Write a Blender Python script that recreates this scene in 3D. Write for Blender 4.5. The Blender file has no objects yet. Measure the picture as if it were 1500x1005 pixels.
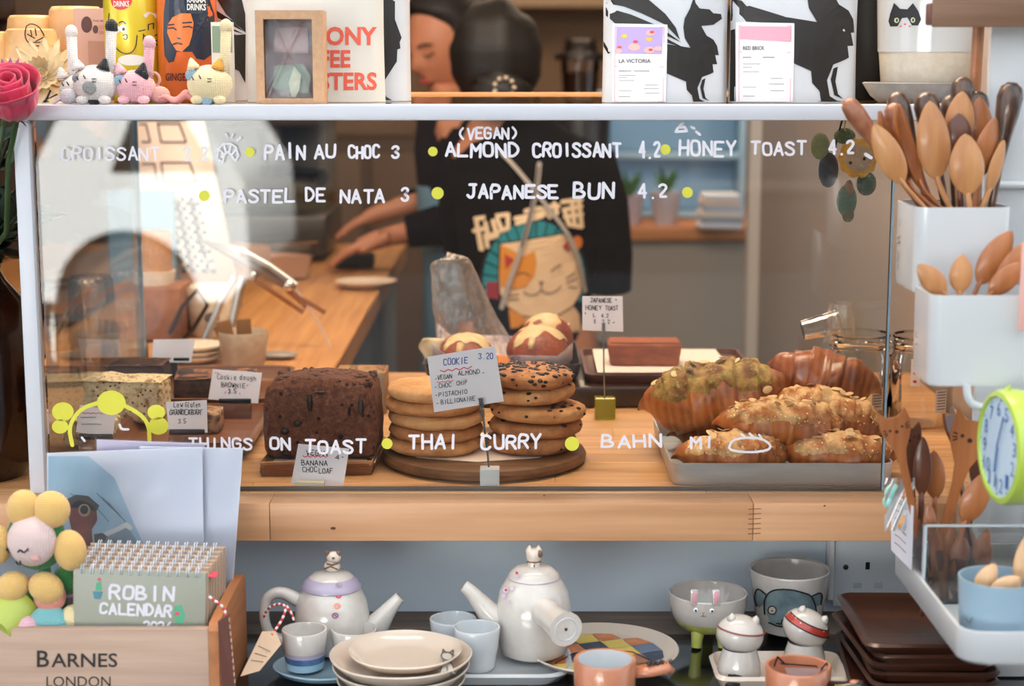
import bpy, bmesh, math, random
from mathutils import Vector, Matrix, noise, Euler
from mathutils.bvhtree import BVHTree
R = math.radians
PI = math.pi
scene = bpy.context.scene
COL = scene.collection
random.seed(7)

# ---------------------------------------------------------------- camera, world, sun, exposure
F = 2508.0
PITCH = R(9.4)
CAM = Vector((0.0, -1.75, 1.397))
cam = bpy.data.cameras.new('camera')
cam_o = bpy.data.objects.new('camera', cam)
COL.objects.link(cam_o)
cam_o.location = CAM
cam_o.rotation_euler = (PI / 2 - PITCH, 0, 0)
cam.sensor_width = 36
cam.lens = 36 * F / 1500
cam.clip_start = 0.05
cam.dof.use_dof = True
cam.dof.focus_distance = 1.86
cam.dof.aperture_fstop = 5.0
scene.camera = cam_o

world = bpy.data.worlds.new('world')
scene.world = world
world.use_nodes = True
wn = world.node_tree
bg = wn.nodes['Background']
bg.inputs[0].default_value = (0.88, 0.94, 1.0, 1)
bg.inputs[1].default_value = 2.3

def lamp(name, kind, loc, energy, color, rot=(0, 0, 0), size=None, size_y=None):
    l = bpy.data.lights.new(name, kind)
    l.energy = energy
    l.color = color
    if kind == 'AREA':
        l.shape = 'RECTANGLE'
        l.size = size
        l.size_y = size_y or size
    elif kind == 'SUN':
        l.angle = R(1.0)
    elif size:
        l.shadow_soft_size = size
    o = bpy.data.objects.new(name, l)
    o.location = loc
    o.rotation_euler = rot
    COL.objects.link(o)
    return o

# the sun stands behind the shop: only the street is sunlit
lamp('sun', 'SUN', (0, 0, 10), 125, (1.0, 0.97, 0.93), rot=(R(-42), R(6), 0))
# ceiling panels of the shop: warm
lamp('ceiling_lamp', 'AREA', (0.0, 0.42, 2.45), 47, (1.0, 0.79, 0.60), size=1.3, size_y=0.8)
lamp('ceiling_lamp', 'AREA', (0.3, 3.2, 2.45), 36, (1.0, 0.74, 0.54), size=1.6, size_y=1.2)
lamp('ceiling_lamp', 'AREA', (-1.5, 1.6, 2.45), 10, (1.0, 0.68, 0.42), size=0.6, size_y=1.2)

scene.view_settings.view_transform = 'Standard'
scene.view_settings.look = 'None'
scene.view_settings.gamma = 1
scene.view_settings.use_curve_mapping = False
scene.view_settings.exposure = 0.0
scene.cycles.max_bounces = 10
scene.cycles.transparent_max_bounces = 24

# ---------------------------------------------------------------- pixel helpers: photograph position -> point at a depth Y or a height z
_cp, _sp = math.cos(PITCH), math.sin(PITCH)
def ray(px, py):
    u, v = (px - 750) / F, (502.5 - py) / F
    return Vector((u, _cp + v * _sp, -_sp + v * _cp))
def P(px, py, Y):
    d = ray(px, py)
    return CAM + d * ((Y - CAM.y) / d.y)
def PZ(px, py, z):
    d = ray(px, py)
    return CAM + d * ((z - CAM.z) / d.z)
def mpp(Y, py=600):
    return (P(751, py, Y) - P(750, py, Y)).x

# ---------------------------------------------------------------- materials
def lin(h):
    if not isinstance(h, str): return tuple(h) + ((1,) if len(h) == 3 else ())
    h = h.lstrip('#')
    o = []
    for i in (0, 2, 4):
        c = int(h[i:i + 2], 16) / 255
        o.append(c / 12.92 if c <= 0.04045 else ((c + 0.055) / 1.055) ** 2.4)
    return tuple(o) + (1,)

_M = {}
def mat(name, col, rough=0.5, metal=0.0, col2=None, nscale=(20, 20, 20), nfac=(0.35, 0.65), detail=4, bump=None, coat=0.0,
        spec=0.5, alpha=None, sss=0, rand=0.0, bands=None, sheen=0, trans=0, speck=None):
    if name in _M: return _M[name]
    m = bpy.data.materials.new(name)
    m.use_nodes = True
    nt = m.node_tree; N = nt.nodes; L = nt.links
    b = N['Principled BSDF']
    b.inputs['Base Color'].default_value = lin(col)
    b.inputs['Roughness'].default_value = rough
    b.inputs['Metallic'].default_value = metal
    b.inputs['Specular IOR Level'].default_value = spec
    b.inputs['Coat Weight'].default_value = coat
    b.inputs['Coat Roughness'].default_value = 0.08
    if sheen: b.inputs['Sheen Weight'].default_value = sheen
    if sss:
        b.inputs['Subsurface Weight'].default_value = sss
        b.inputs['Subsurface Scale'].default_value = 0.004
    if trans: b.inputs['Transmission Weight'].default_value = trans
    tc = N.new('ShaderNodeTexCoord')
    def mapped(s):
        mp = N.new('ShaderNodeMapping')
        mp.inputs['Scale'].default_value = s if hasattr(s, '__len__') else (s, s, s)
        L.new(tc.outputs['Object'], mp.inputs[0])
        return mp.outputs[0]
    colout = None
    if col2 is not None:
        nz = N.new('ShaderNodeTexNoise'); nz.inputs['Scale'].default_value = 1; nz.inputs['Detail'].default_value = detail
        nz.inputs['Roughness'].default_value = 0.6
        L.new(mapped(nscale), nz.inputs['Vector'])
        rp = N.new('ShaderNodeValToRGB')
        rp.color_ramp.elements[0].position = nfac[0]; rp.color_ramp.elements[0].color = lin(col)
        rp.color_ramp.elements[1].position = nfac[1]; rp.color_ramp.elements[1].color = lin(col2)
        L.new(nz.outputs['Fac'], rp.inputs[0])
        colout = rp.outputs[0]
    if bands:
        # bands = (axis, scale, distortion, colour, amount)
        wv = N.new('ShaderNodeTexWave'); wv.bands_direction = bands[0]
        wv.inputs['Scale'].default_value = bands[1]; wv.inputs['Distortion'].default_value = bands[2]
        wv.inputs['Detail'].default_value = 3; wv.inputs['Detail Scale'].default_value = bands[5] if len(bands) > 5 else 1.0
        L.new(tc.outputs['Object'], wv.inputs['Vector'])
        mx = N.new('ShaderNodeMix'); mx.data_type = 'RGBA'
        ml = N.new('ShaderNodeMath'); ml.operation = 'MULTIPLY'; ml.inputs[1].default_value = bands[4]
        L.new(wv.outputs['Fac'], ml.inputs[0]); L.new(ml.outputs[0], mx.inputs['Factor'])
        if colout: L.new(colout, mx.inputs[6])
        else: mx.inputs[6].default_value = lin(col)
        mx.inputs[7].default_value = lin(bands[3])
        colout = mx.outputs[2]
    if speck:
        # speck = (scale, size, colour): small voronoi specks
        vo = N.new('ShaderNodeTexVoronoi'); vo.inputs['Scale'].default_value = 1
        L.new(mapped(speck[0]), vo.inputs['Vector'])
        lt = N.new('ShaderNodeMath'); lt.operation = 'LESS_THAN'; lt.inputs[1].default_value = speck[1]
        L.new(vo.outputs['Distance'], lt.inputs[0])
        mx = N.new('ShaderNodeMix'); mx.data_type = 'RGBA'
        L.new(lt.outputs[0], mx.inputs['Factor'])
        if colout: L.new(colout, mx.inputs[6])
        else: mx.inputs[6].default_value = lin(col)
        mx.inputs[7].default_value = lin(speck[2])
        colout = mx.outputs[2]
    if rand:
        oi = N.new('ShaderNodeObjectInfo')
        hs = N.new('ShaderNodeHueSaturation')
        mr = N.new('ShaderNodeMapRange'); mr.inputs['To Min'].default_value = 1 - rand; mr.inputs['To Max'].default_value = 1 + rand
        L.new(oi.outputs['Random'], mr.inputs['Value']); L.new(mr.outputs[0], hs.inputs['Value'])
        if colout: L.new(colout, hs.inputs['Color'])
        else: hs.inputs['Color'].default_value = lin(col)
        colout = hs.outputs[0]
    if colout: L.new(colout, b.inputs['Base Color'])
    if bump:
        # bump = (scale, strength, distance[, 'noise'|'knit'|'wave'])
        kind = bump[3] if len(bump) > 3 else 'noise'
        bp = N.new('ShaderNodeBump'); bp.inputs['Strength'].default_value = bump[1]; bp.inputs['Distance'].default_value = bump[2]
        if kind == 'noise':
            n2 = N.new('ShaderNodeTexNoise'); n2.inputs['Scale'].default_value = 1; n2.inputs['Detail'].default_value = 5
            L.new(mapped(bump[0]), n2.inputs['Vector']); L.new(n2.outputs['Fac'], bp.inputs['Height'])
        elif kind == 'voronoi':
            n2 = N.new('ShaderNodeTexVoronoi'); n2.inputs['Scale'].default_value = 1
            L.new(mapped(bump[0]), n2.inputs['Vector']); L.new(n2.outputs['Distance'], bp.inputs['Height'])
        elif kind == 'knit':
            w1 = N.new('ShaderNodeTexWave'); w1.bands_direction = 'Z'; w1.inputs['Scale'].default_value = bump[0]; w1.inputs['Distortion'].default_value = 0.6
            w2 = N.new('ShaderNodeTexWave'); w2.bands_direction = 'X'; w2.inputs['Scale'].default_value = bump[0]; w2.inputs['Distortion'].default_value = 0.6
            L.new(tc.outputs['Object'], w1.inputs['Vector']); L.new(tc.outputs['Object'], w2.inputs['Vector'])
            ml = N.new('ShaderNodeMath'); ml.operation = 'MULTIPLY'
            L.new(w1.outputs['Fac'], ml.inputs[0]); L.new(w2.outputs['Fac'], ml.inputs[1]); L.new(ml.outputs[0], bp.inputs['Height'])
        elif kind == 'bands':
            w1 = N.new('ShaderNodeTexWave'); w1.bands_direction = bands[0]; w1.inputs['Scale'].default_value = bump[0]; w1.inputs['Distortion'].default_value = bands[2]
            L.new(tc.outputs['Object'], w1.inputs['Vector']); L.new(w1.outputs['Fac'], bp.inputs['Height'])
        L.new(bp.outputs[0], b.inputs['Normal'])
    if alpha is not None:
        b.inputs['Alpha'].default_value = alpha
    _M[name] = m
    return m

def thin_glass(name, tint=(1, 1, 1), rough=0.0, ior=1.5, boost=1.0, milk=None, milkamt=0.0):
    """clear thin sheet: transparent with a Fresnel reflection"""
    if name in _M: return _M[name]
    m = bpy.data.materials.new(name); m.use_nodes = True
    nt = m.node_tree; N = nt.nodes; L = nt.links
    N.remove(N['Principled BSDF'])
    out = N['Material Output']
    tr = N.new('ShaderNodeBsdfTransparent'); tr.inputs[0].default_value = lin(tint)
    gl = N.new('ShaderNodeBsdfGlossy'); gl.inputs['Roughness'].default_value = rough
    fr = N.new('ShaderNodeFresnel'); fr.inputs[0].default_value = ior
    ml = N.new('ShaderNodeMath'); ml.operation = 'MULTIPLY'; ml.inputs[1].default_value = boost; ml.use_clamp = True
    L.new(fr.outputs[0], ml.inputs[0])
    mx = N.new('ShaderNodeMixShader')
    L.new(ml.outputs[0], mx.inputs[0]); L.new(tr.outputs[0], mx.inputs[1]); L.new(gl.outputs[0], mx.inputs[2])
    last = mx
    if milk:
        df = N.new('ShaderNodeBsdfDiffuse'); df.inputs[0].default_value = lin(milk)
        m2 = N.new('ShaderNodeMixShader'); m2.inputs[0].default_value = milkamt
        L.new(mx.outputs[0], m2.inputs[1]); L.new(df.outputs[0], m2.inputs[2])
        last = m2
    L.new(last.outputs[0], out.inputs[0])
    _M[name] = m
    return m

def wood(name, c1, c2, axis='X', rough=0.45, rand=0.0, scale=1.0, coat=0.0):
    s = {'X': (3, 60, 60), 'Y': (60, 3, 60), 'Z': (60, 60, 3)}[axis]
    return mat(name, c1, rough, col2=c2, nscale=tuple(v * scale for v in s), nfac=(0.3, 0.7), detail=6, rand=rand, coat=coat,
               bump=(tuple(v * scale * 2 for v in s), 0.15, 0.001))

# ---------------------------------------------------------------- mesh building
class MB:
    def __init__(s):
        s.v = []; s.f = []
    def add(s, vs, fs, M=None):
        k = len(s.v)
        for v in vs:
            v = Vector(v)
            s.v.append(M @ v if M is not None else v)
        for f in fs: s.f.append([k + i for i in f])
        return s
    def box(s, c, d, bev=0.0, M=None, seg=2):
        hx, hy, hz = d[0] / 2, d[1] / 2, d[2] / 2
        T = Matrix.Translation(c)
        if M is not None: T = M @ T
        if bev <= 0:
            vs = [(x, y, z) for x in (-hx, hx) for y in (-hy, hy) for z in (-hz, hz)]
            fs = [(0, 1, 3, 2), (4, 6, 7, 5), (0, 4, 5, 1), (2, 3, 7, 6), (0, 2, 6, 4), (1, 5, 7, 3)]
            return s.add(vs, fs, T)
        bm = bmesh.new()
        bmesh.ops.create_cube(bm, size=1)
        for v in bm.verts: v.co = Vector((v.co.x * d[0], v.co.y * d[1], v.co.z * d[2]))
        bmesh.ops.bevel(bm, geom=bm.edges[:], offset=bev, segments=seg, profile=0.5, affect='EDGES')
        bm.verts.index_update()
        vs = [v.co.copy() for v in bm.verts]; fs = [[v.index for v in f.verts] for f in bm.faces]
        bm.free()
        return s.add(vs, fs, T)
    def lathe(s, prof, n=32, M=None, sx=1.0, sy=1.0, a0=0.0, a1=2 * PI, wob=0.0, wk=3, ph=0.0):
        full = abs(a1 - a0 - 2 * PI) < 1e-6
        m = n if full else n + 1
        vs = []
        for (r, z) in prof:
            for i in range(m):
                a = a0 + (a1 - a0) * i / n
                w = 1 + wob * math.sin(wk * a + ph)
                vs.append((r * math.cos(a) * sx * w, r * math.sin(a) * sy * w, z))
        fs = []
        for j in range(len(prof) - 1):
            for i in range(n):
                a = j * m + i; b = j * m + (i + 1) % m
                fs.append((a, b, b + m, a + m))
        return s.add(vs, fs, M)
    def tube(s, pts, rad, n=10, M=None, flat=1.0, caps=True, up=None):
        pts = [Vector(p) for p in pts]
        if not hasattr(rad, '__len__'): rad = [rad] * len(pts)
        vs = []; fs = []
        prev = None
        for i, p in enumerate(pts):
            t = (pts[min(i + 1, len(pts) - 1)] - pts[max(i - 1, 0)])
            if t.length < 1e-9: t = Vector((0, 0, 1))
            t.normalize()
            if prev is None:
                ref = Vector(up) if up else (Vector((0, 0, 1)) if abs(t.z) < 0.9 else Vector((0, 1, 0)))
                a = t.cross(ref).normalized()
            else:
                a = (prev - t * prev.dot(t)).normalized()
            b = t.cross(a)
            prev = a
            for k in range(n):
                th = 2 * PI * k / n
                vs.append(p + a * (math.cos(th) * rad[i]) + b * (math.sin(th) * rad[i] * flat))
        for i in range(len(pts) - 1):
            for k in range(n):
                a = i * n + k; b = i * n + (k + 1) % n
                fs.append((a, b, b + n, a + n))
        if caps:
            fs.append(tuple(range(n))[::-1]); fs.append(tuple(range((len(pts) - 1) * n, len(pts) * n)))
        return s.add(vs, fs, M)
    def ball(s, c, r, nu=20, nv=12, M=None, fn=None):
        if not hasattr(r, '__len__'): r = (r, r, r)
        vs = []; fs = []
        for j in range(nv + 1):
            ph = PI * j / nv
            for i in range(nu):
                th = 2 * PI * i / nu
                d = Vector((math.sin(ph) * math.cos(th), math.sin(ph) * math.sin(th), math.cos(ph)))
                k = fn(d) if fn else 1.0
                vs.append(Vector((c[0] + d.x * r[0] * k, c[1] + d.y * r[1] * k, c[2] + d.z * r[2] * k)))
        for j in range(nv):
            for i in range(nu):
                a = j * nu + i; b = j * nu + (i + 1) % nu
                fs.append((a, a + nu, b + nu, b))
        return s.add(vs, fs, M)
    def prism(s, out, z0, z1, M=None):
        n = len(out)
        vs = [(x, y, z0) for x, y in out] + [(x, y, z1) for x, y in out]
        fs = [tuple(range(n))[::-1], tuple(range(n, 2 * n))] + [(i, (i + 1) % n, n + (i + 1) % n, n + i) for i in range(n)]
        return s.add(vs, fs, M)
    def grid(s, fn, nu, nv, M=None, wrap=False):
        vs = [fn(i / nu, j / nv) for j in range(nv + 1) for i in range(nu + 1)]
        m = nu + 1
        fs = [(j * m + i, j * m + i + 1, (j + 1) * m + i + 1, (j + 1) * m + i) for j in range(nv) for i in range(nu)]
        return s.add(vs, fs, M)
    def build(s, name, material, parent=None, smooth=40, merge=True, solid=0, bump=None, recalc=True, loc=None):
        me = bpy.data.meshes.new(name)
        me.from_pydata([tuple(v) for v in s.v], [], s.f)
        bm = bmesh.new(); bm.from_mesh(me)
        if merge: bmesh.ops.remove_doubles(bm, verts=bm.verts, dist=1e-6)
        if recalc: bmesh.ops.recalc_face_normals(bm, faces=bm.faces)
        if bump:
            amp, sc = bump[0], bump[1]
            off = Vector((random.random() * 50, random.random() * 50, 0)) if len(bump) > 2 else Vector((0, 0, 0))
            bm.normal_update()
            co = [(v, v.normal.copy(), noise.noise(v.co * sc + off) + 0.5 * noise.noise(v.co * sc * 2.3 + off)) for v in bm.verts]
            for v, n, k in co: v.co += n * (k * amp)
        bm.to_mesh(me); bm.free()
        if smooth:
            me.shade_smooth()
            if smooth < 180: me.set_sharp_from_angle(angle=R(smooth))
        o = bpy.data.objects.new(name, me)
        ms = material if isinstance(material, (list, tuple)) else [material]
        for m in ms: me.materials.append(m)
        COL.objects.link(o)
        if parent is not None: o.parent = parent
        if loc is not None: o.location = loc
        if solid:
            md = o.modifiers.new('thickness', 'SOLIDIFY'); md.thickness = solid; md.offset = 0
        return o

def tag(o, label, cat, group=None, kind=None):
    if label: o['label'] = label
    if cat: o['category'] = cat
    if group: o['group'] = group
    if kind: o['kind'] = kind
    return o
def thing(name, label, cat, loc=(0, 0, 0), rz=0.0, group=None, rot=None):
    o = bpy.data.objects.new(name, None)
    o.empty_display_size = 0.02
    COL.objects.link(o)
    o.location = loc
    o.rotation_euler = rot if rot else (0, 0, rz)
    return tag(o, label, cat, group)
def struct(o):
    o['kind'] = 'structure'
    return o
def children(o):
    return [c for c in bpy.data.objects if c.parent == o]
def copy_tree(o, parent=None):
    c = o.copy(); COL.objects.link(c); c.parent = parent
    for ch in children(o): copy_tree(ch, c)
    return c
def dup(o, label, loc=None, rot=None, scale=None, group=None):
    c = copy_tree(o)
    c['label'] = label
    if group: c['group'] = group
    if loc is not None: c.location = loc
    if rot is not None: c.rotation_euler = rot
    if scale is not None: c.scale = scale
    return c

# ---------------------------------------------------------------- flat print and handwriting
GL = {
 'A': "00 26 40|12 32", 'B': "00 06|06 26 35 34 23 03|23 42 41 30 00", 'C': "45 36 16 05 01 10 30 41", 'D': "00 06|06 26 44 42 20 00",
 'E': "46 06 00 40|03 33", 'F': "46 06 00|03 33", 'G': "45 36 16 05 01 10 30 41 43 23", 'H': "00 06|40 46|03 43", 'I': "20 26",
 'J': "16 46|36 31 20 10 01", 'K': "00 06|46 03 40", 'L': "06 00 40", 'M': "00 06 23 46 40", 'N': "00 06 40 46",
 'O': "16 05 01 10 30 41 45 36 16", 'P': "00 06 36 45 44 33 03", 'R': "00 06 36 45 44 33 03|23 40", 'S': "45 36 16 05 14 33 42 41 30 10 01",
 'T': "06 46|26 20", 'U': "06 01 10 30 41 46", 'V': "06 20 46", 'W': "06 10 24 30 46", 'X': "06 40|00 46", 'Y': "06 23 46|23 20", 'Z': "06 46 00 40",
 '0': "16 05 01 10 30 41 45 36 16", '1': "14 26 20", '2': "05 16 36 45 44 00 40", '3': "05 16 36 45 34 23|34 23 42 41 30 10 01",
 '4': "30 36 02 42", '5': "46 06 03 33 42 41 30 10 01", '6': "36 14 01 10 30 41 42 33 13 02", '7': "06 46 10",
 '8': "13 05 16 36 45 33 13 01 10 30 41 33", '9': "43 13 04 05 16 36 45 43 30", '.': "20 20", ',': "20 1/", '-': "13 33", '(': "36 14 12 30", ')': "16 34 32 10",
 "'": "26 24", '"': "16 14|36 34", '~': "03 14 33 44", '*': "23 23",
 'c': "33 24 14 03 01 10 20 31", 'o': "14 03 01 10 20 31 33 24 14", 'k': "00 06|33 02 30", 'i': "10 13|15 15", 'e': "02 32 33 24 14 03 01 10 30",
 'd': "36 30|33 14 03 01 10 31", 'u': "04 01 10 20 31|34 30", 'g': "34 14 03 02 11 32|34 30 2/ 0/", 'h': "00 06|03 24 33 30", 'w': "04 10 22 30 44",
 'l': "16 10 20", 't': "16 10 20|04 24", 'n': "04 00|03 14 24 33 30"}
def glyph(ch):
    out = []
    for st in GL.get(ch, "").split('|'):
        pts = []
        for t in st.split():
            y = -1 if t[1] == '/' else int(t[1])
            pts.append((int(t[0]) / 4.0, y / 6.0))
        if pts: out.append(pts)
    return out
def smooth_line(pts, k=1):
    for _ in range(k):
        if len(pts) < 3: return pts
        o = [pts[0]]
        for a, b in zip(pts, pts[1:]):
            o += [(a[0] * .75 + b[0] * .25, a[1] * .75 + b[1] * .25), (a[0] * .25 + b[0] * .75, a[1] * .25 + b[1] * .75)]
        o.append(pts[-1]); pts = o
    return pts
CURVY = set('BCDGJOPRSU0235689()coedughnt~')
def hand(text, x0, x1, yb, h, rnd=None, wr=0.62, slope=0.0):
    """strokes (in photograph pixels, y down) of handwriting that spans x0..x1 with its baseline at yb"""
    rnd = rnd or random.Random(sum(map(ord, text)))
    n = len(text)
    adv = (x1 - x0) / max(1, n - (1 - 0.72))
    out = []
    for i, ch in enumerate(text):
        gw = adv * 0.70
        ox = x0 + i * adv + rnd.uniform(-.04, .04) * adv
        oy = yb + rnd.uniform(-.06, .06) * h + slope * (i * adv)
        k = 1 + rnd.uniform(-.06, .08)
        sh = rnd.uniform(-.08, .08)
        for st in glyph(ch):
            pts = [(ox + (x + sh * (y - .5)) * gw, oy - y * h * k) for x, y in st]
            if ch in CURVY: pts = smooth_line(pts, 1)
            out.append(pts)
    return out
def strokes_mb(strokes, w, fn, mb=None, nd=8, th=0.0004):
    """flat round-ended strokes; fn maps photograph pixels (or any 2D frame) to 3D, th stacks them off the surface"""
    mb = mb or MB()
    def lift(vs):
        vs = [Vector(v) for v in vs]
        n = (vs[1] - vs[0]).cross(vs[2] - vs[0])
        if n.length < 1e-14: return vs
        n.normalize()
        if n.y > 0: n = -n
        s_k[0] = (s_k[0] + 1) % 7
        return [v + n * (s_k[0] * 0.00003) for v in vs]
    s_k = [0]
    for st in strokes:
        for i, p in enumerate(st):
            vs = [fn(p[0] + w / 2 * math.cos(2 * PI * k / nd), p[1] + w / 2 * math.sin(2 * PI * k / nd)) for k in range(nd)]
            mb.add(lift(vs), [tuple(range(nd))])
            if i + 1 < len(st):
                q = st[i + 1]
                dx, dy = q[0] - p[0], q[1] - p[1]
                l = math.hypot(dx, dy)
                if l < 1e-6: continue
                ox, oy = -dy / l * w / 2, dx / l * w / 2
                mb.add(lift([fn(p[0] + ox, p[1] + oy), fn(q[0] + ox, q[1] + oy), fn(q[0] - ox, q[1] - oy), fn(p[0] - ox, p[1] - oy)]), [(0, 1, 2, 3)])
    return mb
def poly_mb(polys, fn, mb=None, sub=0):
    mb = mb or MB()
    for poly in polys:
        bm = bmesh.new()
        vs = [bm.verts.new((x, y, 0)) for x, y in poly]
        f = bm.faces.new(vs)
        bmesh.ops.triangulate(bm, faces=[f])
        for _ in range(sub):
            bmesh.ops.subdivide_edges(bm, edges=bm.edges[:], cuts=1, use_grid_fill=True)
        bm.verts.index_update()
        mb.add([fn(v.co.x, v.co.y) for v in bm.verts], [[v.index for v in f.verts] for f in bm.faces])
        bm.free()
    return mb
def ell(cx, cy, rx, ry=None, n=20, rot=0.0):
    ry = ry or rx
    c, s = math.cos(rot), math.sin(rot)
    return [(cx + rx * math.cos(a) * c - ry * math.sin(a) * s, cy + rx * math.cos(a) * s + ry * math.sin(a) * c) for a in [2 * PI * i / n for i in range(n)]]
def c3(pts, k=2):
    pts = [Vector(p) for p in pts]
    for _ in range(k):
        o = [pts[0]]
        for a, b in zip(pts, pts[1:]): o += [a.lerp(b, .25), a.lerp(b, .75)]
        pts = o + [pts[-1]]
    return pts
def r3(rs, k=2):
    return [p.x for p in c3([(r, 0, 0) for r in rs], k)]
def wave_line(x0, x1, y, amp, n):
    return [(x0 + (x1 - x0) * i / n, y + (amp if i % 2 else -amp)) for i in range(n + 1)]

_FONT = {}
def type_mb(text, fn, x0, x1, yb, h, mb=None, bold=0.0, sub=0):
    """printed letters: spans x0..x1 with cap height h above baseline yb, in a 2D frame with y down"""
    cu = bpy.data.curves.new('lettering', 'FONT')
    cu.body = text; cu.size = 1.0; cu.offset = bold; cu.resolution_u = 3
    o = bpy.data.objects.new('lettering', cu); COL.objects.link(o)
    dg = bpy.context.evaluated_depsgraph_get()
    me = o.evaluated_get(dg).to_mesh()
    vs = [v.co.copy() for v in me.vertices]; fs = [list(p.vertices) for p in me.polygons]
    o.evaluated_get(dg).to_mesh_clear()
    bpy.data.objects.remove(o); bpy.data.curves.remove(cu)
    mb = mb or MB()
    if not vs: return mb
    ax, bx = min(v.x for v in vs), max(v.x for v in vs)
    ay, by = 0.0, max(v.y for v in vs)
    kx = (x1 - x0) / (bx - ax); ky = h / (by - ay)
    mb.add([fn(x0 + (v.x - ax) * kx, yb - v.y * ky) for v in vs], fs)
    return mb
def onto(obj_or_bvh, off=0.0006, direction=Vector((0, 1, 0)), start=2.0):
    """returns a function that drops a point along direction on to the surface and lifts it by off"""
    bvh = obj_or_bvh
    def g(p):
        p = Vector(p)
        hit = bvh.ray_cast(p - direction * start, direction)
        if hit[0] is None: return p
        return hit[0] - direction * off
    return g
def bvh_of(obj):
    bpy.context.view_layer.update()
    dg = bpy.context.evaluated_depsgraph_get()
    me = obj.data
    mw = obj.matrix_world
    vs = [mw @ v.co for v in me.vertices]; fs = [list(p.vertices) for p in me.polygons]
    return BVHTree.FromPolygons(vs, fs)
# ================================================================= THE SETTING
Z_TOP = 0.950      # worktop
Z_SH = 1.352       # top of the white case shelf
Z_LOW = 0.790      # low display shelf under the worktop
M_white = mat('white_paint', '#c9cbd2', 0.35)
M_whitegloss = mat('white_gloss_paint', '#e8ebee', 0.18, coat=0.4)
M_wallblue = mat('pale_blue_wall_paint', '#d9e8f4', 0.6, bump=((40, 40, 40), 0.05, 0.001))
M_taupe = mat('taupe_wall_paint', '#a3978e', 0.6)
M_dark = mat('dark_paint', '#1c1512', 0.6)
M_blackglass = mat('black_glass', '#0b0e10', 0.08, coat=0.5)
M_oak = wood('oak', '#a8764a', '#cf9f6e', 'X', 0.38, rand=0.12)
M_oakfront = wood('oak_edge', '#b5835a', '#d0a077', 'X', 0.45, rand=0.08, scale=0.9)
M_oakY = wood('oak_run', '#a8703c', '#cf975a', 'Y', 0.4, rand=0.12)
M_greywood = wood('grey_rough_wood', '#5d5148', '#8a7a6c', 'X', 0.8)
M_brownwood = wood('brown_wood', '#6b4226', '#8c5a36', 'X', 0.5)  # plain brown wood

def sbox(name, x0, x1, y0, y1, z0, z1, m, bev=0, parent=None):
    o = MB().box(((x0 + x1) / 2, (y0 + y1) / 2, (z0 + z1) / 2), (x1 - x0, y1 - y0, z1 - z0), bev).build(name, m, parent)
    return o
floor = struct(sbox('floor', -3.2, 3.2, -0.1, 5.3, -0.05, 0.0, mat('floor_tile', '#5e544c', 0.5)))
ceiling = struct(sbox('ceiling', -3.2, 3.2, -0.35, 5.3, 2.6, 2.75, mat('ceiling_paint', '#cbbfb0', 0.7)))
upper = tag(sbox('added_upper_floors', -7, 7, -0.35, 6, 2.76, 6.0, mat('upper_brick', '#6a4a3a', .8)), 'unseen upper storeys added over the shop to shade the street', 'building')  # unseen storeys, added so the shop's shadow reaches across the street
wall_back = struct(sbox('wall_back', -3.2, 3.2, 5.2, 5.3, 0, 2.6, mat('beige_back_wall', '#8d7257', 0.7, col2='#7d6248', nscale=(1.5, 1.5, 1.5))))
wall_left = struct(sbox('wall_left', -3.3, -3.2, -0.1, 5.3, 0, 2.6, mat('left_wall', '#8a7462', 0.7)))
wall_right = struct(sbox('wall_right', 0.58, 0.68, -0.02, 2.25, 0, 2.6, M_taupe))
wall_side = struct(sbox('wall_far_right', 3.2, 3.3, 2.2, 5.3, 0, 2.6, mat('right_far_wall', '#8a7462', 0.7)))
wall_low = struct(sbox('wall_front', -1.6, 1.2, 0.085, 0.12, 0.0, 0.909, M_wallblue))

# ---- oak worktop laid from staves, its front edge showing finger joints
wt = thing('worktop', 'long oak stave worktop under the glass display case', 'worktop', (0, 0, 0))
rr = random.Random(3)
def stave_rows(name, x0, x1, y0, y1, z0, z1, along, m, width, parent, lengths=(0.35, 0.7), brk=None):
    g = 0.00025
    if along == 'X':
        y = y0
        while y < y1 - 1e-4:
            yb = min(y + width, y1)
            x = x0
            while x < x1 - 1e-4:
                L = rr.uniform(*lengths)
                xb = min(x + L, x1)
                if x1 - xb < 0.08: xb = x1
                MB().box(((x + xb) / 2, (y + yb) / 2, (z0 + z1) / 2), (xb - x - g, yb - y - g, z1 - z0), 0.0006, seg=1).build(name, m, parent)
                x = xb
            y = yb
    else:
        x = x0
        while x < x1 - 1e-4:
            xb = min(x + width, x1)
            y = y0
            while y < y1 - 1e-4:
                L = rr.uniform(*lengths)
                yb = min(y + L, y1)
                if y1 - yb < 0.08: yb = y1
                MB().box(((x + xb) / 2, (y + yb) / 2, (z0 + z1) / 2), (xb - x - g, yb - y - g, z1 - z0), 0.0006, seg=1).build(name, m, parent)
                y = yb
            x = xb
Yf = -0.052
sbox('edge_stave', -1.25, P(395, 770, Yf).x, Yf, Yf + 0.042, 0.910, 0.950, M_oakfront, 0.0012, wt)
xj = P(1103, 770, Yf).x
sbox('edge_stave', P(395, 770, Yf).x + .0003, xj, Yf, Yf + 0.042, 0.910, 0.950, M_oakfront, 0.0012, wt)
sbox('edge_stave', xj + .0003, 0.575, Yf, Yf + 0.042, 0.910, 0.950, M_oakfront, 0.0012, wt)
fj = MB()
for k in range(6):
    z = 0.917 + k * 0.0052
    fj.add([(xj - .005, Yf - .0003, z), (xj + .008, Yf - .0003, z + .001), (xj + .008, Yf - .0003, z + .002), (xj - .005, Yf - .0003, z + .0014)], [(0, 1, 2, 3)])
fj.build('finger_joint', mat('joint_line', '#8a5a34', 0.6), wt)
kn = MB()
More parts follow.
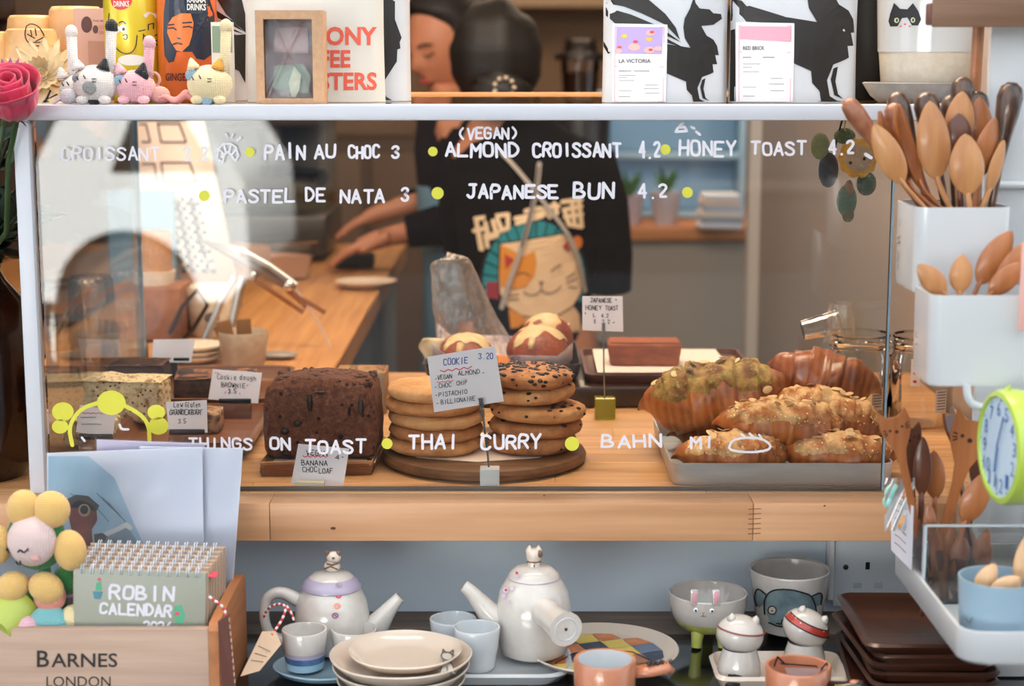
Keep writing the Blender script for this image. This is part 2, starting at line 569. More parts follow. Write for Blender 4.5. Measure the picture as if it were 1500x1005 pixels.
for (kx, ky, r) in ((488, 774, 4), (797, 726, 1.6), (1208, 741, 2)):
    p = P(kx, ky, Yf - .0004)
    kn.add([(p.x + r * .0007 * math.cos(a), Yf - .0004, p.z + r * .0004 * math.sin(a)) for a in [2 * PI * i / 12 for i in range(12)]], [tuple(range(12))])
kn.build('knot', mat('wood_knot', '#4a2b17', 0.7), wt)
stave_rows('stave', -1.25, 0.575, Yf + 0.042, 0.69, 0.910, 0.950, 'X', M_oak, 0.046, wt)
wr = thing('worktop_run', 'oak worktop run going back into the shop beside the baker', 'worktop', (0, 0, 0))
stave_rows('stave', -1.15, -0.26, 0.6905, 2.45, 0.910, 0.950, 'Y', M_oakY, 0.074, wr, (0.5, 1.0))
# cupboards below the worktops
cb = thing('counter_cabinet', 'dark cupboard carcass carrying the oak worktop run', 'cabinet', (0, 0, 0))
sbox('carcass', -1.13, -0.30, 0.72, 2.43, 0.0, 0.909, mat('cupboard_grey', '#3a3d40', 0.6), 0.002, cb)
for k in range(3):
    sbox('door', -0.30, -0.285, 0.76 + k * .56, 1.30 + k * .56, 0.06, 0.88, mat('cupboard_door', '#5a656e', 0.5), 0.002, cb)
cb2 = thing('front_cabinet', 'hidden cupboard carcass under the glass display case', 'cabinet', (0, 0, 0))
sbox('carcass', -1.2, 0.57, 0.13, 0.66, 0.0, 0.909, mat('cupboard_black', '#23211f', 0.6), 0.002, cb2)

# ---- low display shelf
ls = thing('display_shelf', 'low black glass shelf with a rough wooden back strip', 'shelf', (0, 0, 0))
sbox('glass_top', -1.2, 0.9, -0.42, 0.008, Z_LOW - 0.012, Z_LOW, M_blackglass, 0.001, ls)
sbox('back_strip', -1.2, 0.9, 0.009, 0.084, Z_LOW - 0.02, Z_LOW + 0.0005, M_greywood, 0.001, ls)
sbox('front_board', -1.2, 0.9, -0.42, -0.40, 0.0, Z_LOW - 0.013, mat('shelf_front', '#30302f', 0.5), 0.001, ls)
sbox('side_board', 0.86, 0.88, -0.40, 0.08, 0.0, Z_LOW - 0.021, mat('shelf_front', '#30302f', 0.5), 0.001, ls)
sbox('side_board', -1.18, -1.16, -0.40, 0.08, 0.0, Z_LOW - 0.021, mat('shelf_front', '#30302f', 0.5), 0.001, ls)

# ---- glass display case
XL, XR = P(50, 450, 0).x, P(1300, 450, 0).x
case = thing('display_case', 'glass fronted display case with white frame and handwritten menu', 'display case', (0, 0, 0))
GLASS = thin_glass('case_glass', (0.975, 0.985, 0.98))
tx0, tx1 = P(38, 170, 0).x - 0.004, P(1425, 170, 0).x
sbox('front_rail', tx0, tx1, -0.012, 0.03, 1.3365, Z_SH, M_white, 0.0015, case)
sbox('side_rail', tx0, tx0 + .03, 0.0302, 0.4995, 1.3365, Z_SH, M_white, 0.0015, case)
sbox('side_rail', tx1 - .03, tx1, 0.0302, 0.4995, 1.3365, Z_SH, M_white, 0.0015, case)
sbox('top_glass', tx0 + .0302, tx1 - .0302, 0.0302, 0.4995, Z_SH - .007, Z_SH, thin_glass('top_glass', (.96, .98, .97)), 0, case)
sbox('back_rail', XL, 0.56, 0.5, 0.53, 1.330, Z_SH + 0.0025, wood('rail_wood', '#a9713f', '#d29a62', 'X', 0.4), 0.001, case)
sbox('corner_post', P(28, 450, -.006).x + .004, P(28, 450, -.006).x + .0195, -0.012, 0.006, Z_TOP, 1.3365, M_white, 0.001, case)
pane = sbox('front_pane', P(60, 450, 0).x + .002, XR, -0.003, 0.003, Z_TOP + .0005, 1.3365, GLASS, 0, case)
sbox('side_pane', XL - 0.012, XL - 0.007, 0.007, 0.55, Z_TOP + .0005, 1.3365, thin_glass('side_glass', (.97, .98, .975), boost=.5), 0, case)
edge = mat('glass_edge', '#7c94a3', 0.15, coat=0.5)
sbox('pane_edge', XR, XR + 0.0022, -0.003, 0.003, Z_TOP + .001, 1.336, edge, 0, case)
sbox('pane_edge', XL - 0.0125, XL - 0.0065, 0.55, 0.5535, Z_TOP + .001, 1.336, edge, 0, case)
sbox('sill_bead', -0.47, XR, 0.0032, 0.0055, Z_TOP + .0003, Z_TOP + .0035, mat('bead_grey', '#6a5d55', 0.4), 0, case)

# menu, painted on the front of the pane
GY = -0.0034
def G(px, py): return P(px, py, GY)
GY2 = -0.0037
def G2(px, py): return P(px, py, GY2)
PEN = mat('white_pen', '#dedbe2', 0.7)
YEL = mat('yellow_pen', '#c9c63c', 0.6)
words = [("CROISSANT", 90, 233, 234, 17, 3.6), ("2.2", 270, 303, 234, 17, 3.8), ("PAIN", 389, 446, 232, 20, 4.4), ("AU", 461, 491, 231, 19, 4.4), ("CHOC", 511, 555, 231, 17, 4.2), ("3", 575, 588, 231, 17, 4.2),
         ("(VEGAN)", 672, 758, 203, 15, 3.8), ("ALMOND", 653, 760, 229, 18, 4.6), ("CROISSANT", 781, 909, 229, 18, 4.6), ("4.2", 937, 966, 230, 21, 4.4),
         ("HONEY", 996, 1077, 228, 20, 4.4), ("TOAST", 1101, 1180, 226, 18, 4.2), ("4.2", 1215, 1250, 225, 18, 4.4),
         ("PASTEL", 329, 431, 296, 18, 4.4), ("DE", 449, 476, 294, 17, 4.2), ("NATA", 499, 563, 296, 18, 4.4), ("3", 589, 602, 294, 19, 4.2),
         ("JAPANESE", 685, 817, 290, 18, 4.8), ("BUN", 841, 899, 290, 21, 5.0), ("4.2", 936, 976, 289, 18, 4.2),
         ("THINGS", 277, 368, 658, 16, 3.8), ("ON", 396, 425, 658, 17, 4.2), ("TOAST", 448, 535, 663, 18, 4.2), ("THAI", 600, 671, 657, 19, 4.4), ("CURRY", 706, 792, 657, 19, 4.4),
         ("BAHN", 883, 968, 655, 17, 4.4), ("MI", 1012, 1046, 656, 16, 4.4)]
menu = MB()
for t, x0, x1, yb, h, w in words:
    strokes_mb(hand(t, x0, x1, yb, h), w * .9, G, menu)
menu.build('menu_lettering', PEN, case, smooth=0, merge=False)
for (x, y, r) in ((366, 223, 7), (634, 222, 7), (975, 219, 7.5), (299, 287, 8), (641, 283, 9), (1007, 282, 8), (567, 650, 8), (838, 650, 10.5)):
    poly_mb([ell(x, y, r)], G).build('menu_dot', YEL, case, smooth=0, merge=False)
# laurel of yellow dots and stems at the lower left corner
for (x, y, rx) in ((163, 590, 21), (92, 603, 16), (88, 625, 12), (229, 604, 13), (232, 624, 15)):
    poly_mb([ell(x, y, rx, rx * .86)], G).build('menu_dot', YEL, case, smooth=0, merge=False)
for st in (smooth_line([(106, 652), (100, 625), (118, 598), (145, 590)], 2), smooth_line([(182, 594), (205, 606), (218, 622), (219, 645)], 2)):
    strokes_mb([st], 6, G2).build('laurel_stem', YEL, case, smooth=0, merge=False)
doo = MB()
# little croissant beside the first price
out = [(318, 232), (320, 218), (327, 211), (337, 210), (345, 215), (349, 228), (345, 236), (339, 228), (334, 222), (329, 226), (326, 238), (318, 232)]
doo = MB()
strokes_mb([out, [(328, 212), (331, 224)], [(338, 211), (336, 222)], [(321, 219), (328, 226)], [(346, 218), (340, 226)], [(331, 196), (333, 201)], [(341, 197), (339, 202)], [(352, 202), (347, 206)]], 3.0, G, doo)
doo.build('croissant_drawing', PEN, case, smooth=0, merge=False); doo = MB()
# bread with steam above HONEY, banh mi, smile
strokes_mb([[(990, 193), (993, 187), (1003, 186), (1006, 192), (990, 193)], [(996, 184), (1001, 180)], [(1013, 186), (1017, 188)], [(1020, 193), (1025, 197)]], 4, G, doo)
doo.build('bee_drawing', PEN, case, smooth=0, merge=False); doo = MB()
strokes_mb([smooth_line([(1068, 656), (1072, 645), (1090, 641), (1115, 642), (1130, 652), (1125, 660), (1098, 663), (1072, 660), (1068, 656)], 1), [(1086, 636), (1092, 641)], [(1098, 635), (1104, 641)], [(1112, 637), (1116, 643)]], 3.4, G, doo)
doo.build('sandwich_drawing', PEN, case, smooth=0, merge=False); doo = MB()
strokes_mb([smooth_line([(175, 622), (178, 629), (188, 629)], 1), [(120, 641), (124, 646)]], 3.5, G, doo)
doo.build('smile_drawing', PEN, case, smooth=0, merge=False); doo = MB()
strokes_mb([[(1268, 226), (1276, 231)]], 5, G, doo)
doo.build('dash_drawing', PEN, case, smooth=0, merge=False)

# ---- socket on the pale wall
so = thing('wall_socket', 'white double wall socket half hidden below the worktop', 'socket', (0, 0, 0))
c0 = P(1218, 887, 0.075)
sx0, sz0 = c0.x, c0.z
MB().box((sx0 + .073, 0.0775, sz0 + .043), (.146, .015, .086), 0.003).build('faceplate', mat('socket_white', '#d9e2ea', 0.3), so)
MB().lathe([(0, .001), (.0026, .001), (.0032, 0)], 12, Matrix.Translation(P(1239, 831, .0698)) @ Matrix.Rotation(PI / 2, 4, 'X')).build('screw', mat('screw_steel', '#8b8f93', 0.3, 1.0), so)
for px in (1271,):
    q = P(px, 829, .0695)
    MB().box((q.x, .0697, q.z), (.0045, .001, .008)).build('pin_hole', mat('hole_black', '#0a0a0a', 0.8), so)
for px in (1256, 1287):
    q = P(px, 858, .0695)
    MB().box((q.x, .0697, q.z), (.009, .0016, .006), .0005).build('pin_shutter', mat('socket_slot', '#b5c2cd', 0.4), so)
tr_ = sbox('cable_trunk', P(1213, 850, .08).x - .003, P(1213, 850, .08).x + .003, 0.062, 0.085, Z_LOW + .02, 0.909, M_whitegloss, 0.001)
tag(tr_, 'narrow white cable trunking beside the wall socket', 'trunking')
# ================================================================= THE STREET BEHIND THE PHOTOGRAPHER (seen mirrored in the pane)
struct(sbox('ground', -14, 14, -14, -0.1, -0.1, 0.0, mat('asphalt', '#18181a', 0.95, col2='#131315', nscale=(3, 3, 3), spec=.1)))
fa = thing('unseen_facade', 'unseen dark building added across the street to darken the pane reflections', 'building', (0, -9.5, 0))  # unseen backdrop, added so the pane mirrors mostly darkness
FB = mat('dark_brick', '#0d0a09', 0.9, col2='#14100e', nscale=(4, 4, 12), spec=.1)
MB().box((0, -.5, 1.7), (26, 1, 3.4)).build('wall', FB, fa)
for i in range(6):
    for z in (1.5,):
        w = MB().box((-10 + 4 * i, .03, z), (1.7, .08, 1.9), .01).build('window_frame', mat('frame_dark', '#1c1a18', .7), fa)
        MB().box((-10 + 4 * i, .08, z), (1.5, .02, 1.7)).build('pane', mat('dark_window', '#10151a', .1), w)
car = thing('car', 'white parked car in the street mirrored in the pane', 'car', (-1.22, -6.9, 0))
CW = mat('car_white', '#eef2f2', .25, coat=.6)
prof = [(-3.7, .33), (-3.78, .55), (-3.7, .78), (-3.2, .90), (-2.7, .96), (-2.1, 1.42), (-1.6, 1.50), (-.6, 1.46), (-.32, 1.36), (-.05, .92), (0, .85), (.02, .42), (-.1, .30)]
arch = [(-.55 + .33 * math.cos(a), .30 + .33 * math.sin(a)) for a in [PI * i / 12 for i in range(13)]]
arch2 = [(-2.95 + .33 * math.cos(a), .30 + .33 * math.sin(a)) for a in [PI * i / 12 for i in range(13)]]
MB().prism(prof + arch + arch2, -.85, .85, Matrix.Rotation(PI / 2, 4, 'X')).build('body', CW, car)
for sx in (-.855, .855):
    for win in ([(-.60, .90), (-.12, .90), (-.36, 1.32), (-.42, 1.34)], [(-.95, .93), (-.72, 1.36), (-1.5, 1.40), (-1.5, .93)], [(-1.6, .94), (-1.6, 1.40), (-2.05, 1.36), (-2.5, .97)]):
        MB().prism(win, -sx - .006, -sx + .006, Matrix.Rotation(PI / 2, 4, 'X')).build('side_window', mat('car_window', '#0c1114', .08), car)
    for wx in (-.55, -2.95):
        wh = MB().lathe([(0, -.1), (.26, -.1), (.29, -.07), (.29, .07), (.26, .1), (0, .1)], 28, Matrix.Translation((wx, sx * .86, .29)) @ Matrix.Rotation(PI / 2, 4, 'X')).build('wheel', mat('tyre', '#151515', .8), car)
        MB().lathe([(0, -.115), (.18, -.115), (.19, -.1), (.19, .1), (.18, .115), (0, .115)], 20, Matrix.Translation((wx, sx * .86, .29)) @ Matrix.Rotation(PI / 2, 4, 'X')).build('rim', mat('alloy', '#9a9fa3', .3, .9), wh)
# ================================================================= THE SHOP BEHIND THE COUNTER
M_steel = mat('brushed_steel', '#b9b4ad', .3, .9)
M_creamc = mat('cream_ceramic', '#e3d6c2', .35, col2='#d3c4ad', nscale=(90, 90, 90), coat=.3)
M_kraft = mat('kraft_board', '#b98a63', .75, col2='#a97b55', nscale=(200, 200, 200))
M_darkbrown = wood('dark_brown_wood', '#2c1b12', '#4a2f20', 'Z', .5)

# tall dark shelving on the left
sh = thing('shelving_unit', 'dark brown shelving unit at the left end of the counter', 'shelf', (-1.35, 1.6, 0))
for z in (.5, .95, 1.22, 1.5, 1.8):
    MB().box((0, 0, z), (.42, 1.3, .025), .002).build('shelf_board', M_darkbrown, sh)
for y in (-.64, .64):
    MB().box((0, y, .95), (.42, .025, 1.88), .002).build('side_panel', M_darkbrown, sh)
MB().box((-.2, 0, .95), (.015, 1.28, 1.88)).build('back_panel', M_darkbrown, sh)

# back counter with its shelf
bc = thing('back_counter', 'long wooden back counter behind the baker in black', 'counter', (0.75, 3.5, 0))
MB().box((0, 0, .90), (1.9, .62, .04), .003).build('top', wood('counter_warm', '#a8683a', '#c98a55', 'X', .45), bc)
MB().box((0, .0, .44), (1.84, .54, .87), .003).build('carcass', mat('counter_grey', '#8f8578', .6), bc)
sp = thing('wall_shelf', 'pale wooden shelf on the back wall above the heads', 'shelf', (0.1, 5.05, 1.62))
MB().box((0, 0, 0), (2.6, .26, .05), .003).build('board', mat('shelf_beige', '#b79a78', .5), sp)
for x in (-1, 1):
    MB().tube([(x, .14, -.02), (x, .12, -.16), (x, -.08, -.02)], .008, 6).build('bracket', M_steel, sp)
tall = thing('dresser', 'dark dresser against the back wall under the wall shelf', 'cabinet', (0.05, 4.95, 0))
MB().box((0, 0, .55), (2.4, .42, 1.1), .004).build('carcass', mat('dresser_paint', '#54402f', .6), tall)
for x in (-.9, -.3, .3, .9):
    d_ = MB().box((x, -.215, .6), (.56, .02, .9), .004).build('door', mat('dresser_door', '#6b5542', .6), tall)
    MB().ball((x + .2, -.24, .75), .014, 10, 6).build('knob', M_steel, d_)

def espresso():
    t = thing('coffee_machine', 'steel coffee machine at the far end of the oak run', 'coffee machine', (-.62, 2.2, .951))
    M_steel = mat('dark_steel', '#4a443e', .4, .8)
    MB().box((0, 0, .06), (.42, .34, .09), .01).build('base', M_steel, t)
    MB().box((0, .08, .20), (.40, .18, .22), .012).build('body', mat('machine_olive', '#4f4733', .4), t)
    MB().box((0, 0, .34), (.42, .34, .08), .012).build('head', M_steel, t)
    MB().lathe([(0, .22), (.034, .22), (.036, .28), (.034, .30), (0, .30)], 20, Matrix.Translation((.09, -.1, 0))).build('group_head', M_steel, t)
    g = MB().lathe([(0, .185), (.03, .185), (.034, .218), (0, .218)], 20, Matrix.Translation((.09, -.1, 0))).build('portafilter', M_steel, t)
    MB().tube([(.09, -.13, .205), (.15, -.20, .20), (.21, -.26, .195)], [.012, .017, .02], 12).build('handle', mat('black_plastic', '#0e0d0d', .35), g)
    for k in range(3): MB().ball((-.14 + k * .06, -.172, .34), .011, 10, 6).build('button', mat('machine_brass', '#c79a4b', .3, .9), t)
espresso()
# coffee grinder / blender on the dresser
gr = thing('blender', 'dark blender with a lid standing in front of the back wall', 'blender', (P(850, 120, 3.3).x, 3.3, .921))
MB().lathe([(0, 0), (.10, 0), (.10, .03), (.085, .12), (.09, .30), (.075, .345), (0, .345)], 28).build('base', mat('blender_black', '#15100e', .3), gr)
MB().lathe([(.052, .345), (.05, .36), (.058, .47), (.058, .475)], 28).build('jug', thin_glass('smoked_glass', (.75, .68, .6)), gr)
MB().lathe([(0, .36), (.047, .36), (.054, .44), (0, .44)], 24).build('beans', mat('beans', '#4e3020', .5, bump=((150, 150, 150), .6, .004)), gr)
MB().lathe([(0, .475), (.078, .475), (.075, .49), (.05, .50), (.045, .53), (.04, .535), (0, .535)], 28).build('lid', mat('blender_black', '#15100e', .3), gr)

# pale blue shelf standing in for a bright window, right of the baker
bx = thing('window_standin_shelf', 'pale blue open shelf standing in for a bright window behind the baker', 'shelf', (P(980, 330, 3.3).x, 3.4, .921))
BL = mat('pale_blue_paint', '#a6cbe2', .5)
for z in (.012, .19, .37): MB().box((0, .1, z), (.46, .16, .018), .002).build('shelf_board', BL, bx)
for x in (-.23, .23): MB().box((x, .1, .19), (.018, .16, .38), .002).build('side_board', BL, bx)
MB().box((0, .185, .19), (.46, .01, .38)).build('back_board', mat('window_sky_blue', '#b4dcf6', .6), bx)  # light blue paint imitates the brightness of the window
def pot(x, y, z, h, col, label, plant=True):
    t = thing('plant_pot', label, 'plant pot', (x, y, z))
    MB().lathe([(0, 0), (.032, 0), (.045, h), (.040, h), (.035, h * .9), (0, h * .88)], 20).build('pot', mat('pot_' + col[1:], col, .5), t)
    if plant:
        for k in range(9):
            a = k * 2.4; l = .05 + .03 * math.sin(k * 3)
            MB().tube([(0, 0, h * .88), (.015 * math.cos(a), .015 * math.sin(a), h + l * .5), (.04 * math.cos(a), .04 * math.sin(a), h + l)], [.004, .009, .002], 6, flat=.35).build('leaf', mat('leaf_green', '#3c6b3a', .5), t)
pp = P(920, 400, 3.25); pot(pp.x, 3.25, .921, .085, '#b9a8ad', 'pinkish grey pot with a small green plant, left of the two')
pp = P(973, 400, 3.25); pot(pp.x, 3.25, .921, .095, '#c4bcc4', 'pale lilac pot with a small green plant beside the towels')
tw = 0
for k in range(6):
    c = P(1052, 395 - k * 11, 3.15)
    tcol = ['#c9cdd6', '#8f9bab', '#d8cfc6', '#aab6c8', '#d9c3b4', '#cfd6de'][k]
    o = MB().box((0, 0, 0), (.125 - .004 * k, .12, .017), .007, seg=3).build('folded_towel', mat('towel_' + tcol[1:], tcol, .9, sheen=.4, bump=((120, 120, 120), .4, .002)), None, bump=(.003, 30))
    o.location = (c.x + .003 * (k % 2), 3.15, .93 + k * .0165)
    names = ['undermost in', 'second from the bottom of', 'third from the bottom of', 'third from the top of', 'second from the top of', 'topmost in']
    tag(o, 'folded tea towel, %s the towel pile on the back counter' % names[k], 'towel', 'folded towels on the back counter')
hop = thing('coffee_grinder', 'grinder with a clear hopper at the right end of the back counter', 'coffee grinder', (P(1010, 300, 3.65).x + .27, 3.62, .921))
MB().lathe([(0, 0), (.07, 0), (.065, .1), (.05, .38), (.055, .40), (0, .40)], 24).build('body', mat('grinder_dark', '#2a201e', .4), hop)
MB().lathe([(.03, .40), (.075, .50), (.075, .56)], 24).build('hopper', thin_glass('hopper_glass', (.8, .85, .9)), hop)
MB().lathe([(0, .56), (.08, .56), (.08, .575), (0, .58)], 24).build('lid', mat('grinder_dark', '#2a201e', .4), hop)
st = thing('stool', 'dark round stool in front of the back counter', 'stool', (P(995, 490, 1.95).x, 1.95, 0))
MB().lathe([(0, .70), (.12, .70), (.13, .715), (.13, .735), (.12, .745), (0, .742)], 32).build('seat', mat('stool_grey', '#2f3a40', .35), st)
for a in (.8, 2.4, 3.9, 5.5):
    MB().tube([(.09 * math.cos(a), .09 * math.sin(a), .70), (.15 * math.cos(a), .15 * math.sin(a), 0)], .012, 8).build('leg', mat('stool_grey', '#2f3a40', .35), st)
struct(sbox('trim_1', .555, .60, 2.25, 2.30, 0, 2.6, mat('pale_trim', '#cfc6bd', .5)))

# ---- things on the left part of the counter, seen through the glass
TUMB = thin_glass('tumbler_glass', (.95, .93, .9), boost=1.6)
def tumbler():
    t = thing('glass_tumbler', 'x', 'glass')
    MB().lathe([(.036, 0), (.034, .045), (.031, .088), (.027, .094), (0, .095)], 28).build('wall', TUMB, t)
    MB().lathe([(.0335, .001), (.0315, .045), (.0285, .084), (0, .085)], 28).build('inner_wall', TUMB, t)
    MB().lathe([(.0362, 0), (.0345, 0.0015), (.0335, 0)], 28).build('rim', thin_glass('rim_glass', (.9, .85, .8), boost=4), t)
    return t
tm = tumbler()
spots = [(92, 585, .60, 0, 'upturned glass tumbler beside the white corner post, under another'), (92, 585, .60, .050, 'upturned glass tumbler stacked on the one by the corner post'),
         (140, 575, .66, 0, 'upturned glass tumbler behind the nut bars, under another'), (140, 575, .66, .050, 'upturned glass tumbler stacked on the one behind the nut bars'),
         (184, 560, .74, 0, 'single upturned glass tumbler, the rightmost glass left of the stand')]
for i, (px, py, Y, dz, lb) in enumerate(spots):
    q = P(px, py, Y)
    if i == 0: tm.location = (q.x, Y, .951 + dz); tm['label'] = lb; tm['group'] = 'upturned glass tumblers on the counter'
    else: dup(tm, lb, (q.x, Y, .951 + dz), group='upturned glass tumblers on the counter')
# brown box with a strap
bxo = thing('storage_box', 'brown box with a dark side strap standing behind the tumblers', 'box', (P(222, 460, 1.0).x, 1.0, .951))
MB().box((0, 0, .045), (.115, .10, .085), .004).build('body', mat('tan_leather', '#9a5f36', .6, col2='#7f4a28', nscale=(25, 25, 25)), bxo)
MB().tube([(.04, -.06, .015), (.062, -.055, .06), (.085, -.05, .085), (.10, -.05, .06), (.075, -.05, .02), (.055, -.055, .0)], .0065, 8, flat=.5).build('strap', mat('dark_leather', '#20130f', .5), bxo)
def cup_prof(r0, r1, h, t=.003):
    return [(0, 0), (r0 * .9, 0), (r0, h * .08), (r0 + (r1 - r0) * .5, h * .5), (r1, h * .96), (r1 - t * .4, h), (r1 - t, h * .96), (r0 + (r1 - r0) * .45 - t, h * .45), (r0 * .8 - t, h * .1), (0, h * .08)]
q = PZ(228, 470, 1.04)
kp = thing('paper_roll', 'kraft paper tube standing in a cream pot on the brown box', 'paper roll', (P(226, 430, 1.0).x, 1.0, 1.039))
MB().lathe([(0, 0), (.032, 0), (.036, .022), (.034, .022), (0, .02)], 24).build('pot', M_creamc, kp)
MB().lathe([(0, .02), (.031, .02), (.031, .085), (.027, .085), (.027, .03), (0, .03)], 24).build('tube', M_kraft, kp)
mg = thing('mug', 'cream mug with a small grey cat face beside the brown box', 'mug', (P(311, 455, 1.02).x, 1.02, .951))
MB().lathe(cup_prof(.036, .042, .082), 32).build('cup', M_creamc, mg)
fp = MB()
def onmug(r, z0):
    def f(u, v):
        a = -PI / 2 + u
        return (r * math.cos(a), r * math.sin(a), z0 + v)
    return f
poly_mb([ell(.15, 0, .3, .009)], onmug(.0415, .035), fp)
fp.build('cat_print', mat('print_grey', '#6d625c', .6), mg, smooth=0)
# plates and cup
for k in range(3):
    o = MB().lathe([(0, 0), (.028, 0), (.042, .006), (.045, .010), (.043, .0105), (.028, .004), (0, .0035)], 36).build('side_plate', M_creamc)
    o.location = (P(286, 520, .78).x, .78, .951 + k * .0078)
    tag(o, 'cream side plate, %s the little pile behind the price card' % ('undermost in', 'middle one of', 'topmost in')[k], 'plate', 'cream plates behind the brownies')
cp = thing('beaker', 'grey beige beaker holding brown sachets on the oak counter', 'cup', (P(357, 520, .74).x, .74, .951))
MB().lathe(cup_prof(.031, .037, .052), 36).build('cup', mat('beige_stone', '#b8a48e', .6, col2='#a8947e', nscale=(60, 60, 60)), cp)
for k, (a, x) in enumerate(((.2, -.014), (.5, -.004), (.05, .006))):
    s_ = MB().box((0, 0, .03), (.022, .003, .055), .001, M=Matrix.Translation((x - .004, .004 * k, .012)) @ Euler((0.1, -a, .2)).to_matrix().to_4x4()).build('sachet', mat('sachet_brown', '#8a6240', .7), cp)
o = MB().ball((0, 0, 0), (.030, .017, .006), 20, 8).build('spoon_rest', mat('pebble_grey', '#8d857a', .4))
o.location = (P(408, 530, .80).x, .80, .957); tag(o, 'small grey oval spoon rest right of the beaker', 'spoon rest')
# silver stand with cable
ts = thing('tablet_stand', 'silver folding tablet stand with a thin cable behind the brownies', 'stand', (P(330, 500, .9).x, .9, .951))
ox = P(330, 500, .9).x
def L_(px, py, Y=.9): v = P(px, py, Y); return (v.x - ox, v.y - .9, v.z - .951)
MB().prism([(0, 0), (.1, 0), (.1, .1), (0, .1)], 0, .001).build('foot', M_steel, ts, loc=(-.05, -.05, 0))
MB().add([L_(283, 348), L_(352, 362), L_(432, 415), L_(418, 424)], [(0, 1, 2, 3)]).build('tray', mat('stand_grey', '#8b7b70', .35, .5), ts, solid=.004)
MB().tube([L_(335, 500), L_(350, 430), L_(356, 405)], .007, 8, flat=.5).build('upright', M_steel, ts)
MB().tube([L_(300, 500), L_(325, 440), L_(345, 405)], .006, 8, flat=.5).build('upright', M_steel, ts)
MB().tube([L_(352, 366), L_(395, 390), L_(434, 418)], .006, 10).build('arm', M_steel, ts)
MB().tube([L_(365, 405), L_(410, 435), L_(444, 458), L_(447, 448), L_(420, 425)], .0035, 8).build('arm', mat('copper_arm', '#a9714a', .3, .8), ts)
MB().tube([L_(420, 425), L_(450, 442), L_(476, 458)], .0035, 8).build('arm', mat('copper_arm', '#a9714a', .3, .8), ts)
MB().ball(L_(424, 418), .011, 14, 10).build('joint', mat('bright_joint', '#d8c8b8', .2, .9), ts)
MB().tube([L_(432, 422), L_(452, 448), L_(470, 480), L_(485, 512), L_(491, 535)], .0016, 6).build('cable', mat('cable_white', '#c4b9ac', .4), ts)
MB().ball(L_(371, 404), .008, 14, 10).build('joint', M_steel, ts)
# board with outlined boxes, and checked cloth
bd = thing('notice_board', 'pale pink board ruled with black boxes, leaning behind the counter', 'board', (0, 0, 0))
YB = 1.35
def BPt(px, py): return P(px, py, YB)
MB().add([P(196, 178, YB), P(298, 178, YB), P(356, 449, YB), P(222, 449, YB)], [(0, 1, 2, 3)]).build('panel', mat('board_pink', '#dcc3b2', .6), bd, solid=.012)
def BP2(px, py): return P(px, py, YB - .0075)
ln = MB()
strokes_mb([[(231, 181), (263, 181), (273, 208), (236, 208), (231, 181)], [(236, 238), (278, 238), (288, 266), (240, 266), (236, 238)], [(204, 182), (214, 182), (220, 208), (208, 208)], [(208, 240), (226, 240), (230, 266)]], 2.2, BP2, ln)
ln.build('ruled_boxes', mat('ink_black', '#15131a', .6), bd, smooth=0)
ck = thing('checked_cloth', 'blue and cream checked cloth hanging beside the board', 'cloth', (0, 0, 0))
ca, cb_ = MB(), MB()
for i in range(7):
    for j in range(16):
        f = lambda u, v: P(242 + u * 7 + v * 1.6, 288 + v * 7, 1.3405 - .002 * math.sin(u * 2.1))
        (ca if (i + j) % 2 else cb_).add([f(i, j), f(i + 1, j), f(i + 1, j + 1), f(i, j + 1)], [(0, 1, 2, 3)])
ca.build('blue_checks', mat('check_blue', '#3c5468', .8), ck, solid=.001); cb_.build('cream_checks', mat('check_cream', '#d9c8b4', .8), ck, solid=.001)
bl_ = MB().box((0, 0, 0), (.12, .02, .215), .004).build('blue_folder', mat('folder_blue', '#5f8296', .6)); bl_.location = (P(205, 330, 1.3).x, 1.32, .951 + .108)
tag(bl_, 'dusty blue folder leaning left of the checked cloth', 'folder')
tb = thing('plastic_tub', 'clear plastic tub of pinkish dough on the oak run', 'tub', (P(403, 400, 1.75).x, 1.75, .951))
MB().lathe([(0, .001), (.05, .001), (.062, .075), (.066, .078)], 4, sx=1.4, sy=1.0).build('tub', thin_glass('tub_plastic', (.9, .9, .88), .1, boost=2), tb, smooth=20)
MB().lathe([(0, .004), (.046, .004), (.054, .05), (0, .055)], 4, sx=1.4, sy=1.0).build('dough', mat('pink_dough', '#caa08c', .7), tb, smooth=20, bump=(.003, 40))
for o_ in children(tb): o_.rotation_euler = (0, 0, PI / 4) if False else (0, 0, 0)
kb = MB().box((0, 0, 0), (.085, .05, .03), .006).build('knife_block', mat('dark_teal_block', '#16262c', .4)); kb.location = (P(520, 400, 1.95).x, 1.95, .967)
tag(kb, 'dark teal block under the hands of the person in blue', 'block')
dh = MB().lathe([(0, 0), (.04, 0), (.06, .012), (.062, .014), (.05, .006), (0, .006)], 28).build('dish', mat('dish_cream', '#c9b39a', .5)); dh.location = (P(540, 425, 1.8).x + .01, 1.62, .951)
tag(dh, 'shallow pale dish at the edge of the oak run', 'dish')
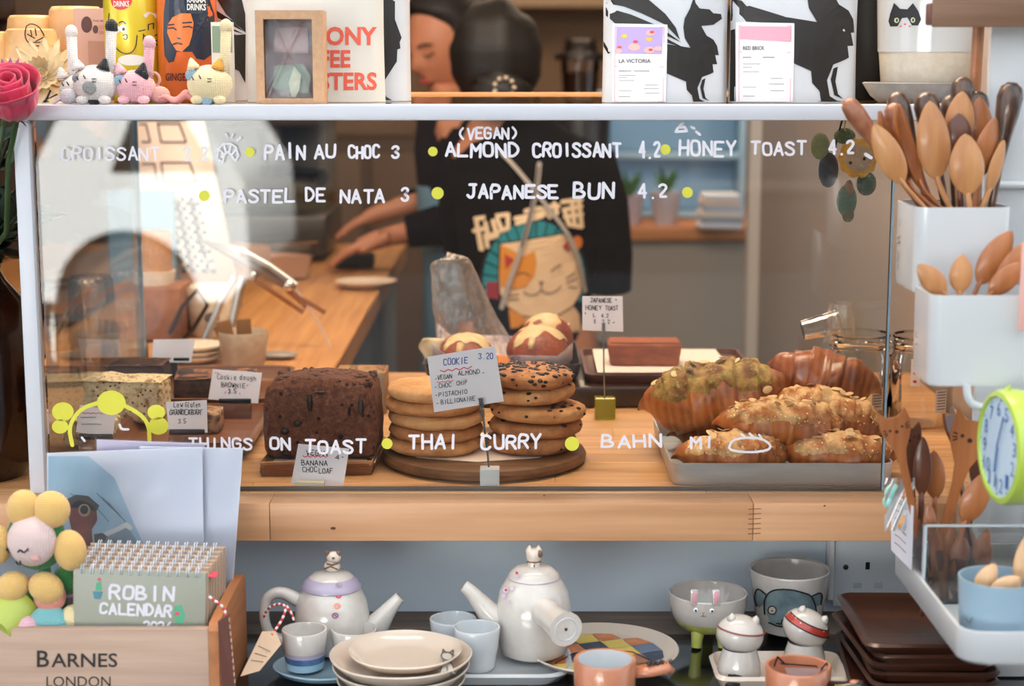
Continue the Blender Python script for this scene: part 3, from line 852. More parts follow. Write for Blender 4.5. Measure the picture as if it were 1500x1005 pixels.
# ================================================================= THE TWO PEOPLE BEHIND THE COUNTER
def skin_mesh(joints, edges, sub=1):
    """joints: list of (pos, radius); returns verts, faces of the skinned surface"""
    me = bpy.data.meshes.new('t'); me.from_pydata([tuple(j[0]) for j in joints], edges, [])
    o = bpy.data.objects.new('t', me); COL.objects.link(o)
    o.modifiers.new('s', 'SKIN')
    for i, sv in enumerate(me.skin_vertices[0].data):
        r = joints[i][1]; sv.radius = (r, r) if not hasattr(r, '__len__') else r
        sv.use_root = (i == 0)
    sm = o.modifiers.new('u', 'SUBSURF'); sm.levels = sub; sm.render_levels = sub
    dg = bpy.context.evaluated_depsgraph_get()
    ev = o.evaluated_get(dg).to_mesh()
    vs = [v.co.copy() for v in ev.vertices]; fs = [list(p.vertices) for p in ev.polygons]
    o.evaluated_get(dg).to_mesh_clear()
    bpy.data.objects.remove(o); bpy.data.meshes.remove(me)
    return vs, fs
def bump1(x, c, w): return math.exp(-((x - c) / w) ** 2)
def head_pts(mb, M):
    """head facing local -Y; half height 0.11"""
    def f(d):
        return 1.0
    nu, nv = 40, 30
    def pos(th, ph):
        x = math.sin(ph) * math.sin(th); y = -math.sin(ph) * math.cos(th); z = math.cos(ph)
        fr = max(0, -y)
        X = x * .073; Yy = y * .090; Z = z * .112
        if z < 0: X *= 1 - .28 * (-z) * (.4 + fr); 
        if y < 0: Yy *= .93
        zz = z
        # features (front)
        nose = bump1(x, 0, .16) * (bump1(zz, -.10, .20)) * fr
        Yy -= .024 * nose
        Yy += .008 * fr * (bump1(x, .36, .18) + bump1(x, -.36, .18)) * bump1(zz, .08, .14)
        Yy -= .006 * fr * bump1(zz, .26, .14) * bump1(x, 0, .6)
        Yy -= .008 * fr * bump1(zz, -.45, .10) * bump1(x, 0, .3)
        Yy -= .010 * fr * bump1(zz, -.82, .2) * bump1(x, 0, .4)
        return (X, Yy, Z)
    vs = []; fs = []
    for j in range(nv + 1):
        for i in range(nu):
            vs.append(pos(2 * PI * i / nu, PI * j / nv))
    for j in range(nv):
        for i in range(nu):
            a = j * nu + i; b = j * nu + (i + 1) % nu
            fs.append((a, b, b + nu, a + nu))
    mb.add(vs, fs, M)
    for s in (-1, 1):
        mb.ball((s * .073, .004, -.005), (.010, .018, .030), 12, 8, M)
def hand_chain(joints, edges, wrist_i, wrist, direction, side, palm_n, size=1.0, curl=.5):
    """adds palm and five fingers as skin chains rooted in the wrist"""
    d = Vector(direction).normalized(); n = Vector(palm_n).normalized(); s = d.cross(n).normalized() * side
    w = Vector(wrist)
    def addj(p, r):
        joints.append((p, r)); return len(joints) - 1
    palm = addj(w + d * .045 * size, .023 * size); edges.append((wrist_i, palm))
    for k, (off, ln) in enumerate(((.030, .066), (.011, .074), (-.010, .070), (-.029, .056))):
        base = addj(w + d * .082 * size + s * off * size, .0105 * size); edges.append((palm, base))
        prev = base; p = w + d * .082 * size + s * off * size; dd = d.copy()
        for q in range(3):
            dd = (dd + n * curl * .55).normalized()
            p = p + dd * (ln / 3 * size)
            i = addj(p, (.0095 - .001 * q) * size); edges.append((prev, i)); prev = i
    p = w + d * .025 * size + s * .03 * size; i0 = addj(p, .012 * size); edges.append((wrist_i, i0))
    prev = i0; dd = (d * .6 + s * .8).normalized()
    for q in range(2):
        dd = (dd + n * curl * .3 + d * .3).normalized(); p = p + dd * .028 * size
        i = addj(p, .0095 * size); edges.append((prev, i)); prev = i

SKIN = mat('skin', '#b5795a', .5, sss=.15)
HAIR = mat('dark_hair', '#0b0706', .6, bump=((20, 20, 200), .5, .003))
BLACKT = mat('black_cotton', '#070606', .95, spec=.1)

def loft(mb, rows, cx, cy, rz=0.0, n=40, power=2.4, tilt=None):
    """rows: (z, halfwidth, halfdepth[, dx, dy])"""
    vs = []
    c, s = math.cos(rz), math.sin(rz)
    for r in rows:
        z, a, b = r[:3]; dx, dy = (r[3], r[4]) if len(r) > 3 else (0, 0)
        for i in range(n):
            t = 2 * PI * i / n
            ct, st_ = math.cos(t), math.sin(t)
            x = a * math.copysign(abs(ct) ** (2 / power), ct) + dx; y = b * math.copysign(abs(st_) ** (2 / power), st_) + dy
            vs.append((cx + x * c - y * s, cy + x * s + y * c, z))
    fs = [(j * n + i, j * n + (i + 1) % n, (j + 1) * n + (i + 1) % n, (j + 1) * n + i) for j in range(len(rows) - 1) for i in range(n)]
    mb.add(vs, fs)
    return mb

# ---- the baker in black, back turned
X2, Y2 = P(772, 300, 1.5).x, 1.55
hc = P(725, 92, 1.52)
p2 = thing('person', 'person in a black t-shirt with a smiling cat print, back turned, dark hair pinned up', 'person', (X2, Y2, 0))
J = [((0, 0, .86), .105), ((0, 0, 1.0), .10), ((0, 0, 1.13), .105), ((0, 0, 1.21), .085), ((hc.x - X2, -.0, 1.29), .048), ((hc.x - X2, -.01, 1.36), .05)]
E = [(0, 1), (1, 2), (2, 3), (3, 4), (4, 5)]
for s in (-1, 1):
    b = len(J)
    J += [((.112, .0, 1.20), .046), ((.150, .02, .98), .036), ((.12, .13, .985), .028), ((.09, .155, .99), .023)] if s > 0 else [((-.112, .02, 1.20), .046), ((-.120, .09, 1.01), .034), ((-.06, .15, 1.03), .027), ((-.03, .16, 1.03), .023)]
    E += [(3, b), (b, b + 1), (b + 1, b + 2), (b + 2, b + 3)]
    hand_chain(J, E, b + 3, (s * .09 if s > 0 else -.03, .155, .99 if s > 0 else 1.03), (-s * .95, .25, -.1), s, (0, 0, -1), .9, .6)
    b = len(J)
    J += [((s * .085, 0, .78), .085), ((s * .095, -.01, .46), .055), ((s * .10, .02, .09), .038), ((s * .10, .10, .04), .035), ((s * .10, .16, .032), .028)]
    E += [(0, b), (b, b + 1), (b + 1, b + 2), (b + 2, b + 3), (b + 3, b + 4)]
vs, fs = skin_mesh(J, E)
bm_ = MB(); bm_.add(vs, fs)
Mh = Matrix.Translation((hc.x - X2, .01, hc.z)) @ Euler((R(-14), 0, R(180))).to_matrix().to_4x4()
head_pts(bm_, Mh)
bm_.build('body', SKIN, p2, merge=False, smooth=180)
hb = MB()
hb.ball((hc.x - X2, -.012, hc.z + .012), (.088, .095, .108), 32, 20, fn=lambda d: 1 + .03 * math.sin(d.x * 9) + .02 * math.sin(d.z * 14))
hb.ball((hc.x - X2 + .012, -.085, hc.z - .055), (.055, .04, .045), 24, 14, fn=lambda d: 1 + .08 * math.sin(d.z * 10 + d.x * 6))
hair2 = hb.build('hair', HAIR, p2, smooth=180)
cl = MB()
for k in range(9):
    a = 2 * PI * k / 9
    cl.ball((hc.x - X2 + .018 + .018 * math.cos(a), -.124, hc.z - .045 + .018 * math.sin(a)), .0042, 8, 6)
cl.build('hair_clip', mat('pearl', '#d8c7ad', .3, .4), hair2)
sb_ = MB()
loft(sb_, [(.76, .128, .104), (.86, .124, .102), (.98, .126, .104), (1.08, .134, .108), (1.16, .142, .108), (1.21, .140, .100), (1.245, .112, .084), (1.268, .080, .068), (1.285, .060, .058), (1.292, .056, .055)], 0, 0)
for s in (-1, 1):
    sb_.tube([(.085, 0, 1.205), (.118, .0, 1.19), (.142, .005, 1.12), (.152, .02, 1.02), (.150, .03, .955)] if s > 0 else [(-.08, 0, 1.205), (-.108, .015, 1.185), (-.122, .05, 1.11), (-.118, .10, 1.03), (-.095, .125, 1.02)], [.052, .058, .056, .052, .052] if s > 0 else [.052, .056, .052, .046, .046], 20, caps=False)
shirt = sb_.build('t_shirt', BLACKT, p2, smooth=180, bump=(.006, 9))
MB().box((0, 0, 0), (.01, .01, .01))
tr = MB()
for s in (-1, 1):
    tr.tube([(s * .075, 0, .84), (s * .088, 0, .6), (s * .10, .01, .12)], [.10, .085, .065], 20)
tr.build('trousers', mat('dark_trousers', '#14161c', .8), p2)
bv = bvh_of(shirt)
drop = onto(bv, .0012); drop2 = onto(bv, .0024); drop3 = onto(bv, .0036); drop4 = onto(bv, .005)
def T(g):
    def f(px, py):
        v = P(px, py, 1.44); v = g(v)
        return Vector((v.x - X2, v.y - Y2, v.z))
    return f
def shirt_print(name, polys, col, g=drop, sub=2):
    poly_mb(polys, T(g), sub=sub).build(name, mat('print_' + col[1:], col, .8), p2, smooth=0, merge=False)
# fan head dress
fan = []
cx, cy = 783, 413
n_ = 18
arc = [(cx + 78 * math.cos(a), cy + 92 * math.sin(a) * -1) for a in [R(200) - (R(200) - R(-25)) * i / 40 for i in range(41)]]
shirt_print('fan_outline', [[(cx + 80 * math.cos(a), cy - 94 * math.sin(a)) for a in [R(200) - R(228) * i / 40 for i in range(41)]] + [(cx, cy + 20)]], '#0c1416', drop)
for i in range(n_):
    a0 = R(198) - R(222) * i / n_; a1 = R(198) - R(222) * (i + .86) / n_
    pl = [(cx + 76 * math.cos(a0), cy - 90 * math.sin(a0)), (cx + 76 * math.cos(a1), cy - 90 * math.sin(a1)), (cx + 40 * math.cos(a1), cy - 45 * math.sin(a1)), (cx + 40 * math.cos(a0), cy - 45 * math.sin(a0))]
    shirt_print('fan_stripe', [pl], '#1d7f86', drop2, 1)
face = [(732, 388), (733, 358), (750, 366), (766, 376), (783, 366), (800, 363), (814, 367), (830, 343), (840, 366), (847, 384), (855, 410), (852, 432), (840, 450), (815, 464), (790, 467), (765, 462), (742, 448), (733, 430), (731, 405)]
shirt_print('cat_outline', [[(cx + 10 + (x - cx - 10) * 1.035, 415 + (y - 415) * 1.035) for x, y in face]], '#0d0b0a', drop3)
dropF = onto(bv, .0045); dropG = onto(bv, .0055); dropH = onto(bv, .0065)
shirt_print('cat_face', [face], '#e3bd93', dropF)
shirt_print('cat_patch', [[(732, 388), (733, 358), (750, 366), (766, 376), (783, 367), (786, 385), (783, 405), (770, 420), (752, 424), (733, 420), (731, 405)]], '#d8872b', dropG)
shirt_print('ear_lining', [[(739, 372), (753, 380), (741, 394)]], '#a82c31', dropH, 1)
shirt_print('ear_lining', [[(824, 362), (831, 353), (836, 370)]], '#a82c31', dropH, 1)
shirt_print('scarf', [[(713, 414), (730, 414), (731, 440), (712, 437)]], '#8e1f2b', drop3, 1)
shirt_print('orange_badge', [ell(846, 357, 8, 10)], '#d8782b', dropF, 1)
shirt_print('paw', [[(745, 452), (765, 462), (772, 470), (760, 480), (748, 482)]], '#d8872b', drop4, 1)
shirt_print('body_shape', [[(765, 462), (790, 467), (815, 464), (840, 450), (850, 465), (852, 490), (770, 492)]], '#dcb083', drop2, 2)
ink = MB()
strokes_mb([smooth_line([(757, 401), (767, 399), (777, 404)], 2), smooth_line([(807, 398), (814, 391), (823, 389)], 2), smooth_line([(767, 427), (775, 433), (786, 432), (793, 424), (800, 431), (815, 428), (822, 420)], 2), [(790, 413), (796, 413), (793, 417), (790, 413)],
            [(793, 417), (793, 424)], [(829, 410), (843, 402)], [(831, 416), (846, 410)], [(833, 422), (845, 424)], [(745, 433), (760, 431)], [(746, 439), (760, 438)]], 1.5, T(dropH), ink)
ink.build('cat_ink', mat('ink_brown', '#3b2a22', .8), p2, smooth=0, merge=False)
# big characters over the fan
ch = MB(); chs = 0
strokes = [[(697, 322), (704, 366)], [(694, 340), (711, 335)], [(696, 322), (744, 314)], [(711, 327), (716, 349)], [(744, 314), (744, 334)], [(711, 349), (744, 334)], [(722, 324), (728, 345)], [(728, 320), (735, 336)], [(700, 338), (706, 366)], [(711, 345), (714, 362)], [(714, 350), (726, 346)],
           [(755, 320), (800, 311)], [(757, 327), (795, 316)], [(770, 309), (790, 305)], [(795, 305), (806, 318)], [(802, 303), (818, 302)], [(812, 298), (816, 312)], [(824, 296), (852, 294)], [(826, 308), (852, 304)], [(828, 318), (853, 316)], [(838, 294), (842, 330)], [(848, 292), (853, 334)], [(828, 312), (834, 330)], [(834, 330), (853, 334)]]
strokes_mb(strokes, 6.5, T(drop4), ch)
ch.build('big_characters', mat('print_cream', '#e6c79f', .8), p2, smooth=0, merge=False)
# apron straps crossing the back
ST = mat('apron_strap', '#a89c90', .8); STD = mat('apron_strap_edge', '#40383a', .8)
def strap(pts, w, m, g, nm='apron_strap'):
    strokes_mb([smooth_line(pts, 2)], w, T(g), nd=10).build(nm, m, p2, smooth=0, merge=False)
dS = onto(bv, .012); dS2 = onto(bv, .014)
strap([(735, 224), (760, 250), (800, 300), (835, 345), (850, 385), (858, 430)], 6, ST, dS)
strap([(790, 240), (787, 270), (775, 325), (760, 375), (745, 415), (735, 450)], 7, ST, dS)
strap([(789, 245), (785, 275), (775, 320), (764, 360)], 2.5, STD, dS2, 'strap_seam')

# ---- the second person, face down over the work, in a blue apron
X1, Y1 = -.10, 2.02
h1 = P(652, 66, 2.02)
p1 = thing('person', 'person with dark hair bending over the work in a dark top and steel blue apron', 'person', (X1, Y1, 0))
hx, hz = h1.x - X1, h1.z
J = [((.03, 0, .88), .10), ((.02, 0, 1.03), .095), ((.0, 0, 1.18), .10), ((-.02, 0, 1.27), .075), ((-.045, 0, 1.33), .045), ((hx * .7, -.01, 1.36), .045)]
E = [(0, 1), (1, 2), (2, 3), (3, 4), (4, 5)]
hd = [P(575, 345, 1.86), P(582, 305, 2.0)]
for s, w in ((-1, hd[0]), (1, hd[1])):
    b = len(J)
    wx, wy, wz = w.x - X1, w.y - Y1, w.z
    J += [((-.02, s * .14, 1.26), .046), ((.02, s * .17 + .0, 1.07), .036), ((wx + .05, wy + .02 * s, wz + .012), .026), ((wx, wy, wz), .022)]
    E += [(3, b), (b, b + 1), (b + 1, b + 2), (b + 2, b + 3)]
    hand_chain(J, E, b + 3, (wx, wy, wz), (-1, -.05 * s, -.32), -s, (.15, 0, -1), 1.0, .35)
    b = len(J)
    J += [((.03, s * .085, .78), .08), ((.02, s * .09, .46), .052), ((.03, s * .09, .09), .036), ((-.06, s * .09, .04), .034), ((-.11, s * .09, .032), .028)]
    E += [(0, b), (b, b + 1), (b + 1, b + 2), (b + 2, b + 3), (b + 3, b + 4)]
vs, fs = skin_mesh(J, E)
bm_ = MB(); bm_.add(vs, fs)
Mh = Matrix.Translation((hx, 0, hz)) @ Euler((0, 0, R(-48))).to_matrix().to_4x4() @ Euler((R(22), 0, 0)).to_matrix().to_4x4()
head_pts(bm_, Mh)
body1 = bm_.build('body', SKIN, p1, merge=False, smooth=180)
bv1 = None
hb = MB()
def hairf(d): return 1.0
Mhh = Mh
vs = []; nu, nv = 40, 26
for j in range(nv + 1):
    for i in range(nu):
        th, ph = 2 * PI * i / nu, PI * j / nv
        x = math.sin(ph) * math.sin(th); y = -math.sin(ph) * math.cos(th); z = math.cos(ph)
        front = max(0, -y - .18 - max(0, z - .42) * 1.4)
        k = 1 - min(.35, front * .9)
        low = 1.0
        vs.append((x * .088 * k, .012 + y * .108 * k, .012 + z * .122 * (k if z < .5 else 1)))
fs = [(j * nu + i, j * nu + (i + 1) % nu, (j + 1) * nu + (i + 1) % nu, (j + 1) * nu + i) for j in range(nv) for i in range(nu)]
hb.add(vs, fs, Mh)
hb.ball((0, .11, .03), (.045, .05, .045), 20, 12, Mh)
hb.build('hair', HAIR, p1, smooth=180)
fe = MB()
for s in (-1, 1):
    fe.tube([Mh @ Vector((s * .014, -.0845, .028)), Mh @ Vector((s * .030, -.080, .033)), Mh @ Vector((s * .045, -.068, .028))], .0022, 6)
fe.build('eyebrows', mat('brow', '#1d110c', .7), p1)
fe = MB()
for s in (-1, 1):
    fe.tube([Mh @ Vector((s * .016, -.0775, .008)), Mh @ Vector((s * .028, -.077, .003)), Mh @ Vector((s * .042, -.067, .009))], .0020, 6)
fe.build('eyelashes', mat('brow', '#1d110c', .7), p1)
MB().ball((0, -.082, -.050), (.022, .010, .007), 16, 8, Mh).build('lips', mat('lips', '#9c4a41', .5), p1)
sb_ = MB()
loft(sb_, [(.80, .115, .150, .03, 0), (.95, .110, .148, .02, 0), (1.08, .112, .155, .01, 0), (1.20, .115, .160, 0, 0), (1.27, .10, .14, -.01, 0), (1.305, .07, .09, -.03, 0), (1.325, .055, .06, -.04, 0)], 0, 0)
for s, w in ((-1, hd[0]), (1, hd[1])):
    wx, wy, wz = w.x - X1, w.y - Y1, w.z
    sb_.tube([(-.01, s * .10, 1.255), (0, s * .15, 1.20), (.02, s * .175, 1.08), ((wx + .05) * .5, (s * .17 + wy) * .5, 1.03 + .02), (wx + .03, wy + .01 * s, wz + .008)], [.05, .058, .05, .042, .034], 18, caps=False)
sb_.build('top', mat('dark_top', '#100e13', .95, spec=.1), p1, smooth=180, bump=(.006, 9))
ap = MB()
loft(ap, [(.62, .145, .175, .03, 0), (.80, .128, .165, .03, 0), (.95, .118, .158, .02, 0), (1.10, .119, .160, .01, 0), (1.13, .12, .158, .01, 0)], 0, 0)
ap.build('apron', mat('steel_blue_cloth', '#6d93a8', .85), p1, smooth=180, bump=(.004, 12))
tr = MB()
for s in (-1, 1):
    tr.tube([(.03, s * .075, .84), (.02, s * .088, .6), (.03, s * .09, .12)], [.095, .08, .06], 20)
tr.build('trousers', mat('dark_trousers', '#14161c', .8), p1)
# ================================================================= BAKES AND TRAYS IN THE CASE
ZT = 0.9503
rf = random.Random(11)
CHOC = mat('dark_chocolate', '#2a140d', .35)
WALN = wood('walnut_tray', '#5b3320', '#82502f', 'X', .4, coat=.2)
PAPER = mat('baking_paper', '#e6d5c8', .7)
CARD = mat('price_card', '#f6f2f8', .6)
INK = mat('card_ink', '#1b1a22', .6)
RED = mat('card_red', '#d8415a', .6)
BLUE = mat('card_blue', '#2d4f9e', .6)
GREEN = mat('card_green', '#2f7a5c', .6)

def tray(name, label, cat, x0, x1, y0, y1, z, h, m, wall=.004, flare=.006, r=.012, parent=None):
    """open tray with rounded corners and flared walls"""
    t = thing(name, label, cat, ((x0 + x1) / 2, (y0 + y1) / 2, z))
    w, d = x1 - x0, y1 - y0
    def ring(hw, hd, rr, zz):
        o = []
        for (sx, sy, a0) in ((1, 1, 0), (-1, 1, PI / 2), (-1, -1, PI), (1, -1, 3 * PI / 2)):
            for k in range(6):
                a = a0 + PI / 2 * k / 5
                o.append((sx * (hw - rr) + rr * math.cos(a), sy * (hd - rr) + rr * math.sin(a), zz))
        return o
    rs = [ring(w / 2 - flare, d / 2 - flare, r, 0), ring(w / 2 - flare * .3, d / 2 - flare * .3, r, h * .45), ring(w / 2, d / 2, r, h), ring(w / 2 - wall, d / 2 - wall, r - wall * .5, h), ring(w / 2 - wall - flare * .5, d / 2 - wall - flare * .5, r - wall * .5, h * .4), ring(w / 2 - wall - flare, d / 2 - wall - flare, r - wall * .5, wall)]
    n = 24; vs = [v for q in rs for v in q]
    fs = [(j * n + i, j * n + (i + 1) % n, (j + 1) * n + (i + 1) % n, (j + 1) * n + i) for j in range(len(rs) - 1) for i in range(n)]
    fs.append(tuple(range(n))[::-1]); fs.append(tuple(range((len(rs) - 1) * n, len(rs) * n)))
    mb = MB(); mb.add(vs, fs); mb.build('tray', m, t, smooth=50)
    return t

def card(name, label, pts, Y, lines, holder=None, tilt_y=0.0, th=.0006, lean=0.0):
    """price card whose four corners are read off the photograph at depth Y; lines = (kind, data...)"""
    c = P(sum(p[0] for p in pts) / 4, max(p[1] for p in pts), Y)
    t = thing(name, label, 'price card', (c.x, Y, c.z))
    def loc(off):
        def f(px, py):
            v = P(px, py, Y)
            return Vector((v.x - c.x, -off + lean * (v.z - c.z), v.z - c.z))
        return f
    f0, f1 = loc(0), loc(-th)
    vs = [f0(*p) for p in pts] + [f1(*p) for p in pts]
    MB().add(vs, [(0, 1, 2, 3), (7, 6, 5, 4), (0, 4, 5, 1), (1, 5, 6, 2), (2, 6, 7, 3), (3, 7, 4, 0)]).build('card', CARD, t, smooth=0)
    fr = loc(.0004)
    groups = {}
    for l in lines:
        m = l[0]; mb = groups.setdefault(m.name, (m, MB()))[1]
        if l[1] == 'w':
            _, _, txt, x0, x1, yb, h, w = l[:8]
            strokes_mb(hand(txt, x0, x1, yb, h, slope=l[8] if len(l) > 8 else 0), w * .8, fr, mb, nd=6)
        else:
            strokes_mb(l[2], l[3], fr, mb, nd=6)
    for m, mb in groups.values(): mb.build('writing', m, t, smooth=0, merge=False)
    return t, c

# ---- two wooden trays on the left, one behind the other
trB = tray('wooden_tray', 'long walnut tray of brownies at the back left of the case', 'tray', -.465, P(430, 545, .56).x, .36, .60, ZT, .026, WALN, .006, .012, .022)
trA = tray('wooden_tray', 'walnut tray of nut bars in front of the brownie tray', 'tray', -.465, P(402, 600, .33).x, .13, .355, ZT, .022, WALN, .006, .012, .022)
def slab(name, label, px, py, Y, z, size, m, bump, top=None, rz=0, cat='brownie', group=None, topm=None):
    v = P(px, py, Y)
    t = thing(name, label, cat, (v.x, Y, z), rz, group)
    w, d, h = size
    bm = MB()
    def side(u, v_):
        return None
    n = 10
    b2 = bmesh.new(); bmesh.ops.create_cube(b2, size=1)
    for q in b2.verts: q.co = Vector((q.co.x * w, q.co.y * d, (q.co.z + .5) * h))
    bmesh.ops.bevel(b2, geom=b2.edges[:], offset=min(h, w, d) * .16, segments=2, profile=.5, affect='EDGES')
    bmesh.ops.subdivide_edges(b2, edges=b2.edges[:], cuts=4, use_grid_fill=True)
    b2.verts.index_update()
    bm.add([q.co.copy() for q in b2.verts], [[q.index for q in f.verts] for f in b2.faces]); b2.free()
    bm.build('slab', m, t, smooth=180, bump=(bump, 70, 1))
    if top:
        g = MB()
        def fn(u, v_):
            e = min(u, 1 - u, v_, 1 - v_) * 8
            x = (u - .5) * w * 1.0; y = (v_ - .5) * d * 1.0
            k = min(1, e)
            return (x, y, h - .002 + top * k + .0016 * noise.noise(Vector((x * 90, y * 90, h * 50))))
        g.grid(fn, 24, 18).build('topping', topm, t, smooth=180)
    return t
BR = mat('brownie_dark', '#2b1710', .75, col2='#45281a', nscale=(120, 120, 120), bump=((160, 160, 160), .6, .003))
BRTOP = mat('brownie_crust', '#7b4a33', .7, col2='#94644a', nscale=(90, 90, 90), bump=((120, 120, 120), .6, .003))
NUT = mat('nut_bar', '#d9c49c', .75, col2='#8f6a42', nscale=(110, 110, 110), nfac=(.5, .68), bump=((140, 140, 140), .8, .004), speck=((150, 150, 150), .22, '#5b3520'))
slab('brownie', 'smooth dark brownie slab behind the nut bars', 205, 580, .46, ZT + .006, (.075, .06, .052), BR, .0015, .0005, cat='brownie', group='brownies in the back tray', topm=mat('brownie_glaze', '#54281f', .4))
slab('brownie', 'cookie dough brownie with pale sugary top behind its price card', 318, 590, .46, ZT + .006, (.105, .07, .036), BR, .002, .002, rz=.12, group='brownies in the back tray', topm=BRTOP)
slab('nut_bar', 'big pale nut and seed bar lying in the front wooden tray', 188, 610, .30, ZT + .0145, (.098, .055, .052), NUT, .003, .001, rz=-.1, cat='cake bar', topm=NUT)
slab('granola_bar', 'small dark granola bar behind the low gluten card', 303, 625, .27, ZT + .006, (.036, .05, .026), mat('granola', '#a77f5a', .8, col2='#4a2a1b', nscale=(130, 130, 130), nfac=(.45, .6), bump=((150, 150, 150), .8, .004)), .002, .0006, rz=.05, cat='cake bar', topm=NUT)
slab('granola_bar', 'crumbly granola bar at the left of the front tray behind the yellow writing', 135, 640, .20, ZT + .006, (.060, .04, .030), NUT, .003, .001, cat='cake bar', topm=NUT)

BLKP = mat('black_card_holder', '#23242a', .4)
PERSP = thin_glass('clear_acrylic', (.85, .82, .8), boost=2)
t, c = card('price_card', 'white card reading Cookie dough brownie 3.5 in a black clip', [(311, 542), (383, 547), (378, 591), (305, 585)], .335,
  [(INK, 'w', "Cookie", 318, 346, 556, 7, 1.1, .06), (INK, 'w', "dough", 351, 375, 557, 7, 1.1, .05), (INK, 'w', "BROWNIE", 324, 359, 567, 6, 1.2, .05), (INK, 'w', "3.5", 334, 346, 576, 6, 1.3),
   (RED, 's', [[(315, 546), (316, 548)], [(318, 546), (319, 548)], [(361, 566), (363, 564)], [(329, 576), (331, 574)], [(350, 577), (352, 577)]], 1)], lean=.1)
MB().box((0, .002, .003), (.040, .006, .006), .001).build('clip', BLKP, t)
MB().box((-.001, .004, -.012), (.042, .010, .022), .001).build('foot', WALN, t)
t, c = card('price_card', 'white card reading low gluten granola bar 3.5 in a black clip', [(242, 590), (302, 587), (304, 634), (247, 632)], .118,
  [(INK, 'w', "Low", 254, 267, 597, 7, 1.1), (INK, 'w', "Gluten", 271, 293, 597, 7, 1.1), (INK, 'w', "GRANOLA", 248, 278, 608, 6, 1.3), (INK, 'w', "BAR", 280, 294, 608, 6, 1.3), (INK, 'w', "3.5", 261, 272, 620, 6, 1.2),
   (GREEN, 's', [wave_line(249, 296, 601, .8, 12)], 1)], lean=.1)
MB().box((-.0, .002, .001), (.040, .006, .006), .001).build('clip', BLKP, t)
MB().box((-.0, .002, (ZT - c.z - .002) / 2), (.040, .014, c.z - ZT - .002), .001).build('foot', WALN, t)
t, c = card('price_card', 'white card with red underline half hidden behind the yellow laurel', [(116, 594), (169, 603), (165, 641), (111, 633)], .112,
  [(RED, 's', [wave_line(120, 160, 606, .8, 10)], 1), (GREEN, 's', [wave_line(119, 148, 622, .6, 12), wave_line(118, 140, 612, .6, 10)], .8)], lean=.1)
MB().box((-.0, .002, .001), (.038, .006, .006), .001).build('clip', BLKP, t)
MB().box((-.0, .002, (ZT - c.z - .002) / 2), (.038, .014, max(.004, c.z - ZT - .002)), .001).build('foot', WALN, t)
t, c = card('price_card', 'blank lilac back of a card standing behind the dark brownie', [(224, 498), (285, 497), (280, 531), (222, 531)], .52, [], lean=.1)
MB().box((.012, .004, .004), (.022, .008, .005), .001).build('clip', BLKP, t)
MB().box((0, .004, (ZT + .005 - c.z) / 2), (.012, .003, c.z - ZT - .005), .0005).build('foot', BLKP, t)

# ---- chocolate banana loaf on its stack of paper plates
lx = P(476, 690, .12).x
for k in range(4):
    pl = thing('paper_tray', ('undermost', 'second from the bottom', 'third from the bottom', 'topmost')[k] + ' brown card tray under the banana loaf', 'tray', (lx, .125, ZT + k * .0032), rf.uniform(-.02, .02), 'card trays under the banana loaf')
    MB().lathe([(0, 0), (.085, 0), (.0875, .006), (.086, .0066), (.083, .0012), (0, .0012)], 4, Matrix.Rotation(PI / 4, 4, 'Z'), sx=1.04, sy=.93).build('tray', mat('card_tray', '#8a5a3c', .7) if k < 3 else mat('card_tray_top', '#b98a62', .6), pl, smooth=20)
o = MB().box((0, 0, 0), (.112, .10, .0008)).build('paper_liner', PAPER); o.location = (lx + .004, .125, ZT + .0120); tag(o, 'sheet of baking paper under the banana loaf', 'paper')
LOAF = mat('banana_loaf', '#5c3323', .85, col2='#7a4a34', nscale=(140, 140, 140), nfac=(.35, .65), bump=((170, 170, 170), 1.0, .006), speck=((75, 75, 75), .16, '#24120b'))
LOAFC = mat('loaf_crust', '#4a281b', .7, col2='#673b28', nscale=(80, 80, 80), bump=((110, 110, 110), .9, .005))
lf = thing('banana_loaf', 'dark brown banana chocolate loaf cut open with chocolate pieces', 'cake', (lx, .125, ZT + .0128), -.02)
b2 = bmesh.new(); bmesh.ops.create_cube(b2, size=1)
for q in b2.verts: q.co = Vector((q.co.x * .124, q.co.y * .085, (q.co.z + .5) * .082))
bmesh.ops.bevel(b2, geom=b2.edges[:], offset=.011, segments=3, profile=.5, affect='EDGES')
bmesh.ops.subdivide_edges(b2, edges=b2.edges[:], cuts=5, use_grid_fill=True)
for q in b2.verts:
    t_ = q.co.z / .082
    q.co.x *= 1 - .05 * t_ ** 2 + .03 * math.sin(t_ * 3)
    if t_ > .6: q.co.z += .008 * (1 - (q.co.x / .062) ** 2) * (t_ - .6) / .4
b2.verts.index_update()
mb = MB(); mb.add([q.co.copy() for q in b2.verts], [[q.index for q in f.verts] for f in b2.faces]); b2.free()
mb.build('crumb', LOAF, lf, smooth=180, bump=(.0016, 90, 1))
for (px, py, w, h) in ((455, 590, .0035, .010), (530, 597, .0035, .010), (513, 602, .002, .006), (418, 632, .005, .004), (437, 620, .005, .004), (420, 665, .006, .004), (544, 672, .004, .003), (470, 575, .006, .002), (500, 640, .0035, .003), (482, 655, .004, .003)):
    v = P(px, py, .082)
    MB().ball((v.x - lx, -.0435, v.z - ZT - .0128), (w, .003, h), 12, 8).build('chocolate_piece', CHOC, lf, bump=(.0007, 200, 1))
crb = MB()
for k in range(60):
    x = rf.uniform(-.055, .055); y = rf.uniform(-.038, .038)
    crb.ball((x, y, .088 - abs(x) * .08), rf.uniform(.0015, .0045), 6, 4)
tag(crb.build('crumbs', LOAFC, lf, bump=(.0008, 300, 1)), None, None, kind='stuff')
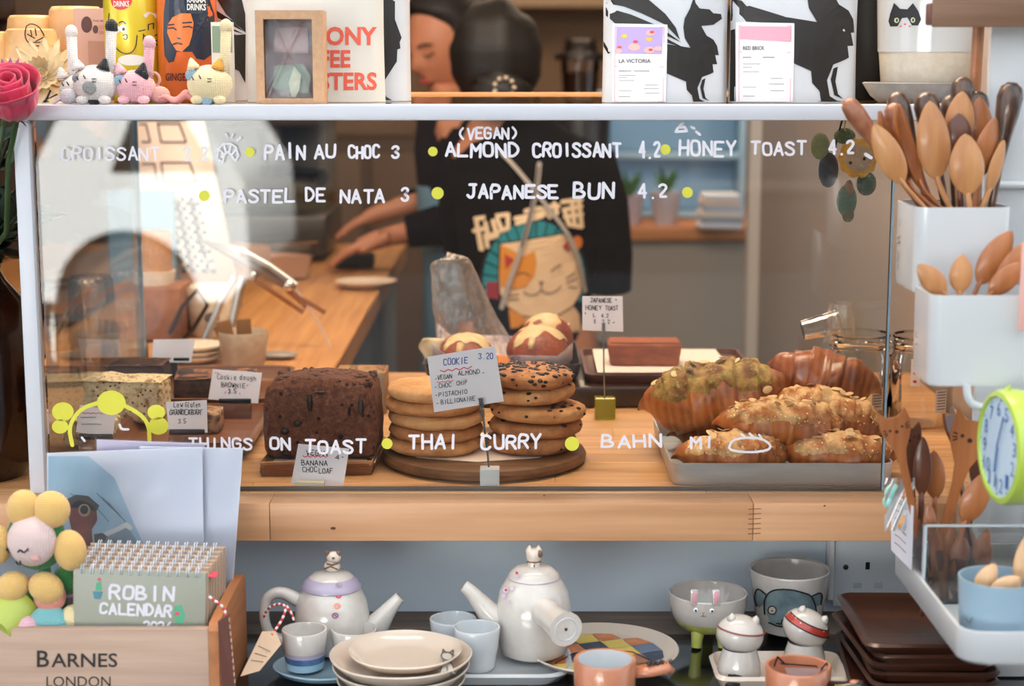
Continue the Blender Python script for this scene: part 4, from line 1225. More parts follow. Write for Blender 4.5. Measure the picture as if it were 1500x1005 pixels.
t, c = card('price_card', 'tilted white card reading vegan banana choc loaf 4 in front of the loaf', [(436, 652), (511, 659), (502, 718), (426, 709)], .020,
  [(INK, 'w', "VEGAN", 448, 479, 668, 7, 1.4, .03), (INK, 'w', "4-", 491, 504, 674, 6, 1.3), (INK, 'w', "BANANA", 441, 479, 682, 7, 1.4, .04), (INK, 'w', "CHOC", 443, 464, 692, 7, 1.3), (INK, 'w', "LOAF", 467, 487, 694, 7, 1.3),
   (RED, 's', [wave_line(443, 480, 670, 1, 10)], 1.2)], lean=.12)
v = P(454, 712, .014)
MB().box((v.x - c.x, -.006, v.z - c.z - .001), (.031, .009, .013), .0015).build('holder', mat('cream_block', '#d9cdb4', .5), t)

# ---- small wooden block
bk = thing('wooden_block', 'small wooden block printed crazy over you behind the banana loaf', 'block', (P(531, 560, .42).x, .42, ZT))
zz = P(531, 545, .395).z - ZT
MB().box((0, 0, zz / 2), (.064, .055, zz), .0015).build('block', wood('block_wood', '#8f6238', '#c08a52', 'Y', .6), bk)
MB().box((0, -.0276, zz / 2), (.062, .0015, zz - .003), .0005).build('front_label', mat('block_grey', '#8b7d6b', .7), bk)
def topf(px, py):
    v = PZ(px, py, ZT + zz + .0008); return Vector((v.x - bk.location.x, v.y - bk.location.y, zz + .0008))
mb = MB()
for txt, x0 in (("CRAZY", .018), ("OVER", .003), ("YOU", -.017)):
    hgt = .012 if txt != "OVER" else .007
    type_mb(txt, lambda a, b, x0=x0, hgt=hgt: Vector((x0 + b, a, zz + .0006)), -.022 if txt != "OVER" else -.012, .022 if txt != "OVER" else .012, 0, -hgt * .95, mb)
mb.build('lettering', INK, bk, smooth=0, merge=False)

# ---- round board with the two stacks of cookies
bx_, by_ = P(709, 690, .13).x, .142
rb = thing('round_board', 'round dark walnut serving board carrying the cookie stacks', 'serving board', (bx_, by_, ZT))
MB().lathe([(0, 0), (.108, 0), (.1145, .003), (.1155, .008), (.113, .0125), (.109, .0138), (0, .0138)], 72).build('board', wood('board_walnut', '#4c3222', '#7d5638', 'X', .45, coat=.15), rb)
o = MB().lathe([(0, 0), (.095, 0), (.095, .0006), (0, .0006)], 8, sx=1.0, sy=.78).build('paper_liner', PAPER, None, smooth=0); o.location = (bx_ - .006, by_, ZT + .0141); tag(o, 'baking paper sheet between the board and the cookies', 'paper')
def cookie(label, x, y, z, r, th, m, chips, seed, group, tilt=(0, 0)):
    rnd = random.Random(seed)
    t = thing('cookie', label, 'cookie', (x, y, z), 0, group)
    t.rotation_euler = (tilt[0], tilt[1], rnd.uniform(0, 6))
    pr = [(0, .0012), (r * .55, .0004), (r * .85, 0), (r * .965, th * .22), (r, th * .5), (r * .97, th * .78), (r * .88, th * .94), (r * .6, th * .99), (r * .3, th), (0, th)]
    MB().lathe(pr, 44, wob=.018, wk=3, ph=seed).build('dough', m, t, smooth=180, bump=(.0013, 45, 1))
    if chips:
        ch_ = MB()
        for k in range(chips):
            a = rnd.uniform(0, 6.28); q = r * math.sqrt(rnd.random()) * .93
            s_ = rnd.uniform(.0016, .0042)
            ch_.ball((q * math.cos(a), q * math.sin(a), th * (.99 if q < r * .8 else .88)), (s_, s_ * rnd.uniform(.6, 1), s_ * .55), 7, 5)
        for k in range(chips // 4):
            a = rnd.uniform(0, 6.28); s_ = rnd.uniform(.0015, .0035)
            ch_.ball((r * .975 * math.cos(a), r * .975 * math.sin(a), th * rnd.uniform(.35, .75)), (s_, s_, s_ * .7), 7, 5)
        tag(ch_.build('chocolate_chips', CHOC, t, smooth=180, bump=(.0006, 300, 1)), None, None, kind='stuff')
    return t
C1 = mat('cookie_pale', '#dcab78', .8, col2='#c48c58', nscale=(40, 40, 40), bump=((130, 130, 130), .7, .003))
C2 = mat('cookie_gold', '#cf9863', .8, col2='#ae7242', nscale=(40, 40, 40), bump=((130, 130, 130), .7, .003))
C3 = mat('cookie_dark', '#bd8350', .8, col2='#995e36', nscale=(50, 50, 50), bump=((130, 130, 130), .8, .003))
pos = ['lowest', 'second from the bottom', 'middle', 'second from the top', 'topmost']
x1, x2 = P(638, 650, .13).x, P(783, 650, .13).x
for k in range(5):
    cookie('pale almond cookie, %s of the left stack on the round board' % pos[k], x1 + (-.001, .001, .002, -.001, -.001)[k], .132, ZT + .0150 + k * .0150, .0545 + (.0, -.001, .0, .0, -.001)[k], .0155, [C2, C3, C1, C2, C1][k], 0 if k else 6, 3 + k, 'cookies in the left stack')
for k in range(5):
    cookie('chocolate chip cookie, %s of the right stack on the round board' % pos[k], x2 + (-.004, .001, .004, -.004, -.006)[k], .136 + (0, .004, -.002, .004, .002)[k], ZT + .0152 + k * .0180 + (.0, 0, 0, .002, .002)[k], .0515 + (.0, .001, .0025, .0, -.001)[k], .0168, [C3, C3, C2, C2, C3][k], [24, 30, 40, 34, 130][k], 40 + k, 'cookies in the right stack', tilt=(0.0, (0, -.02, -.035, -.05, -.02)[k]))


# cookie price sign on its wire
t, c = card('price_card', 'large tilted white card reading cookie 3.20 above the cookie stacks', [(626, 523), (725, 507), (738, 588), (636, 604)], .045,
  [(BLUE, 'w', "COOKIE", 650, 685, 535, 9, 1.6, -.09), (BLUE, 'w', "3.20", 701, 722, 526, 8, 1.5, -.05), (RED, 's', [[(x, y - (x - 645) * .13) for x, y in wave_line(645, 691, 544, 1.5, 8)]], 1.5),
   (INK, 'w', "VEGAN", 641, 662, 556, 6, 1.2, -.12), (INK, 'w', "ALMOND", 671, 703, 550, 6, 1.2, -.1), (RED, 's', [[(x, y - (x - 640) * .1) for x, y in wave_line(640, 664, 560, .7, 6)]], 1),
   (INK, 'w', "CHOC", 643, 661, 568, 6, 1.1, -.1), (INK, 'w', "CHIP", 669, 684, 564, 6, 1.1, -.1), (INK, 'w', "PISTACHIO", 643, 684, 581, 6, 1.1, -.12), (INK, 'w', "BILLIONAIRE", 646, 696, 592, 6, 1.1, -.12),
   (INK, 's', [[(638, 555), (639, 555)], [(637, 567), (639, 567)], [(638, 579), (640, 579)], [(640, 591), (642, 591)], [(707, 546), (709, 546)]], 1)])
def lc(px, py, Y, c=c): v = P(px, py, Y); return (v.x - c.x, v.y - .045, v.z - c.z)
WIRE = mat('sign_wire', '#9fa7ad', .25, .9)
cube_top = ZT + .0205
MB().tube([lc(704, 583, .040), lc(706, 596, .040)], .0028, 8).build('clip', WIRE, t)
MB().tube([lc(705, 590, .040), lc(708, 610, .037), lc(711, 640, .030), lc(715, 672, .021), lc(717, 700, .016)], .0011, 8).build('wire', WIRE, t)
MB().tube([lc(706, 600, .039), lc(708, 612, .037)], [.0024, .0014], 8).build('collar', WIRE, t)
v = P(717.5, 712, .0165)
MB().box((v.x - c.x, .0165 - .045, ZT - c.z + .0103), (.0205, .0195, .0205), .0008).build('cube_base', mat('cube_white', '#d3d6d8', .35), t)

# ---- dark riser with the two back trays
ZR = 0.9780
ri = thing('riser', 'low dark wooden riser at the back right of the case', 'riser', (.085, .56, ZT))
MB().box((0, 0, (ZR - ZT) / 2), (.385, .26, ZR - ZT), .003).build('body', wood('riser_wood', '#241610', '#3a241a', 'X', .35, coat=.3), ri)
M_pan = mat('old_tin', '#2b211b', .4, .5, col2='#4a3626', nscale=(30, 30, 30))
pan = tray('baking_tin', 'old dark baking tin holding the sugared buns', 'baking tin', P(620, 540, .45).x, P(852, 540, .45).x, .455, .64, ZR + .0003, .025, M_pan, .002, .008, .012)
pn = MB()
def pf(u, v):
    x = (u - .5) * .185; y = (v - .5) * .165
    e = max(0, abs(v - .5) - .38) * 2 + max(0, abs(u - .5) - .40) * 1.6
    return (x, y, .004 + e * .115 + .002 * noise.noise(Vector((x * 40, y * 40, 2))))
o = pn.grid(pf, 26, 22).build('paper_liner', mat('print_paper', '#cfc0bd', .7, col2='#8a7f96', nscale=(30, 60, 30), nfac=(.52, .62)), None, smooth=180, solid=.0004)
o.location = (pan.location.x, pan.location.y - .002, ZR + .004); tag(o, 'patterned greaseproof paper lining the dark tin', 'paper')
BUN = mat('bun_crust', '#7c3319', .55, col2='#964620', nscale=(60, 60, 60), bump=((220, 220, 220), .5, .002), speck=((330, 330, 330), .16, '#c98f62'), coat=.1)
ICE = mat('cream_icing', '#d8b988', .45, sss=.1)
def bun(label, px, Y, z, r, seed):
    t = thing('iced_bun', label, 'bun', (P(px, 500, Y).x, Y, z))
    MB().ball((0, 0, r[2] * .85), r, 30, 18, fn=lambda d: 1 - .12 * max(0, -d.z) + .04 * math.sin(3 * d.x + seed)).build('dough', BUN, t, smooth=180, bump=(.0016, 35, 1))
    rnd = random.Random(seed)
    m_ = MB()
    def icf(u, v):
        a = u * 2 * PI; q = v
        rr_ = .74 + .18 * math.sin(3 * a + seed) + .10 * math.sin(7 * a)
        x = r[0] * rr_ * q * math.cos(a); y = r[1] * rr_ * q * math.sin(a)
        zz_ = math.sqrt(max(0.02, 1 - (x / r[0]) ** 2 - (y / r[1]) ** 2)) * r[2]
        return (x, y, r[2] * .85 + zz_ + .003 * (1 - q ** 6) - .0006 + .0012 * noise.noise(Vector((x * 120, y * 120, seed))))
    m_.grid(icf, 40, 10)
    for k in (1, 2):
        a = -PI / 2 + (k - 2.4) * .7
        x0_, y0_ = r[0] * .62 * math.cos(a), r[1] * .72 * math.sin(a)
        m_.tube([(x0_, y0_, r[2] * .85 + r[2] * .66), (x0_ * 1.25, y0_ * 1.25, r[2] * .85 + r[2] * .45), (x0_ * 1.35, y0_ * 1.38, r[2] * .85 + r[2] * (.28 - .1 * (k % 2)))], [.005, .0045, .003], 10)
    m_.build('icing', ICE, t, smooth=180)
    return t
bun('sugared bun topped with cream icing under the clear bag, left in the tin', 683, .505, ZR + .007, (.039, .038, .027), 3)
bun('large sugared bun with cream icing running down, right in the dark tin', 788, .510, ZR + .007, (.044, .042, .032), 8)
bun('sugared bun at the back of the tin peeping over the large one', 800, .59, ZR + .010, (.036, .030, .033), 5)
br = MB().ball((0, 0, 0), (.016, .02, .014), 14, 8).build('bread_piece', mat('orange_crumb', '#c9762f', .7), None, bump=(.002, 80, 1))
br.location = (P(735, 505, .49).x, .47, ZR + .022); tag(br, 'torn orange crumb piece between the two front buns', 'bread')
# crumpled clear bag
bg_ = MB()
bc_ = P(683, 470, .50)
def bagf(u, v):
    a = u * 2 * PI
    # tapered crumpled cone, opening low, tip up and left
    cx_ = .010 - .036 * v; cz = .100 * min(1, v / .92) + .006 * max(0, v - .92) / .08
    r_ = (.046 - .024 * v) * (1 if v < .9 else math.sqrt(max(0, 1 - ((v - .9) / .1) ** 2)))
    r_ *= 1 + .16 * noise.noise(Vector((math.cos(a) * 3.2, math.sin(a) * 3.2, v * 1.6))) + .07 * abs(noise.noise(Vector((math.cos(a) * 8, math.sin(a) * 8, v * 3)))) 
    return (cx_ + r_ * math.cos(a), r_ * .6 * math.sin(a), cz + .006 * math.sin(3 * a) * (1 - v) + .010 * math.cos(a + .6) * (v - .4))
bg_.grid(bagf, 64, 30)
bagm = mat('crumpled_bag', '#e9ddd4', .15, alpha=None, bump=((60, 60, 25), 1.0, .012))
bn = bagm.node_tree
_tr = bn.nodes.new('ShaderNodeBsdfTransparent'); _tr.inputs[0].default_value = (.95, .93, .91, 1)
_mx = bn.nodes.new('ShaderNodeMixShader')
_bp = [n for n in bn.nodes if n.type == 'BUMP'][0]
_gl = bn.nodes.new('ShaderNodeBsdfGlossy'); _gl.inputs['Roughness'].default_value = .12; _gl.inputs[0].default_value = (.9, .88, .86, 1)
bn.links.new(_bp.outputs[0], _gl.inputs['Normal'])
_lw = bn.nodes.new('ShaderNodeLayerWeight'); _lw.inputs[0].default_value = .45
bn.links.new(_bp.outputs[0], _lw.inputs['Normal'])
_rp = bn.nodes.new('ShaderNodeMapRange'); _rp.inputs['To Min'].default_value = .16; _rp.inputs['To Max'].default_value = .7
bn.links.new(_lw.outputs['Facing'], _rp.inputs['Value'])
_m2 = bn.nodes.new('ShaderNodeMixShader'); _m2.inputs[0].default_value = .30
bn.links.new(_gl.outputs[0], _m2.inputs[1]); bn.links.new(bn.nodes['Principled BSDF'].outputs[0], _m2.inputs[2])
bn.links.new(_rp.outputs[0], _mx.inputs[0]); bn.links.new(_tr.outputs[0], _mx.inputs[1]); bn.links.new(_m2.outputs[0], _mx.inputs[2])
bn.links.new(_mx.outputs[0], bn.nodes['Material Output'].inputs[0])
BAGM = bagm
o = bg_.build('plastic_bag', bagm, None, smooth=30, bump=(.0022, 40, 1))
o.location = (bc_.x, .575, ZR + .030); o.scale = (1.08, 1, 1.16); tag(o, 'crumpled clear plastic bag standing over the left bun', 'bag')
pb = MB()
pb.grid(lambda u, v: ((u - .5) * .03 + .004 * math.sin(v * 7), .004 * math.sin(u * 5), v * .035), 8, 8)
o = pb.build('paper_corner', mat('cream_paper', '#dcc59f', .7), None, smooth=180, solid=.0005); o.location = (P(634, 500, .5).x, .50, ZR + .018); tag(o, 'cream paper corner sticking up at the left end of the tin', 'paper')

trW = tray('wooden_tray', 'flat dark wooden tray with white paper behind the croissants', 'tray', P(858, 555, .44).x, P(1112, 555, .44).x, .452, .66, ZR + .0003, .012, wood('tray_brown', '#4b2a1c', '#6d3f2a', 'X', .4), .004, .004, .014)
o = MB().add([P(875, 545, .462), P(1075, 549, .462), P(1048, 504, .645), P(868, 499, .645)], [(0, 1, 2, 3)])
o.v = [Vector((v.x, v.y, ZR + .0135)) for v in o.v]
o = o.build('paper_sheet', PAPER, None, smooth=0, solid=.0005); tag(o, 'white paper sheet on the flat wooden tray', 'paper')
TOAST = mat('honey_toast_crust', '#7c4027', .7, col2='#99532f', nscale=(35, 35, 90), bump=((90, 90, 90), .6, .003))
ht = thing('honey_toast', 'oblong brown honey toast loaf on white paper behind the croissants', 'bread', (P(943, 520, .53).x, .53, ZR + .0142), -.03)
hm = MB()
b2 = bmesh.new(); bmesh.ops.create_cube(b2, size=1)
for q in b2.verts:
    top_ = q.co.z > 0
    q.co = Vector((q.co.x * (.100 if top_ else .092), q.co.y * .05, (q.co.z + .5) * .030))
bmesh.ops.bevel(b2, geom=b2.edges[:], offset=.004, segments=3, profile=.5, affect='EDGES')
bmesh.ops.subdivide_edges(b2, edges=b2.edges[:], cuts=4, use_grid_fill=True); b2.verts.index_update()
hm.add([q.co.copy() for q in b2.verts], [[q.index for q in f.verts] for f in b2.faces]); b2.free()
hm.build('loaf', TOAST, ht, smooth=180, bump=(.0008, 60, 1))
MB().box((0, 0, .0305), (.092, .043, .003), .001).build('crust_top', mat('toast_top', '#9a5230', .75, bump=((200, 200, 200), .6, .003)), ht)

# Japanese honey toast sign
t, c = card('price_card', 'white card reading Japanese honey toast on a wire above the croissants', [(853, 434), (912, 434), (913, 486), (853, 484)], .365,
  [(INK, 'w', "JAPANESE", 865, 896, 443, 6, 1.3), (INK, 'w', "HONEY", 858, 881, 454, 6, 1.3), (INK, 'w', "TOAST", 887, 905, 454, 6, 1.3), (INK, 'w', "L.", 869, 874, 464, 5, 1.2), (INK, 'w', "4.2", 881, 891, 465, 5, 1.2), (INK, 'w', "S.", 870, 875, 473, 5, 1.2), (INK, 'w', "3.2", 882, 893, 474, 5, 1.2),
   (GREEN, 's', [[(902, 438), (903, 440)], [(857, 458), (858, 460)], [(898, 473), (900, 472)]], 1.4)])
def lc2(px, py, Y=.363, c=c): v = P(px, py, Y); return (v.x - c.x, v.y - .365, v.z - c.z)
MB().tube([lc2(884, 474), lc2(884, 488)], .0022, 8).build('clip', WIRE, t)
MB().tube([lc2(884, 486), lc2(884, 500)], [.0018, .003], 8).build('collar', WIRE, t)
MB().tube([lc2(884, 498), lc2(885, 560), lc2(886, 592, .368)], .0010, 8).build('wire', WIRE, t)
v = P(886, 604, .368)
MB().box((v.x - c.x, .003, ZT - c.z + .0135), (.026, .022, .0265), .0015).build('cube_base', mat('yellow_glass', '#c9bf3a', .05, coat=.5, trans=.6), t)

# ---- croissants on the steel tray
STEEL = mat('tray_steel', '#c9cccf', .38, .55, col2='#b2b6ba', nscale=(8, 60, 60), bump=((6, 40, 40), .1, .001))
x0_, x1_ = P(982, 700, .02).x, P(1302, 700, .02).x
stt = tray('steel_tray', 'brushed steel tray full of croissants at the front right', 'tray', x0_, x1_ + .006, .018, .26, ZT, .0245, STEEL, .002, .003, .014)
CR = mat('croissant_crust', '#a85a26', .42, col2='#6e3216', nscale=(22, 30, 30), nfac=(.42, .66), bands=('X', 34, 3.0, '#c98a4c', .30, 1.5), bump=((55, 55, 55), .8, .003), coat=.25)
CRD = mat('croissant_dark', '#8a451f', .38, col2='#5a2812', nscale=(16, 22, 22), nfac=(.4, .65), bands=('X', 36, 3.0, '#b87038', .35, 1.5), bump=((50, 50, 50), .8, .003), coat=.35)
ALM = mat('almond_crust', '#d9ae7a', .75, col2='#a0602e', nscale=(34, 34, 34), nfac=(.44, .60), bump=((90, 90, 90), .8, .004), speck=((170, 170, 170), .18, '#ecd6b0'))
PIS = mat('pistachio_crust', '#ab8646', .75, col2='#75481f', nscale=(42, 42, 42), nfac=(.40, .60), bump=((90, 90, 90), .9, .005), speck=((150, 150, 150), .30, '#83812f'))
FLK = mat('almond_flake', '#d6b384', .55)
SUG = mat('icing_sugar', '#eadbcb', .9)
def croissant(label, loc, rot, L=.15, Rr=.036, m=CR, crust=None, flakes=0, bend=.020, flat=.85, seg=6, seed=1, name='croissant'):
    t = thing(name, label, 'croissant', loc, rot=rot)
    nu, nv = 96, 40
    rnd = random.Random(seed)
    def prof_(s, ang=0):     # s in -1..1
        a = abs(s)
        base = (1 - a ** 2.1) ** .62
        k = (s + 1) / 2 * seg * 2
        fr_ = (a * seg * .55 + .10 * math.sin(ang)) % 1.0
        step = 1 + .16 * (fr_ - .5) * (1 if a > .05 else 0)
        return base * step * .88 + .17 * (1 - a ** 14)
    def f(u, v):
        s = u * 2 - 1
        a = v * 2 * PI
        r = Rr * prof_(s, a)
        x = s * L / 2
        y = bend * (s * s) * 1.2 - bend * .4
        tw = .5 * math.sin(2 * s)
        rz_ = r * flat
        q = 1 + .05 * math.sin(a * 3 + s * 8 + seed)
        return (x + .012 * math.sin(a) * (s) * .6, y + r * math.cos(a) * q, rz_ * math.sin(a) * q + .004 * (1 - s * s))
    MB().grid(f, nu, nv).build('pastry', m, t, smooth=180, bump=(.0016, 50, 1))
    if crust:
        def g(u, v):
            s = (u * 2 - 1) * .86
            w = 1.35 + .30 * noise.noise(Vector((s * 3.2, seed, 0))) + .16 * noise.noise(Vector((s * 9, seed, 3)))
            a = PI / 2 + (v - .5) * 2 * w * 1.12
            r = Rr * prof_(s) 
            y = bend * (s * s) * 1.2 - bend * .4
            e = min(1, min(v, 1 - v) * 7) * min(1, min(u, 1 - u) * 9)
            lift = -.0028 + .0065 * e + .0024 * noise.noise(Vector((s * 14, a * 4, seed))) * e
            q = 1 + .05 * math.sin(a * 3 + s * 8 + seed)
            return (s * L / 2 + .0072 * math.sin(a) * s, y + (r * q + lift) * math.cos(a), (r * q + lift) * math.sin(a) * flat + .004 * (1 - s * s))
        cr = MB().grid(g, 70, 36).build('crust', crust, t, smooth=180, bump=(.0022, 95, 1))
        me0 = None
        for k in range(flakes):
            s = rnd.uniform(-.78, .78); a = PI / 2 + rnd.gauss(0, .45)
            r = Rr * prof_(s) + .0045
            y = bend * (s * s) * 1.2 - bend * .4
            p = Vector((s * L / 2, y + r * math.cos(a), r * math.sin(a) * flat + .005 * (1 - s * s)))
            if me0 is None:
                fl = MB().lathe([(0, 0), (.0042, 0), (.0048, .0004), (.0042, .0008), (0, .0009)], 12, sx=1.35, sy=.85).build('almond_flake', FLK, t)
                me0 = fl.data
            else:
                fl = bpy.data.objects.new('almond_flake', me0); COL.objects.link(fl); fl.parent = t
            fl.location = p
            fl.rotation_euler = (rnd.uniform(-.5, .5) - (a - PI / 2) * -.9, rnd.uniform(-.5, .5), rnd.uniform(0, 3))
    return t
def CP(px, py, Y): v = P(px, py, Y); return (v.x, Y, v.z)
GR = 'croissants piled on the steel tray'
croissant('flat almond croissant in the tray, front left one against the pane', CP(1076, 672, .065), (R(-6), 0, R(4)), .125, .036, CR, ALM, 16, .008, .62, seed=4)
croissant('flat almond croissant in the tray, front right one in the corner', CP(1230, 672, .065), (R(-6), 0, R(-4)), .125, .036, CR, ALM, 16, .008, .62, seed=9)
croissant('almond croissant lying across the two front ones', CP(1148, 628, .095), (R(-4), R(3), R(6)), .145, .036, CR, ALM, 20, .014, .70, seed=12)
croissant('almond croissant with dark glossy layers at the right end of the pile', CP(1210, 617, .135), (R(-4), R(14), R(-4)), .128, .036, CR, ALM, 10, .014, .80, seed=23)
croissant('big croissant with green pistachio crust at the left of the pile', CP(1048, 588, .165), (R(-8), R(-9), R(-8)), .168, .043, CR, PIS, 18, .022, .88, seed=31)
croissant('plain dark baked croissant on top of the pile, its tip to the right', CP(1205, 562, .185), (R(-5), R(10), R(-10)), .122, .036, CRD, None, 0, .020, .92, seed=42)
croissant('croissant hidden deep in the tray behind the almond ones', CP(1080, 640, .20), (0, 0, R(3)), .15, .034, CR, None, 0, .01, .62, seed=52)
croissant('second croissant deep in the tray under the plain one', CP(1220, 640, .21), (0, 0, R(-3)), .15, .034, CR, None, 0, .01, .62, seed=53)

# ---- jars behind the croissants
JAR = thin_glass('jar_glass', (.90, .89, .87), boost=1.2)
def jar(label, px, Y, sc=1.0):
    t = thing('glass_jar', label, 'jar', (P(px, 560, Y).x, Y, ZT), group='glass jars in the right corner')
    MB().lathe([(0, .001), (.034, .001), (.038, .006), (.0385, .085), (.036, .092), (.036, .100), (.0385, .103), (.036, .106), (.036, .111), (.0375, .113)], 40).build('body', JAR, t)
    MB().lathe([(.0352, .110), (.0372, .110), (.0372, .1135), (.0352, .1135)], 40).build('rim', thin_glass('jar_rim', (.8, .8, .78), boost=3), t)
    MB().lathe([(.0355, .0945), (.038, .096), (.0355, .0975)], 40).build('thread', thin_glass('jar_rim', (.8, .8, .78), boost=3), t)
    for (a0, w, z0, z1, c_) in ((-2.15, .28, .055, .088, '#dfd8d3'), (-1.35, .42, .022, .05, '#cfc9c4')):
        lb = MB().grid(lambda u, v: (.0392 * math.cos(a0 + w * u), .0392 * math.sin(a0 + w * u), z0 + (z1 - z0) * v), 8, 2).build('label', mat('jar_label_' + c_[1:], c_, .6), t, smooth=180)
        if w > .3:
            bb = MB()
            for k in range(7):
                bb.grid(lambda u, v: (.0395 * math.cos(a0 + w * (.12 + .76 * u)), .0395 * math.sin(a0 + w * (.12 + .76 * u)), z0 + .004 + k * .0035 + .0012 * v), 6, 1)
            bb.build('label_print', mat('jar_ink', '#5a5652', .6), lb, smooth=0)
        else:
            fl = MB()
            for k in range(3): fl.ball((.0397 * math.cos(a0 + w * .5), .0397 * math.sin(a0 + w * .5), z0 + .006 + k * .010), (.0028, .001, .002), 8, 5)
            fl.build('flower_print', mat('flower_red', '#b1473b', .6), lb)
    return t
jar('glass jar with a flowered label standing behind the croissants', 1258, .345)
jar('glass jar in the right corner seen past the wooden spoons', 1350, .33)
cu_ = thing('plastic_cup', 'clear ribbed plastic cup leaning on the flowered jar', 'cup', (P(1190, 475, .36).x - .012, .36, P(1190, 484, .36).z), rot=(0, R(76), 0))
cu_.scale = (.8, .8, .8)
MB().lathe([(0, 0), (.015, 0), (.0165, .01), (.0158, .012), (.018, .03), (.0172, .032), (.0195, .056), (.021, .058)], 28).build('cup', thin_glass('ribbed_plastic', (.93, .9, .86), .12, boost=1.6), cu_)
MB().lathe([(.0195, .056), (.0215, .0575), (.0195, .0585)], 28).build('rim', thin_glass('amber_rim', (.9, .75, .5), .05, boost=5), cu_)
lean_ = thing('plastic_bag', 'small clear bag bunched in the mouth of the flowered jar', 'bag', (P(1232, 500, .345).x, .345, ZT + .100))
lb_ = MB(); lb_.grid(lambda u, v: (.018 * (1 - .25 * v) * math.cos(2 * PI * u) * (1 + .2 * math.sin(7 * 2 * PI * u)), .018 * math.sin(2 * PI * u), .05 * v), 48, 10)
lb_.build('bag', BAGM, lean_, smooth=180, bump=(.002, 60, 1))
# ================================================================= THINGS ON TOP OF THE CASE
ZS = Z_SH + .0003
PRB = mat('bag_black', '#17130f', .45)
WOOL = lambda n, c_, k=150: mat('wool_' + n, c_, .95, sheen=.3, bump=(k, .7, .0012, 'knit'))
def basez(px, Y): return P(px, 300, Y).x

def bag(name, label, cat, px0, px1, Y, h, depth, m, lean=0.0, sub=None):
    xa, xb = P(px0, 100, Y).x, P(px1, 100, Y).x
    t = thing(name, label, cat, ((xa + xb) / 2, Y, ZS))
    w = xb - xa
    def shp(sgn):
        def f(u, v):
            z = v * h
            bulge = depth * .5 * (1 - .75 * v ** 3) * (math.sin(PI * min(1, max(0, u))) ** .35)
            return ((u - .5) * w * (1 - .015 * math.sin(PI * v)), depth / 2 + sgn * bulge, z)
        return f
    mb = MB(); mb.grid(shp(-1), 24, 16); mb.grid(shp(1), 24, 16)
    o = mb.build('bag', m, t, smooth=50, merge=True)
    bb = bvh_of(o)
    def mp(px, py, off=.0008):
        v = P(px, py, Y)
        v.z = max(v.z, ZS + .0012)
        v.x = max(xa + .0012, min(xb - .0012, v.x))
        hit = bb.ray_cast(Vector((v.x, Y - 1, v.z)), Vector((0, 1, 0)))
        yy = (hit[0].y if hit[0] is not None else Y + depth / 2) - off
        return Vector((v.x - t.location.x, yy - Y, v.z - ZS))
    return t, mp

GRIF = [(1015, -8), (1015.6, 0), (1011.6, 12), (1003.5, 27), (1001.4, 40), (1003.5, 56), (1012, 70), (976.7, 64.5), (976.7, 107.5), (1005, 119.5), (1006, 131.6), (1014, 140), (1015.6, 150), (1006, 154), (1041, 154), (1025, 145), (1022, 129), (1029, 113), (1040, 109), (1046.5, 106), (1045, 94), (1052, 94), (1049, 80.6), (1054.6, 80.6), (1052, 67), (1046.5, 58), (1036, 52), (1028, 37.6), (1046.5, 36), (1060, 27), (1058.6, 20), (1046.5, 19), (1041, 13.4), (1026, 12), (1020, 4), (1018, -8)]
LEG = [(1034, 115), (1031, 130), (1034, 143), (1040, 148), (1030, 144), (1026, 128), (1029, 117)]
W1 = [(889, 4), (905, -6), (945, -6), (975, 20), (990, 40), (996, 58), (975, 36), (940, 19), (915, 9)]
W2 = [(889, 22), (889, 10), (925, 21), (960, 36), (974, 40), (930, 36), (902, 34)]
W3 = [(976, 46), (998, 62), (976, 52)]
W4 = [(976, 56), (1002, 70), (976, 62)]
W5 = [(886, 60), (895, 77), (892, 79), (886, 68)]
def tf(poly, sx, sy, cx, cy, dx, dy): return [(cx + (x - cx) * sx + dx, cy + (y - cy) * sy + dy) for x, y in poly]
M_bagw = mat('bag_white', '#cfd2d6', .4, col2='#c2c5cb', nscale=(6, 6, 6), coat=.15)
tA, mA = bag('coffee_bag', 'white coffee bag with a black winged beast and a floral label', 'coffee bag', 884, 1070, .06, .155, .055, M_bagw)
poly_mb([GRIF, W1, W2, W3, W4, W5], mA, sub=1).build('beast_print', PRB, tA, smooth=0, merge=False)
poly_mb([LEG], lambda a, b: mA(a, b, .0012), sub=1).build('beast_leg', PRB, tA, smooth=0, merge=False)
tB, mB = bag('coffee_bag', 'white coffee bag with a black winged beast and a pink topped label', 'coffee bag', 1072, 1262, .06, .155, .055, M_bagw)
GB = [[(min(1256, x), y) for x, y in tf(GRIF, 1.40, 1.45, 1022, 154, 190, 0)]]
WB = [tf(p_, 1.2, 1.4, 1000, 60, 140, -8) for p_ in (W2, W3, W4)]
WB = [[(max(1074, x), y) for x, y in p_] for p_ in WB] + [[(1074, 12), (1100, 8), (1150, 24), (1165, 45), (1120, 33), (1074, 30)], [(1073, 44), (1080, 42), (1080, 150), (1073, 150)]]
poly_mb(GB + WB, mB, sub=1).build('beast_print', PRB, tB, smooth=0, merge=False)
poly_mb([tf(LEG, 1.4, 1.45, 1022, 154, 190, 0)], lambda a, b: mB(a, b, .0012), sub=1).build('beast_leg', PRB, tB, smooth=0, merge=False)
